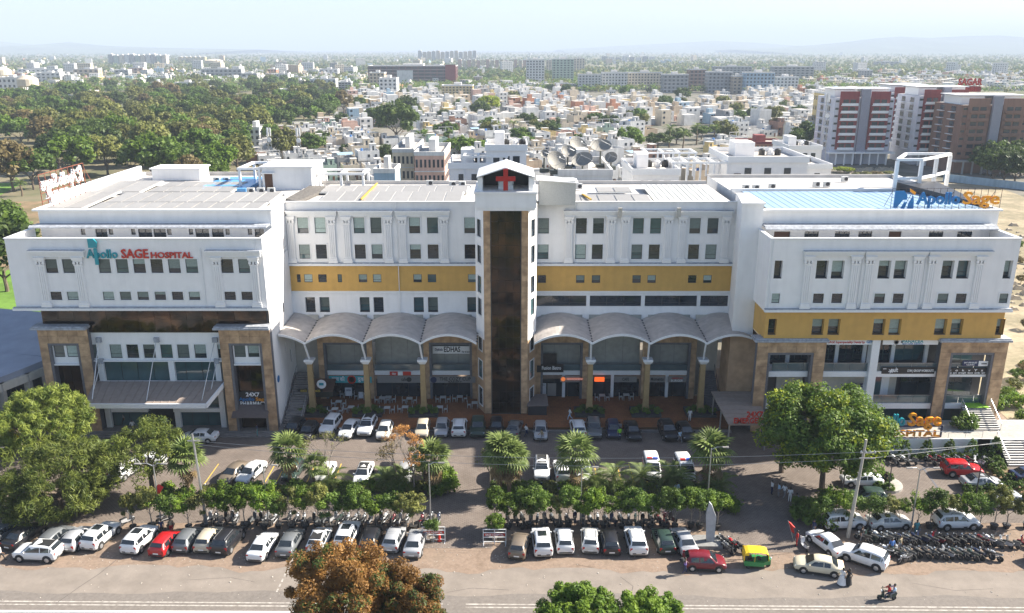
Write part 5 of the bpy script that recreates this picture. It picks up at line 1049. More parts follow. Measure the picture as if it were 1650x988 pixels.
bike_row((1390, 1690), (866, 876), 128, 10, 'back row at the right road edge', 'motorcycles parked at the right road edge', .66)
bike_row((1402, 1600), (889, 895), 128, 12, 'front row at the right road edge', 'motorcycles parked at the right road edge', .66)
bike_row((1440, 1590), (741, 744), 118, 10, 'row below the garden wall', 'motorcycles below the garden wall', .95)
bike_row((830, 1060), (789, 789), 95, 10, 'row behind the clipped hedge', 'motorcycles behind the hedge', 1.3)
bike_row((300, 470), (792, 789), 85, 20, 'row near the left palms', 'motorcycles near the left palms', 1.5)
for i, (u, v, rz) in enumerate([(1165, 872, 120), (1178, 877, 112), (1190, 882, 125), (1172, 884, 118)]): bike(u, v, rz, 'm', ['black', 'red', 'black', 'grey'][i], ['beside the stone monolith', 'in the small cluster right of the monolith', 'nearest the rickshaw in the cluster by the monolith', 'lowest of the cluster by the monolith'][i], 'motorcycles by the monolith')
bike(1296, 878, 95, 's', 'white', 'beside the red banner', 'scooters by the red banner'); bike(1458, 902, 200, 'm', 'silver', 'standing out on the road edge before the rows', 'motorcycles parked at the right road edge')
bike(265, 835, 40, 'm', 'silver', 'beside the left lamp post', 'motorcycles near the left lamp post'); bike(205, 838, 60, 's', 'silver', 'under the spreading left tree', 'motorcycles near the left lamp post'); bike(1265, 700, 60, 's', 'black', 'by the emergency canopy', '')
bike(120, 683+15, 30, 's', 'black', 'by the left planters', '')
# ================================================================== people
SKIN = M('skin', (.22, .12, .07), .55, .08); HAIRM = M('hair_black', (.015, .012, .01), .5, .1)
CL = {'white': (.70, .70, .70), 'navy': (.02, .03, .08), 'black': (.02, .02, .022), 'red': (.5, .02, .02), 'violet': (.22, .16, .45), 'blue': (.08, .2, .5), 'green': (.25, .6, .02), 'khaki': (.3, .25, .16), 'grey': (.2, .2, .22), 'pink': (.55, .2, .3), 'teal': (.05, .22, .25), 'pale blue': (.4, .55, .7)}
def cloth(c): return M('cloth_'+c.replace(' ', '_'), CL[c], .85, .1, 8)
def pose(name):
    J = {'pel': (0, 0, .93), 'chest': (0, 0, 1.32), 'neck': (0, 0, 1.48), 'head': (.01, 0, 1.60), 'top': (0, 0, 1.71), 'nose': (.11, 0, 1.60)}
    for s, sg in (('l', 1), ('r', -1)):
        J['sh'+s] = (0, sg*.19, 1.42); J['el'+s] = (-.03, sg*.25, 1.14); J['wr'+s] = (.06, sg*.26, .90); J['hip'+s] = (0, sg*.09, .90); J['kn'+s] = (.02, sg*.10, .50); J['an'+s] = (-.02, sg*.10, .09); J['toe'+s] = (.15, sg*.11, .04)
    if name == 'walk':
        J.update(knl=(.2, .1, .53), anl=(.26, .1, .10), toel=(.42, .1, .08), knr=(-.06, -.1, .5), anr=(-.36, -.1, .17), toer=(-.24, -.1, .06), ell=(-.16, .24, 1.16), wrl=(-.1, .25, .93), elr=(.1, -.24, 1.15), wrr=(.3, -.22, 1.0))
    if name == 'carry': J.update(knl=(.15, .1, .52), anl=(.2, .1, .1), toel=(.35, .1, .06), knr=(-.04, -.1, .5), anr=(-.25, -.1, .14), toer=(-.12, -.1, .05), ell=(.1, .28, 1.2), wrl=(.3, .2, 1.1), elr=(-.05, -.36, 1.28), wrr=(-.02, -.22, 1.5))
    if name == 'ride':
        d = -.22
        for k in ('pel', 'chest', 'neck', 'head', 'top', 'nose', 'shl', 'shr'): x, y, z = J[k]; J[k] = (x + (.06 if k != 'pel' else 0), y, z+d+.12)
        J['pel'] = (0, 0, .88)
        for s, sg in (('l', 1), ('r', -1)): J['hip'+s] = (.02, sg*.1, .86); J['kn'+s] = (.42, sg*.2, .72); J['an'+s] = (.32, sg*.2, .32); J['toe'+s] = (.46, sg*.21, .28); J['el'+s] = (.26, sg*.3, 1.1); J['wr'+s] = (.50, sg*.30, 1.05)
    return J
RAD = dict(pel=.145, chest=.15, neck=.055, head=.095, top=.07, nose=.016, sh=.075, el=.045, wr=.03, hip=.095, kn=.06, an=.042, toe=.035, palm=.034, fg=.009)
_ppl = {}
def person_mesh(pname):
    if pname in _ppl: return _ppl[pname]
    J = pose(pname); V = []; R = []; E = []; names = []
    def add(n, p, r): V.append(p); R.append(r); names.append(n); return len(V)-1
    id_ = {}
    for k in ('pel', 'chest', 'neck', 'head', 'top', 'nose'): id_[k] = add(k, J[k], RAD[k])
    E += [(id_['pel'], id_['chest']), (id_['chest'], id_['neck']), (id_['neck'], id_['head']), (id_['head'], id_['top']), (id_['head'], id_['nose'])]
    for s in 'lr':
        for k in ('sh', 'el', 'wr', 'hip', 'kn', 'an', 'toe'): id_[k+s] = add(k, J[k+s], RAD[k])
        E += [(id_['chest'], id_['sh'+s]), (id_['sh'+s], id_['el'+s]), (id_['el'+s], id_['wr'+s]), (id_['pel'], id_['hip'+s]), (id_['hip'+s], id_['kn'+s]), (id_['kn'+s], id_['an'+s]), (id_['an'+s], id_['toe'+s])]
        w_ = Vector(J['wr'+s]); d = (w_ - Vector(J['el'+s])).normalized(); side = Vector((0, 1, 0)).cross(d).normalized(); pa = add('palm', tuple(w_+d*.07), RAD['palm']); E.append((id_['wr'+s], pa))
        for i in range(4):
            o_ = side*(.03-.02*i); a = add('fg', tuple(w_+d*.115+o_), .010); L1 = [.035, .042, .04, .03][i]; b = add('fg', tuple(w_+d*(.115+L1)+o_+Vector((.0, (-.012 if s == 'l' else .012), 0))), .009)
            E += [(pa, a), (a, b)]
        t_ = add('fg', tuple(w_+d*.06+side*.055), .011); t2 = add('fg', tuple(w_+d*.095+side*.07), .009); E += [(pa, t_), (t_, t2)]
    me = bpy.data.meshes.new('p'); me.from_pydata(V, E, []); ob = bpy.data.objects.new('p', me); COL.objects.link(ob)
    md = ob.modifiers.new('s', 'SKIN'); md.use_smooth_shade = True; sk = me.skin_vertices[0].data
    for i, r in enumerate(R): sk[i].radius = (r, r*(1.28 if names[i] in ('pel', 'chest') else 1) if False else r); sk[i].use_root = (i == 0)
    sb = ob.modifiers.new('b', 'SUBSURF'); sb.levels = 1; sb.render_levels = 1
    bpy.context.view_layer.update(); dg = bpy.context.evaluated_depsgraph_get(); m2 = bpy.data.meshes.new_from_object(ob.evaluated_get(dg)); bpy.data.objects.remove(ob)
    segs = [(Vector(V[a]), Vector(V[b]), names[a], names[b]) for a, b in E]
    mats = []
    for p in m2.polygons:
        c = p.center; best = None
        for a, b, na, nb in segs:
            ab = b-a; t = max(0, min(1, (c-a).dot(ab)/max(ab.length_squared, 1e-9))); dd = (a+ab*t-c).length
            if best is None or dd < best[0]: best = (dd, na, nb, t)
        _, na, nb, t = best
        if na in ('head', 'palm', 'wr', 'fg') or nb in ('head', 'top', 'palm', 'fg') or (na == 'chest' and nb == 'neck' and t > .8) or (na == 'neck'): k = 0
        elif nb in ('wr',): k = 0 if t > .25 else 1
        elif nb == 'toe': k = 3
        elif na in ('hip', 'kn') or nb == 'hip' or (na == 'pel' and nb == 'chest' and t < .12): k = 2
        else: k = 1
        mats.append(k)
    m2.name = 'body'
    _ppl[pname] = (m2, J, mats); return _ppl[pname]
def person(u, v, pname, rz, shirt, trousers, label, z=.02, hair='short', xy=None, scale=1.0, y=None):
    me, J, mi = person_mesh(pname); m = me.copy(); m.name = 'body'; m.materials.clear()
    for mm in (SKIN, cloth(shirt), cloth(trousers), TRIM): m.materials.append(mm)
    m.polygons.foreach_set('material_index', mi)
    x_, y_ = xy or gp(u, v, z); r = thing('person', label, 'person', (x_, y_, z), radians(rz)); r.scale = (scale,)*3
    b = put('body', m, r); q = MB(); hx, hy_, hz = J['head']; q.ball((hx-.025, 0, hz+.05), .108, 10, 6)
    if hair == 'long': q.hexa([(hx-.13, -.09, hz-.3), (hx-.03, -.1, hz-.3), (hx-.03, .1, hz-.3), (hx-.13, .09, hz-.3), (hx-.12, -.09, hz+.05), (hx-.0, -.1, hz+.05), (hx-.0, .1, hz+.05), (hx-.12, .09, hz+.05)])
    q.build('hair', [HAIRM], r, smooth=True)
    q = MB(); q.ball((hx+.088, .035, hz+.015), .012, 6, 4); q.ball((hx+.088, -.035, hz+.015), .012, 6, 4); q.build('eyes', [TRIM], r)
    q = MB(); q.box(hx+.085, -.025, hz-.05, hx+.096, .025, hz-.04); q.build('mouth', [M('lips', (.2, .06, .05), .5)], r)
    return r
P1 = person(1103, 925, 'carry', 5, 'violet', 'navy', 'person in a violet shirt walking along the road with a black bag on the shoulder', hair='long')
q = MB(); q.ball((0, 0, 0), .3, 8, 5, 0, .8); o = q.build('bag', [cloth('black')], None, (P1.location.x-.28, P1.location.y, 1.5)); tag(o, 'black bag carried on the shoulder of the person in violet', 'bag')
P2 = person(1356, 942, 'walk', 190, 'white', 'white', 'person in loose white clothes walking past the cream saloon car', hair='long')
q = MB(); q.lathe([(.2, 1.0), (.34, .45), (.42, .12)], 12); q.build('skirt', [cloth('white')], P2)
P3 = person(1366, 943, 'walk', 190, 'black', 'black', 'person dressed all in black walking beside the one in white', hair='long')
q = MB(); q.lathe([(.19, 1.0), (.28, .5), (.34, .15)], 12); q.build('skirt', [cloth('black')], P3)
sx, sy = gp(1429, 962, .3); sc = bike(0, 0, 178, 's', 'green', 'ridden along the road by two people', '', xy=(sx, sy)); sc['label'] = 'dark green scooter ridden along the road by two people'
person(0, 0, 'ride', 178, 'red', 'navy', 'rider in a red shirt steering the moving scooter', xy=(sx+.18, sy), z=-.02); person(0, 0, 'ride', 178, 'pale blue', 'grey', 'passenger in pale blue seated at the back of the moving scooter', xy=(sx+.62, sy), z=.0)
pr = random.Random(5)
for u, v, p, rz, a, b, L_, z in [
 (998, 709, 'stand', -80, 'green', 'navy', 'person in a bright lime green vest standing in the forecourt lane', .02),
 (998, 700, 'stand', 60, 'grey', 'navy', 'person in grey standing behind the one in the lime vest', .02),
 (848, 704, 'walk', 20, 'white', 'navy', 'person in a white shirt walking between parked cars before the tower', .02),
 (873, 712, 'walk', 200, 'khaki', 'grey', 'person in khaki walking behind the silver hatchback before the tower', .02),
 (1095, 714, 'walk', -60, 'pale blue', 'grey', 'person in pale blue walking in the lane near the black cars', .02),
 (1162, 742, 'walk', 120, 'blue', 'grey', 'person in blue beside the tall palm at the lane edge', .02),
 (918, 677, 'walk', 180, 'white', 'pale blue', 'person in white walking on the terracotta terrace', .6),
 (1111, 679, 'stand', -90, 'white', 'white', 'person in white standing on the terrace by the planter', .6),
 (415, 703, 'stand', 200, 'navy', 'teal', 'person in navy standing on the steps below the pharmacy', .3),
 (270, 691, 'walk', 30, 'white', 'black', 'person in a white shirt on the entrance platform right of the doorway', .45),
 (252, 681, 'stand', 240, 'white', 'grey', 'person in white in front of the hospital doorway', .45),
 (222, 679, 'stand', 10, 'white', 'navy', 'person standing left of the hospital doorway', .45),
 (201, 685, 'walk', 190, 'grey', 'black', 'person in grey at the left part of the entrance platform', .45),
 (215, 697, 'walk', 100, 'white', 'khaki', 'person in white climbing the entrance steps', .15),
 (1272, 809, 'stand', 70, 'white', 'white', 'person in white standing left of the right-hand potted trees', .02),
 (1282, 818, 'stand', 100, 'grey', 'navy', 'person in grey standing beside the one in white near the potted trees', .02),
 (1243, 797, 'stand', 0, 'white', 'navy', 'person in white under the left side of the big spreading tree', .02),
 (1254, 801, 'stand', 180, 'pale blue', 'grey', 'person in pale blue under the big spreading tree', .02),
 (1263, 803, 'walk', 40, 'white', 'grey', 'person in a white shirt at the trunk side of the big spreading tree', .02),
 (1387, 873, 'stand', -50, 'black', 'grey', 'person in black at the foot of the concrete pole by the motorcycles', .02),
 (1435, 893, 'stand', -90, 'blue', 'navy', 'person in blue standing among the front motorcycles', .02),
 (1448, 889, 'stand', -70, 'khaki', 'grey', 'person in khaki standing beside the one in blue among the motorcycles', .02),
 (1475, 863, 'stand', -90, 'teal', 'teal', 'person in teal standing before the potted trees behind the motorcycles', .02),
 (1616, 817, 'stand', 160, 'teal', 'grey', 'person in teal standing beyond the potted trees near the silver saloon', .02),
 (1426, 783, 'stand', 200, 'black', 'black', 'person in black standing beside the round flower bed', .02),
 (1283, 880, 'stand', 170, 'red', 'red', 'person in red standing by the red banner at the road edge', .02),
 (1310, 862, 'stand', 200, 'navy', 'grey', 'person in navy standing beside the angled white saloon', .02),
 (3, 905, 'walk', 20, 'white', 'black', 'person in white at the left picture edge beside the white suv', .02),
 (262, 862, 'stand', -90, 'navy', 'black', 'person in navy standing behind the red hatchback', .02),
 (277, 860, 'stand', -60, 'khaki', 'red', 'person in khaki standing behind the grey hatchback', .02),
 (1090, 800, 'stand', -90, 'pale blue', 'navy', 'person in pale blue behind the clipped trees near the monolith', .02),
 (1336, 803, 'stand', -90, 'navy', 'navy', 'person in navy under the right side of the big spreading tree', .02)]:
    person(u, v, p, rz, a, b, L_, z=z)
# ================================================================== vegetation
def leaf_mesh(name, centres, rad, per, size, mat, seed=0, droop=0.0, aspect=.45, flat=.55, limbs=None):
    """many small leaf quads gathered in clumps; centres (n,3), rad (n,)"""
    g = np.random.default_rng(seed); n = len(centres); N = n*per
    c = np.repeat(centres, per, 0); r = np.repeat(rad, per)
    d = g.normal(size=(N, 3)); d /= np.linalg.norm(d, axis=1)[:, None]
    rr = r*(g.random(N)**.45); p = c + d*rr[:, None]*np.array([1, 1, flat+.25]); p[:, 2] -= droop*rr*g.random(N)
    nrm = d + g.normal(size=(N, 3))*.6 + np.array([0, 0, .5]); nrm /= np.linalg.norm(nrm, axis=1)[:, None]
    t = np.cross(nrm, g.normal(size=(N, 3))); t /= np.linalg.norm(t, axis=1)[:, None]; b = np.cross(nrm, t)
    if droop: t[:, 2] -= droop; t /= np.linalg.norm(t, axis=1)[:, None]
    s = size*(.6+.8*g.random(N))[:, None]; L_ = t*s; W_ = b*s*aspect
    V = np.empty((N, 4, 3)); V[:, 0] = p-L_; V[:, 1] = p-W_+L_*.1; V[:, 2] = p+L_; V[:, 3] = p+W_+L_*.1
    me = bpy.data.meshes.new(name); me.vertices.add(N*4); me.vertices.foreach_set('co', V.reshape(-1).astype('f'))
    me.loops.add(N*4); me.loops.foreach_set('vertex_index', np.arange(N*4, dtype='i')); me.polygons.add(N); me.polygons.foreach_set('loop_start', np.arange(0, N*4, 4, dtype='i'))
    me.materials.append(mat); me.update(calc_edges=True); me.validate(); return me
def crown_clumps(seed, R, n, cr, low=-.5, hollow=.45):
    g = np.random.default_rng(seed); out = []; rad = []
    lob = g.normal(size=(5, 3)); lob /= np.linalg.norm(lob, axis=1)[:, None]; amp = g.random(5)*.28
    while len(out) < n:
        d = g.normal(size=3); d /= np.linalg.norm(d)
        if d[2] < low: continue
        k = 1 + sum(a*max(0, float(d@l))**3 for a, l in zip(amp, lob)) - .18*g.random()
        q = hollow + (1-hollow)*g.random()**.5
        out.append(np.array(R)*d*k*q*.86); rad.append(cr*(.6+.7*g.random()))
    return np.array(out), np.array(rad)
BARK = M('bark', (.13, .10, .075), .9, .3, 3, bump=.4); BARKL = M('pale_bark', (.26, .22, .18), .9, .3, 3, bump=.4)
def trunk_mesh(h, r, seed, spread, nl=6, mat=None, fork=.45):
    g = random.Random(seed); q = MB(); p = Vector((0, 0, 0)); pts = [p]
    for i in range(3): p = p + Vector((g.uniform(-.1, .1)*h*.12, g.uniform(-.1, .1)*h*.12, h*fork/3)); pts.append(p)
    q.path(pts, r, r*.7, 8)
    for k in range(nl):
        a = 2*pi*k/nl + g.uniform(-.4, .4); e = g.uniform(.35, .95); a0 = pts[-1 if k % 3 else -2]
        m1 = a0 + Vector((cos(a)*spread*.35, sin(a)*spread*.35, (h-a0.z)*.45*e)); m2 = a0 + Vector((cos(a)*spread*.8, sin(a)*spread*.8, (h-a0.z)*.85*e))
        q.path([a0, m1, m2], r*.5, r*.14, 6)
        for j in range(2): b = a + g.uniform(-.9, .9); q.tube(m1, m1 + Vector((cos(b)*spread*.4, sin(b)*spread*.4, (h-m1.z)*.5)), r*.22, r*.06, 5)
    return q.mesh('trunk', [mat or BARK])
G_DEEP = leafmat('leaf_deep_green', (.038, .072, .018), (.13, .18, .04)); G_MID = leafmat('leaf_mid_green', (.055, .11, .018), (.17, .25, .04)); G_OLIVE = leafmat('leaf_olive', (.09, .11, .028), (.26, .26, .07))
G_BROWN = leafmat('leaf_brown', (.12, .095, .04), (.28, .22, .09)); G_LIME = leafmat('leaf_lime', (.14, .22, .015), (.42, .46, .03)); G_RUST = leafmat('leaf_rust', (.15, .075, .02), (.40, .215, .06)); G_GREY = leafmat('leaf_grey_green', (.085, .10, .045), (.23, .235, .11))
G_BRIGHT = leafmat('leaf_bright_green', (.055, .12, .012), (.20, .285, .03)); G_FEATHER = leafmat('leaf_feathery', (.05, .09, .014), (.29, .335, .065))
def tree(name, label, x, y, R, zc, crown_me, trunk_me, rz=0, sc=1.0, cat='tree', group=None, z=0):
    t = thing(name, label, cat, (x, y, z), rz, group)
    if trunk_me: put('trunk', trunk_me, t)
    c = put('crown', crown_me, t, (0, 0, zc)); t.scale = (sc,)*3; return t
# --- the big trees near the camera
def big_tree(label, u, v, w_m, top, mat, seed, n=90, per=190, leaf=.20, droop=0, aspect=.35, low=-.55, cr=None, rzr=None, name='spreading_tree', tr=.3, mats2=None, ry_=None, xy=None, hollow=.4):
    x, y = xy or gp(u, v, 0); rz = (top*.42 if rzr is None else rzr); R = (w_m/2, (ry_ or w_m/2), rz); cc, rd = crown_clumps(seed, R, n, cr or w_m*.085, low, hollow)
    zc = top - rz*1.02; k = 0
    t = thing(name, label, 'tree', (x, y, 0)); put('trunk', trunk_mesh(zc+rz*.4, tr, seed, w_m*.42, 8), t)
    put('crown', leaf_mesh('crown', cc, rd, per, leaf, mat, seed, droop, aspect), t, (0, 0, zc))
    if mats2:
        sel = np.random.default_rng(seed+1).random(n) < mats2[1]; put('crown', leaf_mesh('crown', cc[sel]*1.04, rd[sel], per//2, leaf, mats2[0], seed+2, droop, aspect), t, (0, 0, zc))
    return t
big_tree('large tree with drooping feathery leaves in front of the left wing entrance', 92, 800, 12.0, 11.5, G_FEATHER, 21, 190, 170, .27, .55, .15, rzr=4.9, cr=.78, hollow=.55, xy=(-52.5, 84))
big_tree('large tree with drooping feathery leaves shading the left end of the roadside cars', 140, 850, 12.5, 8.8, G_FEATHER, 22, 220, 160, .27, .55, .15, rzr=4.4, cr=.78, hollow=.55, low=-.9, xy=(-46.2, 76))
big_tree('drooping feathery tree cut by the left picture edge', 20, 850, 9.5, 8.6, G_FEATHER, 23, 130, 150, .27, .55, .15, rzr=3.6, xy=(-58.5, 75))
big_tree('grey green airy tree between the left wing and the lamp post', 265, 800, 9.2, 9.2, G_FEATHER, 24, 110, 110, .17, .3, .25, rzr=3.7, cr=.75, hollow=.5, xy=(-38.8, 80.5))
big_tree('big dense green spreading tree in front of the right wing', 1330, 800, 14.6, 12.0, G_MID, 31, 150, 330, .19, 0, .5, rzr=5.2, tr=.35, mats2=(G_LIME, .35), xy=(33.8, 81.5))
big_tree('smaller tree leaning beside the big spreading tree at the emergency canopy', 1240, 800, 4.0, 10.2, G_GREY, 32, 26, 110, .15, 0, .4, rzr=2.0, xy=(30.6, 85.5))
big_tree('rust brown mango tree on the near side of the road', 570, 960, 8.6, 12.9, G_RUST, 41, 230, 420, .105, 0, .42, rzr=4.4, low=-.95, xy=(-11.6, 51.5), mats2=(G_DEEP, .45), hollow=.35, cr=.72)
big_tree('lower rust brown mango tree beside the taller one at the bottom edge', 660, 980, 5.4, 11.4, G_RUST, 42, 120, 420, .105, 0, .42, rzr=3.6, low=-.95, xy=(-7.2, 51.0), mats2=(G_DEEP, .45), hollow=.35, cr=.6)
big_tree('bright green tree top at the bottom edge', 950, 985, 7.0, 10.5, G_BRIGHT, 43, 190, 300, .13, 0, .4, rzr=3.2, xy=(4.6, 50), hollow=.5, cr=.48)
big_tree('low bright green tree top at the bottom edge, right of a taller one', 1080, 990, 6.4, 9.7, G_BRIGHT, 44, 150, 280, .13, 0, .4, rzr=3.0, xy=(9.4, 50), hollow=.5, cr=.45)
big_tree('brown green tree half dry between the left palms and the middle driveway', 700, 790, 4.6, 6.2, G_OLIVE, 45, 26, 120, .14, .2, .4, rzr=2.4, xy=(-9.4, 82))
# sparse and bare trees
def bare_tree(label, x, y, h, seed, leafmat_, per, spread=2.4, z=0):
    g = random.Random(seed); t = thing('bare_tree', label, 'tree', (x, y, z)); q = MB(); tips = []
    def grow(p, d, L_, r, k):
        e = p + d*L_; q.tube(p, e, r, r*.6, 5)
        if k == 0: tips.append(e); return
        for i in range(3): nd = (d + Vector((g.uniform(-.75, .75), g.uniform(-.75, .75), g.uniform(-.1, .35)))).normalized(); grow(e, nd, L_*g.uniform(.6, .85), r*.6, k-1)
    grow(Vector((0, 0, 0)), Vector((0, 0, 1)), h*.32, .11, 4); q.build('trunk', [BARKL], t)
    cc = np.array([tuple(v) for v in tips]); put('crown', leaf_mesh('crown', cc, np.full(len(cc), .35), per, .12, leafmat_, seed, .3, .4), t); return t
bare_tree('nearly bare pale tree between parked cars left of centre', *gp(531, 788), 6.4, 5, G_OLIVE, 5)
bare_tree('dry orange brown tree in front of the arcade', *gp(668, 795), 7.6, 8, leafmat('leaf_dry_orange', (.25, .11, .03), (.50, .27, .09)), 16)
bare_tree('thin half bare tree beside the dry orange one', *gp(640, 786), 5.4, 9, G_BROWN, 6)
bare_tree('thin leafless tree right of the middle driveway', *gp(790, 786), 5.2, 10, G_OLIVE, 3)
# --- palms
PALML = leafmat('palm_leaf', (.07, .12, .03), (.24, .30, .09)); PALMD = leafmat('palm_dry_leaf', (.16, .11, .05), (.34, .25, .13)); PTR = M('palm_trunk', (.15, .11, .07), .95, .35, 6, bump=.5)
def fan_mesh(L_=1.05, n=13, mat=None):
    q = MB(); q.tube((0, 0, 0), (.9, 0, .0), .025, .015, 4)
    for i in range(n):
        a = radians(-105+210*i/(n-1)); d = Vector((cos(a), sin(a), 0)); s = Vector((-sin(a), cos(a), 0)); o = Vector((.9, 0, 0)); l = L_*(1-.25*abs(i/(n-1)-.5))
        m1 = o + d*l*.6; e = o + d*l + Vector((0, 0, -.28*l)); w_ = .085
        q.quad([o, m1-s*w_+Vector((0, 0, .03)), m1+Vector((0, 0, -.02))]); q.quad([o, m1+Vector((0, 0, -.02)), m1+s*w_+Vector((0, 0, .03))]); q.quad([m1-s*w_+Vector((0, 0, .03)), e, m1+Vector((0, 0, -.02))]); q.quad([m1+Vector((0, 0, -.02)), e, m1+s*w_+Vector((0, 0, .03))])
    return q.mesh('frond', [mat or PALML])
def feather_mesh(L_=2.0, n=16):
    q = MB(); pts = [Vector((L_*t*(1-.18*t*t), 0, L_*(.55*t-.85*t*t))) for t in [i/8 for i in range(9)]]; q.path(pts, .025, .008, 4)
    for i in range(n):
        t = .12+.88*i/(n-1); f = t*8; k = min(7, int(f)); p = pts[k].lerp(pts[k+1], f-k); l = L_*.26*(1-.55*abs(t-.45)*1.6)
        for sg in (1, -1): e = p + Vector((l*.45, sg*l, -l*.28)); s = Vector((.05, 0, 0)); q.quad([p-s, e, p+s])
    return q.mesh('frond', [PALML])
FAN, FAND, FEA = fan_mesh(), fan_mesh(.85, 11, PALMD), feather_mesh()
def palm(u, v, h, label, kind='fan', n=26, skirt=0, s=1.0, seed=1, xy=None, z=0, group='palms in the car park'):
    g = random.Random(seed); x, y = xy or gp(u, v); t = thing('palm_tree', label, 'palm', (x, y, z), 0, group); q = MB()
    pts = [Vector((g.uniform(-.08, .08)*i, g.uniform(-.08, .08)*i, h*i/4)) for i in range(5)]; q.path(pts, .2*s, .14*s, 8); q.build('trunk', [PTR], t); top = pts[-1]
    for i in range(n):
        f = i/n; el = radians(80 - 115*f + g.uniform(-9, 9)); az = i*2.39996 + g.uniform(-.25, .25)
        o = put('frond', FAN if kind == 'fan' else FEA, t, tuple(top)); o.rotation_euler = (g.uniform(-.25, .25), -el if kind == 'fan' else -el*.7, az); o.scale = (s*g.uniform(.85, 1.1),)*3
    for i in range(skirt):
        o = put('dry_frond', FAND, t, (top.x, top.y, top.z - .15 - 1.6*g.random()*h/5)); o.rotation_euler = (g.uniform(-.3, .3), radians(g.uniform(40, 78)), i*2.4); o.scale = (s*.9,)*3
    return t
for a in [(468, 782, 4.2, 'fan palm with green crown behind the left hedge beside the green hatchback', 'fan', 26, 4, 1.3), (507, 786, 2.8, 'short fan palm right of the taller fan palm in the left strip', 'fan', 18, 0, .95), (305, 800, 4.6, 'fan palm behind the airy grey green tree', 'fan', 26, 6, 1.25),
          (698, 797, 4.4, 'bushy fan palm with dry fronds left of the middle driveway', 'fan', 24, 12, 1.25), (806, 797, 5.2, 'dense fan palm with a long dry skirt right of the middle driveway', 'fan', 34, 24, 1.35), (821, 800, 4.6, 'fan palm crowded against the skirted palm by the middle driveway', 'fan', 26, 14, 1.25), (922, 790, 4.5, 'fan palm in front of two white cars in the middle strip', 'fan', 28, 4, 1.4),
          (1139, 795, 5.0, 'tall fan palm beside the monolith and the right driveway', 'fan', 32, 8, 1.45)]: palm(*a, seed=int(a[0]))
for u, v, h, d in [(540, 788, 1.2, 'small date palm left of the white saloon'), (618, 786, 1.0, 'small date palm before the black saloon'), (652, 786, 1.3, 'small date palm before the silver saloon'), (955, 789, 1.3, 'small date palm right of the white car pair'), (987, 789, 1.6, 'small date palm alone between the white cars and the ambulances'), (1030, 789, 1.5, 'small date palm before the left ambulance'), (1075, 789, 1.7, 'small date palm between the two ambulances'), (1090, 790, 1.3, 'small date palm before the right ambulance'), (1160, 800, 1.2, 'small date palm right of the tall fan palm'), (170, 742, 1.2, 'small date palm amid the drooping left trees')]:
    palm(u, v, h, d, 'feather', 16, 0, 1.25, seed=int(u))
# --- pots with small clipped trees
POTM = M('plant_pot', (.035, .033, .032), .6, .2); POTL = M('pale_pot', (.33, .30, .27), .8, .2)
def pot_mesh(m, s=1.0): q = MB(); q.lathe([(.26*s, 0), (.38*s, .48*s), (.42*s, .5*s), (.42*s, .58*s), (.34*s, .58*s)], 12); q.tube((0, 0, .5*s), (0, 0, .56*s), .34*s, n=10); return q.mesh('pot', [m])
POT, POT2 = pot_mesh(POTM), pot_mesh(POTL, 1.1)
crp = []
for i in range(5):
    cc, rd = crown_clumps(100+i, (1.5, 1.35, 1.3), 30, .46, -.75, .35); crp.append(leaf_mesh('crown', cc, rd, 110, .11, (G_MID, G_BRIGHT, G_OLIVE, G_BRIGHT, G_MID)[i], 100+i, 0, .5))
trp = [trunk_mesh(2.6, .06, 60+i, .8, 5, BARKL, .55) for i in range(3)]
vr = random.Random(17)
def potted(u, v, label, group, s=1.0, z=0, pot=None):
    x, y = gp(u, v, z); t = thing('potted_tree', label, 'potted tree', (x, y, z), vr.uniform(0, 6), group); put('pot', pot or POT, t); i = vr.randrange(5)
    k = put('trunk', vr.choice(trp), t, (0, 0, .5)); c = put('crown', crp[i], t, (vr.uniform(-.1, .1), 0, 3.4), vr.uniform(0, 6)); c.scale = (1, 1, vr.uniform(.9, 1.15)); t.scale = (s*vr.uniform(.85, 1.15), s*vr.uniform(.85, 1.1), s*vr.uniform(.82, 1.14))
for us, v0, nm, gp_ in (((215, 688, 22.5), 853, 'behind the left roadside cars', 'potted trees behind the left roadside cars'), ((800, 1160, 19.5), 851, 'behind the middle roadside cars', 'potted trees behind the middle roadside cars'), ((1322, 1668, 25), 852, 'behind the motorcycles at the right', 'potted trees at the right')):
    u, k = us[0], 0
    while u <= us[1]: potted(u + vr.uniform(-6, 6), v0 + vr.uniform(-1.5, 1.5), f'small tree in a dark pot, {ORD[k]} from the left {nm}', gp_, s=.92 if us[0] > 1000 else (.98 if us[0] < 600 else .9)); u += us[2]*(1 if us[0] != 215 or u > 330 else 1.25); k += 1
potted(697, 872, 'potted bush beside the white barrier left of the middle driveway', 'potted bushes at the driveway', .55, pot=POT2); potted(797, 870, 'potted bush in front of the white barrier right of the middle driveway', 'potted bushes at the driveway', .72, pot=POT2)
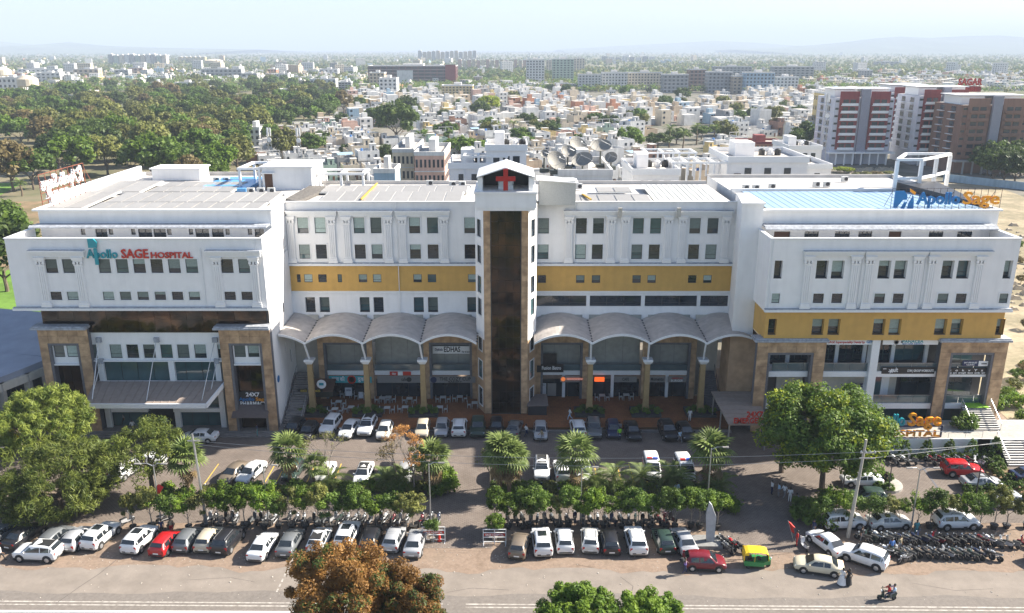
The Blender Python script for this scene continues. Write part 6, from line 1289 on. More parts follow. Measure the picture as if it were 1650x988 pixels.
# --- hedges and shrubs
shr = []
for i in range(4):
    cc, rd = crown_clumps(200+i, (.8, .8, .65), 18, .38, -.35, .3); shr.append(leaf_mesh('crown', cc, rd, 80, .10, (G_BRIGHT, G_MID, G_BRIGHT, G_OLIVE)[i], 200+i, 0, .5))
def shrub(u, v, s, label, group, i=None, z=0, zs=1.0, xy=None):
    x, y = xy or gp(u, v, z); k = vr.randrange(4) if i is None else i
    t = thing('shrub', label, 'shrub', (x, y, z), vr.uniform(0, 6), group); t.scale = (s, s, s*zs); put('foliage', shr[k], t, (0, 0, .45)); q = MB()
    if 'sb' not in _wm: q.path([(0, 0, 0), (.05, 0, .4), (.2, .1, .7)], .04, .02, 5); q.path([(0, 0, 0), (-.15, .1, .6)], .03, .015, 5); _wm['sb'] = q.mesh('stem', [BARK])
    put('stem', _wm['sb'], t)
k = 0
for u0, u1, v, st in ((335, 480, 797, 16), (470, 700, 792, 9.5), (800, 1150, 793, 10)):
    u, k = u0, 0
    while u < u1: shrub(u, v+vr.uniform(-3, 3), vr.uniform(.95, 1.3), f"low shrub, {ORD[k]} from the left in the {'left' if u0 < 400 else 'palm' if u0 < 700 else 'middle'} planting strip", 'shrubs in the planting strips', vr.choice([0, 1, 3])); u += st; k += 1
for u, v, s in ((712, 775, 1.9), (722, 790, 1.6), (700, 770, 1.7), (706, 797, 1.5), (1165, 815, 1.5), (1180, 822, 1.3), (1152, 820, 1.5), (300, 800, 1.3), (270, 800, 1.4), (245, 812, 1.4), (1300, 842, 2.0), (1315, 830, 1.8), (1290, 826, 1.6), (1340, 812, 1.6), (1330, 850, 1.6)):
    shrub(u, v, s, 'bushy green shrub ' + ('beside the middle driveway' if 690 < u < 730 else 'at the right driveway corner' if 1140 < u < 1200 else 'under the left airy tree' if u < 310 else 'at the foot of the big spreading tree') + f', {["largest", "second", "third", "fourth", "last"][[712, 722, 700, 706, 1165, 1180, 1152, 300, 270, 245, 1300, 1315, 1290, 1340, 1330].index(u) % 5 if u > 1200 else [712, 722, 700, 706, 1165, 1180, 1152, 300, 270, 245].index(u) % 4]} of its clump', 'bushy shrubs', vr.choice([0, 1]))
# planter beds around the arcade columns
for x in (-25.9, -18.7, -11.45, 10.05, 17.35, 24.45):
    q = MB(); q.box(x-1.9, 98.9, .6, x+1.9, 101.6, 1.0); pb = q.build('planter_box', [PLB]); tag(pb, 'dark planter box round the foot of an arcade column, ' + ORD[[-25.9, -18.7, -11.45, 10.05, 17.35, 24.45].index(x)] + ' column from the left', 'planter', 'planters round the arcade columns')
    for j in range(5): shrub(0, 0, .72, f'dark shrub, {ORD[j]} from the left, in the planter of the {ORD[[-25.9, -18.7, -11.45, 10.05, 17.35, 24.45].index(x)]} arcade column', 'shrubs round the arcade columns', 1, .95, xy=(x-1.5+j*.75, 99.5+(j % 2)*.9))
# --- garden beside the right wing: terrace, steps, topiary
GT = 2.0
mb = MB(); mb.box(38.0, 89.9, 0, 56.5, 94.2, GT); mb.box(55.0, 89.9, 0, 64, 95.2, GT-.001); o = mb.build('garden_terrace', WHITE2); o['kind'] = 'structure'
sheet('garden_paving', rect(38.1, 90.1, 63.9, 95.1), GT+.01, CONC)
def steps(label, x0, x1, yf, zb_, zt_, n, run, mat):
    t = thing('garden_steps', label, 'steps', (0, 0, 0)); h = (zt_-zb_)/n
    for i in range(n): q = MB(); q.box(x0, yf+i*run, zb_-.2+i*h*.0, x1, yf+(i+1)*run+.0, zb_+(i+1)*h-.04, 1); q.box(x0, yf+i*run-.04, zb_+(i+1)*h-.04, x1, yf+(i+1)*run-.045, zb_+(i+1)*h, 0); q.build('step', [M('step_marble', (.62, .60, .57), .5, .08, 2), M('step_riser', (.10, .09, .09), .7, .2)], t)
    for xx in (x0, x1):
        q = MB(); q.tube((xx, yf, zb_+.95), (xx, yf+n*run, zt_+.95), .05, n=6)
        for i in range(4): f = i/3; q.tube((xx, yf+n*run*f, zb_+(zt_-zb_)*f), (xx, yf+n*run*f, zb_+(zt_-zb_)*f+.95), .03, n=5)
        q.build('handrail', [STEEL], t)
    return t
steps('lower flight of pale steps climbing from the car park to the garden terrace', 57.2, 61.5, 86.9, 0, GT, 11, .28, None)
steps('upper flight of pale steps climbing from the garden terrace to the right wing', 55.4, 58.9, 92.2, GT, 3.9, 11, .27, None)
q = MB()
for i in range(9): x = 39.5+i*2.0; q.tube((x, 90.0, GT), (x, 90.0, GT+.9), .025, n=5)
q.tube((39.5, 90.0, GT+.9), (55.5, 90.0, GT+.9), .03, n=5); q.build('terrace_rail', [STEEL]); tag(bpy.data.objects['terrace_rail'], 'thin steel railing along the front of the garden terrace', 'railing')
q = MB(); prof = [(.05, 0), (.78, .35), (.82, .8), (.5, 1.6), (.18, 2.2), (.02, 2.4)]
cc = []; rd = []
g = np.random.default_rng(3)
for _ in range(60):
    z = g.random()*2.2; rr_ = np.interp(z, [p[1] for p in prof], [p[0] for p in prof]); a = g.random()*2*pi; cc.append((rr_*.8*cos(a), rr_*.8*sin(a), z)); rd.append(.17)
TOP = leaf_mesh('foliage', np.array(cc), np.array(rd), 60, .055, G_MID, 5, 0, .6)
for i, u in enumerate((1416, 1452, 1487, 1523, 1559, 1596)):
    x, y = gp(u, 734, 0); t = thing('topiary_cone', f"clipped cone bush against the garden wall, {ORD[i]} from the left", 'topiary', (x, 88.9, 0), i, 'topiary cones at the garden wall'); t.scale = (1, 1, 1.1 if i < 5 else 1.25); put('foliage', TOP, t)
    q = MB(); q.tube((0, 0, 0), (0, 0, .5), .05, n=6); q.build('stem', [BARK], t)
for i in range(16): shrub(1405+i*13, 739, .62, f'low edging shrub, {ORD[i]} from the left at the foot of the garden wall', 'edging shrubs at the garden wall', vr.choice([0, 1, 2]))
ball = leaf_mesh('foliage', *crown_clumps(77, (.55, .55, .45), 30, .14, -.4, .9), 70, .05, G_MID, 7, 0, .6)
bs = [(1588, 733), (1597, 741), (1606, 748), (1592, 752), (1600, 760), (1608, 768), (1612, 758), (1616, 775), (1628, 776), (1640, 778), (1584, 790), (1596, 794), (1612, 790), (1626, 788), (1640, 790), (1604, 800), (1575, 797), (1590, 784), (1560, 795), (1650, 786), (1622, 798), (1420, 770), (1430, 776), (1424, 784), (1416, 790), (1432, 792), (1395, 782)]
for i, (u, v) in enumerate(bs):
    x, y = gp(u, v); t = thing('clipped_bush', ('round clipped bush in the round flower bed' if u < 1450 else 'round clipped bush in the strip below the garden steps') + f', {ORD[i] if u > 1450 else ORD[i-21]} from the building', 'shrub', (x, y, 0), i, 'clipped bushes'); t.scale = (1.15,)*3; put('foliage', ball, t, (0, 0, .4)); q = MB(); q.tube((0, 0, 0), (0, 0, .4), .05, n=5); q.build('stem', [BARK], t)
sheet('planting_soil', [gp(1575, 735), gp(1600, 735), gp(1650, 776), gp(1675, 800), gp(1550, 802), gp(1585, 780)][::-1], .02, SOIL)
x, y = gp(1424, 782); q = MB(); q.lathe([(1.9, 0), (1.9, .3), (1.7, .32)], 24, (x, y, 0)); o = q.build('flower_bed', [CONC]); tag(o, 'round concrete flower bed with clipped bushes in the right car park', 'flower bed')
for u, v, s, sc_ in ((1608, 660, 2, 1.6), (1625, 640, 2, 1.4), (1640, 655, 2, 1.8), (1634, 625, 3, 1.3), (1650, 680, 0, 1.6), (1560, 688, 1, 1.7), (1543, 690, 1, 1.3)):
    shrub(u, v, sc_, 'leafy shrub ' + ('beside the upper steps on the garden terrace' if u < 1570 else 'on the slope right of the garden steps') + f', {ORD[[1608, 1625, 1640, 1634, 1650, 1560, 1543].index(u)]} of the clump', 'shrubs by the garden steps', s, GT if u < 1570 else 0)
# --- woodland left of the building, street trees in the town
protos = []
pm = [G_DEEP, G_MID, G_OLIVE, G_BROWN, G_MID, G_DEEP, G_OLIVE, G_BRIGHT, G_RUST, G_LIME]
for i, m_ in enumerate(pm):
    cc, rd = crown_clumps(300+i, (5.2, 5.0, 3.6), 46, 1.25, -.6, .5); cr_ = leaf_mesh('crown', cc, rd, 75, .40, m_, 300+i, 0, .55); protos.append((cr_, trunk_mesh(6.0, .28, 300+i, 3.4, 5)))
KIND = ['dense dark green tree', 'dark rounded tree', 'olive green tree', 'brownish dry tree', 'mid green tree', 'deep green bushy tree', 'pale olive tree', 'bright green tree', 'rust coloured tree', 'lime yellow tree']
tr_ = random.Random(23)
wood = []
def far_tree(u, v, k, s, where, group, y=None, zs=1.0):
    x, y_ = gp(u, v); t = thing('woodland_tree' if 'wood' in group else 'town_tree', f'{KIND[k]} {where}', 'tree', (x, y_, 0), tr_.uniform(0, 6), group); t.scale = (s, s, s*zs)
    put('trunk', protos[k][1], t); put('crown', protos[k][0], t, (0, 0, 6.2)); return t
def edge_u(v): return float(np.interp(v, [130, 150, 165, 185, 205, 225, 250, 275, 300], [560, 545, 555, 560, 520, 430, 400, 385, 380]))
place = []
VS = []
v = 306.0
while v > 137: VS.append(v); v -= max(3.6, 11.5*((v-78)/200)**1.0)
for v in VS:
    zc_ = 46/ray(0, v)[2]*-1; sp = 11.5*FPX/zc_
    u = tr_.uniform(-20, 10)
    while u < edge_u(v):
        place.append((u+tr_.uniform(-.3, .3)*sp, v+tr_.uniform(-2.5, 2.5), VS.index(v))); u += sp*tr_.uniform(.75, 1.45)
def inpoly(u, v, a, b, c, d): return a < u < b and c < v < d
cnt = 0
bandn = {}
for (u, v, bi) in place:
    if inpoly(u, v, -40, 60, 244, 268) or inpoly(u, v, -40, 92, 268, 300) or inpoly(u, v, 90, 230, 292, 310) or inpoly(u, v, 175, 250, 196, 210) or inpoly(u, v, -40, 70, 150, 170): continue
    if v < 175 and tr_.random() < .5: continue
    if v < 150 and u < 400 and tr_.random() < .5: continue
    k = tr_.choice([0, 1, 1, 1, 2, 2, 2, 5, 6, 6, 4, 4, 3] if v < 215 else [0, 1, 2, 4, 4, 6, 7, 2, 4, 6, 2, 7, 3])
    bandn[bi] = bandn.get(bi, 0) + 1
    far_tree(u, v, k, tr_.uniform(1.2, 1.9)*(1.0 if v > 160 else .85), f"in the woodland, {ORD[bandn[bi]-1]} from the left in its {ORD[bi]} band", 'woodland beyond the left wing'); cnt += 1
for u, v, k, s, d in ((373, 252, 9, 1.15, 'standing out at the edge of the woodland near the white houses'), (272, 207, 7, 1.3, 'rounded and alone in the middle of the woodland'), (220, 205, 8, 1.2, 'standing out in the middle of the woodland'), (330, 300, 7, 1.1, 'just behind the left wing roof'), (352, 302, 7, .85, 'just behind the left wing roof, the smaller one'), (262, 290, 2, 1.1, 'with yellow leaves behind the left wing roof'), (12, 470, 0, 1.5, 'in the dark beside the left wing wall'), (-5, 440, 1, 1.6, 'in shade beyond the left wing wall'), (5, 400, 4, 1.2, 'at the field edge beside the left wing')):
    far_tree(u, v, k, s, d, 'woodland beyond the left wing')
# ================================================================== poles, lamps, barriers, cafe tables, wires
def pole(name, label, cat, u, v, h, r=.09, mat=None, lean=0):
    x, y = gp(u, v); t = thing(name, label, cat, (x, y, 0)); q = MB(); q.tube((0, 0, 0), (lean, 0, h), r*1.3, r*.75, 10); q.build('pole', [mat or STEEL], t); return t
CONP = M('concrete_pole', (.38, .36, .32), .85, .12, 2)
p1 = pole('utility_pole', 'tall leaning concrete utility pole at the edge of the motorcycle parking', 'pole', 1366, 866, 10.6, .15, CONP, .5)
q = MB(); q.box(-.3, -.9, 9.6, 1.2, -.8, 9.7); q.box(-.3, -.85, 9.0, 1.2, -.75, 9.1)
for i in range(4): q.lathe([(.05, 0), (.09, .06), (.05, .16)], 8, (-.2+i*.42, -.85, 9.7))
q.build('crossarm', [STEEL], p1)
p2 = pole('utility_pole', 'tall steel utility pole between the left palms and the airy grey green tree', 'pole', 334, 851, 10.4, .12, None, -.35); q = MB(); q.box(-.9, -.06, 9.6, .3, .06, 9.7); q.build('crossarm', [STEEL], p2)
def lamp(label, u, v, h, arms=1):
    t = pole('street_lamp', label, 'street lamp', u, v, h, .07)
    for s in ((1, -1) if arms == 2 else (1,)):
        q = MB(); q.path([(0, 0, h-.15), (s*.5, -.2, h+.25), (s*1.1, -.4, h+.35)], .045, .03, 6); q.build('arm', [STEEL], t); q = MB(); q.hexa([(s*1.0, -.55, h+.3), (s*1.6, -.6, h+.33), (s*1.6, -.35, h+.33), (s*1.0, -.3, h+.3), (s*1.0, -.55, h+.38), (s*1.6, -.6, h+.41), (s*1.6, -.35, h+.41), (s*1.0, -.3, h+.38)]); q.build('lamp_head', [SIGG], t)
    return t
lamp('double arm street lamp with a red flag, left of the steel utility pole', 261, 850, 7.0, 2); lamp('street lamp among the potted trees right of the steel utility pole', 433, 846, 6.6); lamp('street lamp left of the middle driveway', 694, 845, 6.8); lamp('street lamp amid the middle potted trees', 935, 846, 6.4); lamp('double arm street lamp right of the tall concrete utility pole', 1467, 856, 6.9, 2); lamp('tall street lamp beside the stone monolith', 1138, 830, 7.6); lamp('street lamp at the left picture edge beside the drooping tree', 4, 805, 6.0)
x, y = gp(261, 850); q = MB(); q.quad([(x, y, 3.4), (x+.05, y-.1, 3.5), (x+.75, y-.1, 4.6), (x+.3, y, 4.9), (x, y, 4.6)]); o = q.build('flag', [M('flag_red', (.6, .02, .02), .7)]); tag(o, 'red flag tied to the double arm lamp at the left', 'flag')
t = pole('lantern_post', 'dark classical lantern post with two lanterns beside the round flower bed', 'lantern', 1431, 792, 3.2, .06, DFRAME)
for s in (-1, 1): q = MB(); q.path([(0, 0, 2.9), (s*.35, 0, 3.05), (s*.35, 0, 3.15)], .03, n=5); q.lathe([(.08, 3.15), (.15, 3.45), (.05, 3.6)], 8, (s*.35, 0, 0)); q.build('lantern', [DFRAME], t)
t = pole('lantern_post', 'dark lantern post under the big spreading tree', 'lantern', 1358, 790, 3.0, .06, DFRAME); q = MB(); q.lathe([(.08, 3.0), (.16, 3.3), (.05, 3.45)], 8); q.build('lantern', [DFRAME], t)
t = pole('lamp_post', 'dark lamp post standing in front of the silver saloon beside the clipped bushes', 'lamp post', 1572, 800, 4.5, .06, DFRAME); q = MB(); q.lathe([(.1, 4.5), (.2, 4.7), (.05, 4.85)], 8); q.build('lantern', [DFRAME], t)
# wires
WIRE = M('wire', (.35, .35, .35), .6)
def wire(a, b, sag, label):
    a, b = Vector(a), Vector(b); q = MB(); pts = [a.lerp(b, i/14) - Vector((0, 0, sag*4*(i/14)*(1-i/14))) for i in range(15)]; q.path(pts, .018, n=3); o = q.build('overhead_wire', [WIRE]); tag(o, label, 'wire', 'overhead wires')
A = Vector(p1.location) + Vector((.5, -.85, 9.75)); B = Vector(p2.location) + Vector((-.5, 0, 9.65))
for i, (dz, dx) in enumerate(((0, 0), (-.65, .35))):
    wire(A+Vector((dx, 0, dz)), B+Vector((dx, 0, dz*.6)), 1.2+.3*i, ['upper', 'lower'][i] + ' overhead wire across the car park between the two utility poles')
    wire(A+Vector((dx, 0, dz)), (66, 78+i, 9.6-dz), .5, ['upper', 'lower'][i] + ' overhead wire running right from the concrete utility pole')
# stone monolith
x, y = gp(1143, 876); t = thing('monolith', 'slim faceted grey stone monolith on a square plinth beside the right driveway', 'monument', (x, y, 0)); q = MB(); q.box(-1.5, -1.0, 0, 1.5, 1.0, .35); q.build('plinth', [M('plinth_grey', (.22, .22, .22), .7, .15)], t)
q = MB(); q.hexa([(-.35, -.25, .35), (.4, -.2, .35), (.45, .25, .35), (-.3, .25, .35), (-.6, -.22, 3.2), (.42, -.2, 3.0), (.45, .22, 3.0), (-.5, .22, 3.2)]); q.hexa([(-.6, -.22, 3.2), (.42, -.2, 3.0), (.45, .22, 3.0), (-.5, .22, 3.2), (-.35, -.12, 4.6), (-.1, -.12, 4.3), (-.05, .12, 4.3), (-.3, .12, 4.6)]); q.build('slab', [M('monolith_stone', (.36, .38, .40), .6, .15, 2)], t)
# barriers
def barrier(u, v, label, w_=2.2):
    x, y = gp(u, v); t = thing('barrier', label, 'barrier', (x, y, 0)); q = MB()
    for z in (.25, .75, 1.25, 1.6): q.box(-w_/2, -.03, z, w_/2, .03, z+.06)
    for xx in (-w_/2, 0, w_/2): q.box(xx-.03, -.035, 0, xx+.03, .035, 1.66)
    q.box(-w_/2, -.4, 0, -w_/2+.06, .4, .05); q.box(w_/2-.06, -.4, 0, w_/2, .4, .05); q.build('frame', [WHP], t); q = MB(); q.box(-w_/2+.1, -.045, .95, w_/2-.1, -.031, 1.2); q.build('board', [REDP], t); lettering(t, 'SAGE HOSPITAL', 0, -.06, .98, .26, WHP, .01, width=w_*.8, each=False, name='lettering')
barrier(699, 873, 'white framed barrier with a red board left of the middle driveway'); barrier(797, 877, 'white framed barrier with a red board right of the middle driveway')
x, y = gp(708, 872); q = MB(); q.lathe([(.22, 0), (.06, .9), (.05, 1.2)], 8); o = q.build('traffic_cone', [REDP], None, (x, y, 0)); tag(o, 'red cone standing at the left barrier of the middle driveway', 'cone')
x, y = gp(1279, 873); t = thing('banner_flag', 'red cloth banner leaning on a pole at the road edge beside the angled white saloon', 'banner', (x, y, 0)); q = MB(); q.tube((0, 0, 0), (-.75, .1, 2.3), .025, n=5); q.build('pole', [STEEL], t)
q = MB(); q.quad([(-.72, .09, 2.25), (-.35, .06, 1.1), (-.05, -.12, .95), (-.25, -.15, 1.75)]); q.quad([(-.72, .09, 2.25), (-.25, -.15, 1.75), (.05, .05, 1.5), (-.4, .2, 2.0)]); q.build('cloth', [M('banner_red', (.5, .02, .015), .7)], t)
# cafe tables and chairs on the terrace
CHW = M('white_furniture', (.50, .50, .49), .5, .05)
q = MB(); q.box(-.22, -.22, .43, .22, .22, .47); seat = q.mesh('seat', [CHW]); q = MB(); q.box(-.22, .19, .47, .22, .23, .95); back = q.mesh('backrest', [CHW]); q = MB(); q.box(-.02, -.02, 0, .02, .02, .43); leg = q.mesh('leg', [CHW])
q = MB(); q.box(-.4, -.4, .72, .4, .4, .76); top = q.mesh('table_top', [CHW]); q = MB(); q.box(-.025, -.025, 0, .025, .025, .72); tleg = q.mesh('leg', [CHW])
cfk = 0
for i, (u, v) in enumerate([(546, 655), (566, 664), (616, 649), (626, 648), (660, 650), (624, 665), (653, 664), (709, 664), (714, 648), (741, 647), (765, 657), (540, 667), (970, 645), (1009, 644), (560, 640), (583, 643)]):
    x, y = gp(u, v, .6); t = thing('cafe_table', f'white square cafe table on the terracotta terrace, {ORD[i]} one listed from the left bays', 'table', (x, y, .6), 0, 'cafe tables on the terrace'); t['label'] = f'white square cafe table, {ORD[i]} set, on the terrace ' + ('left' if u < 605 else 'middle' if u < 690 else 'right' if u < 780 else 'beyond the tower') + (' front' if v > 655 else ' back')
    put('table_top', top, t)
    for a, b in ((-.35, -.35), (.35, -.35), (-.35, .35), (.35, .35)): put('leg', tleg, t, (a, b, 0))
    for k, (dx, dy, rz) in enumerate(((-.75, 0, 90), (.75, 0, -90))):
        c = thing('cafe_chair', f'white cafe chair at the {"left" if k == 0 else "right"} side of the {ORD[i]} terrace table', 'chair', (x+dx, y+dy, .6), radians(rz), 'cafe chairs on the terrace'); put('seat', seat, c); put('backrest', back, c)
        for a, b in ((-.2, -.2), (.2, -.2), (-.2, .2), (.2, .2)): put('leg', leg, c, (a, b, 0))
# neighbouring building at the left edge
SLATE = M('blue_grey_roof', (.27, .29, .35), .7, .1, .5)
t = thing('side_building', 'low building with a blue grey roof and stone posts left of the left wing', 'building', (-62, 100, 0))
def T3(p): return (p[0]+62, p[1]-100, p[2])
a0, a1 = (-58.5, 99.5), (-66.5, 80); q = MB()
q.hexa([T3((a1[0]-8, a1[1], 7.8)), T3((a1[0], a1[1], 7.8)), T3((a0[0], a0[1], 7.8)), T3((a0[0]-16, a0[1]+12, 7.8)), T3((a1[0]-8, a1[1], 8.3)), T3((a1[0], a1[1], 8.3)), T3((a0[0], a0[1], 8.6)), T3((a0[0]-16, a0[1]+12, 8.6))], 0)
q.hexa([T3((-75, 104, 8.3)), T3((-58.4, 99.6, 8.6)), T3((-58.6, 112, 10.0)), T3((-75, 116, 10.0)), T3((-75, 104, 8.4)), T3((-58.4, 99.6, 8.7)), T3((-58.6, 112, 10.1)), T3((-75, 116, 10.1))], 0); q.build('roof', [SLATE], t)
n = 7
for i in range(n):
    f = i/(n-1); x = a0[0]+(a1[0]-a0[0])*f; y = a0[1]+(a1[1]-a0[1])*f; q = MB(); q.box(x+62-.35, y-100-.35, 0, x+62+.35, y-100+.35, 7.79); q.build('column', [CONC if i != 5 else STONES], t)
q = MB(); q.hexa([T3((a1[0]-.3, a1[1], 3.6)), T3((a1[0]+.3, a1[1], 3.6)), T3((a0[0]+.3, a0[1], 3.6)), T3((a0[0]-.3, a0[1], 3.6)), T3((a1[0]-.3, a1[1], 4.2)), T3((a1[0]+.3, a1[1], 4.2)), T3((a0[0]+.3, a0[1], 4.2)), T3((a0[0]-.3, a0[1], 4.2))]); q.hexa([T3((a1[0]-.4, a1[1], 6.8)), T3((a1[0]+.4, a1[1], 6.8)), T3((a0[0]+.4, a0[1], 6.8)), T3((a0[0]-.4, a0[1], 6.8)), T3((a1[0]-.4, a1[1], 7.79)), T3((a1[0]+.4, a1[1], 7.79)), T3((a0[0]+.4, a0[1], 7.79)), T3((a0[0]-.4, a0[1], 7.79))]); q.build('beam', [WALLC], t)
q = MB(); q.quad([T3((a1[0]-1.5, a1[1], 0)), T3((a0[0]-1.5, a0[1], 0)), T3((a0[0]-1.5, a0[1], 7.7)), T3((a1[0]-1.5, a1[1], 7.7))]); q.build('wall', [GLASSD], t)
# ================================================================== the town behind
HC = {'white': (.64, .635, .62), 'cream': (.64, .55, .42), 'beige': (.52, .41, .29), 'pink': (.62, .40, .32), 'grey': (.32, .32, .32), 'yellow': (.62, .48, .22), 'blue': (.30, .42, .52), 'terracotta': (.48, .22, .13), 'green': (.34, .44, .36), 'brick': (.25, .145, .105), 'red': (.27, .065, .06)}
def hm_(c): return M('house_wall_'+c, HC[c], .85, .1, .4, streak=.2, rand=.08)
HROOF = M('house_roof', (.52, .48, .44), .9, .22, .3, rand=.22); HROOFW = M('white_roof', (.58, .56, .53), .85, .1, .3, rand=.1); HWIN = M('house_window', (.03, .04, .05), .2, .3, 1, spec=.8); TANKB = M('black_tank', (.02, .02, .02), .5, .1); TANKW = M('white_tank', (.7, .7, .7), .5, .1); TANKBL = M('blue_tank', (.04, .15, .4), .5, .1)
hr = random.Random(99)
wq = MB(); wq.box(-.6, -.05, -.65, .6, .08, .65); HW = wq.mesh('window', [HWIN]); wq = MB(); wq.box(-.5, -.06, 0, .5, .08, 2.1); HD = wq.mesh('door', [M('house_door', (.16, .07, .035), .6, .3)])
hprot = []
def house_proto(col, st, w_, d_, room, tank, frame=False, shed=None):
    r = thing('house', 'x', 'house'); h = 3.2*st; q = MB(); q.box(-w_/2, 0, 0, w_/2, d_, h); o = q.build('wall', [hm_(col)], r)
    q = MB()
    for a in ((-w_/2, 0, w_/2, .18), (-w_/2, d_-.18, w_/2, d_), (-w_/2, .18, -w_/2+.18, d_-.18), (w_/2-.18, .18, w_/2, d_-.18)): q.box(a[0], a[1], h+.001, a[2], a[3], h+.85)
    q.build('parapet', [hm_(col)], r); q = MB(); q.box(-w_/2+.19, .19, h-.1, w_/2-.19, d_-.19, h+.05); q.build('roof', [HROOF if hr.random() < .5 else HROOFW], r)
    if room: q = MB(); x0 = -w_/2+.3 if room < 0 else w_/2-3.3; q.box(x0, d_-4.2, h+.06, x0+3, d_-.5, h+2.9, 0); q.box(x0-.2, d_-4.5, h+2.9, x0+3.2, d_-.3, h+3.05, 1); q.box(x0+1, d_-4.24, h+.06, x0+1.9, d_-4.201, h+2.1, 2); q.build('stair_room', [hm_(col), HROOFW, HWIN], r)
    if tank: q = MB(); xx = hr.uniform(-w_/3, w_/3); q.lathe([(.6, 0), (.65, .3), (.65, 1.0), (.3, 1.3)], 10, (xx, d_*.6, h+.05+(2.95 if False else 0))); q.build('water_tank', [{1: TANKB, 2: TANKW, 3: TANKBL}[tank]], r)
    if frame:
        q = MB()
        for x in (-w_/2+.15, 0, w_/2-.15): q.box(x-.12, .2, h+.85, x+.12, .44, h+3.1)
        q.box(-w_/2, .15, h+3.1, w_/2, .5, h+3.35); q.build('roof_frame', [hm_(col)], r)
    if shed: q = MB(); q.hexa([(-w_/2+.4, .6, h+2.0), (w_/2-.4, .6, h+2.0), (w_/2-.4, d_*.6, h+2.5), (-w_/2+.4, d_*.6, h+2.5), (-w_/2+.4, .6, h+2.08), (w_/2-.4, .6, h+2.08), (w_/2-.4, d_*.6, h+2.58), (-w_/2+.4, d_*.6, h+2.58)]); q.build('roof_shed', [M('shed_'+shed, HC[shed], .6, .1)], r)
    n = max(2, int(w_/3)); q = MB(); q.box(-w_/2-.05, -1.1, h-3.3, w_*.1, -.01, h-3.15); q.box(-w_/2-.05, -1.1, h-3.15, w_*.1, -1.0, h-2.3)
    if st > 1: q.build('balcony', [hm_(col)], r)
    for k in range(st):
        for i in range(n):
            if (i+k) % 3 == 2: continue
            put('window', HW, r, (-w_/2+w_*(i+.5)/n, 0, 1.8+3.2*k))
    put('door', HD, r, (w_*.3, 0, 0)); return r, col, st, ('a blue roof shed' if shed == 'blue' else 'a red roof shed' if shed == 'terracotta' else 'a rooftop frame' if frame else 'a black tank' if tank == 1 else 'a blue tank' if tank == 3 else 'a rooftop room' if room else 'a bare flat roof')
specs = [('white', 2, 9, 11, 1, 2), ('white', 3, 9, 12, -1, 1), ('cream', 2, 8, 11, 1, 1), ('white', 1, 10, 11, 1, 0), ('beige', 2, 9, 10, -1, 3), ('white', 2, 10, 12, 0, 1, True), ('pink', 2, 8, 10, 1, 0), ('cream', 3, 10, 12, 1, 1), ('grey', 2, 9, 11, 0, 0, False, 'blue'), ('terracotta', 1, 10, 10, 0, 2), ('white', 3, 11, 12, 1, 3), ('yellow', 2, 9, 10, -1, 1), ('white', 2, 8, 12, -1, 0), ('beige', 1, 9, 11, 0, 1, False, 'terracotta'), ('brick', 3, 10, 11, 1, 0), ('white', 1, 9, 9, -1, 3), ('green', 2, 9, 10, 1, 2), ('white', 4, 10, 12, 1, 1, True)]
for s_ in specs: hprot.append(house_proto(*s_))
LAND = [(640, 220, 'the large dark round tree'), (677, 270, 'the pink apartment block'), (932, 262, 'the satellite dishes'), (1100, 228, 'the palm clump'), (785, 178, 'the bright green tree'), (460, 232, 'the telecom masts'), (1230, 238, 'the long red roof'), (840, 215, 'the coconut palm'), (737, 150, 'the beige apartment block'), (1000, 130, 'the long cream apartments'), (1340, 200, 'the red and white towers'), (660, 120, 'the dark red office block'), (540, 175, 'the woodland edge')]
def redge(v): return float(np.interp(v, [120, 150, 200, 245, 300], [1700, 1380, 1330, 1330, 1345]))
cands = []
ang = radians(20); ca, sa = cos(ang), sin(ang)
for i in range(-75, 110):
    for j in range(-10, 90):
        gx = i*8.6 + (i//9)*6; gy = j*11.2 + (j//2)*4.5
        x = gx*ca - gy*sa + hr.uniform(-.8, .8) + 60; y = gx*sa + gy*ca + 150 + hr.uniform(-.8, .8)
        if y < 255 or y > 900: continue
        u, v = px(x, y, 0)
        if v > 300: continue
        if not (edge_u(v)+12 < u < redge(v)) or u < 0 or u > 1700: continue
        if hr.random() < .10: continue
        cands.append((y, x, u, v))
cands.sort(); nearh = []; used_i = set(); cnt_l = {}
FEAT = ['white', 'cream']
big_spots = [(677, 268, 60), (640, 222, 42), (1100, 228, 60), (1100, 245, 50), (1050, 236, 35), (785, 182, 28), (656, 178, 22), (1235, 240, 42), (737, 156, 34), (995, 136, 75), (1140, 140, 75), (1225, 140, 35), (480, 262, 20), (770, 250, 24), (1300, 262, 60)]
def blocked(u, v): return any(abs(u-a) < r and abs(v-b) < r*.42 for a, b, r in big_spots)
cands = [c for c in cands if not blocked(c[2], c[3])]
near, far_h = cands[:292], cands[292:]
first = {}
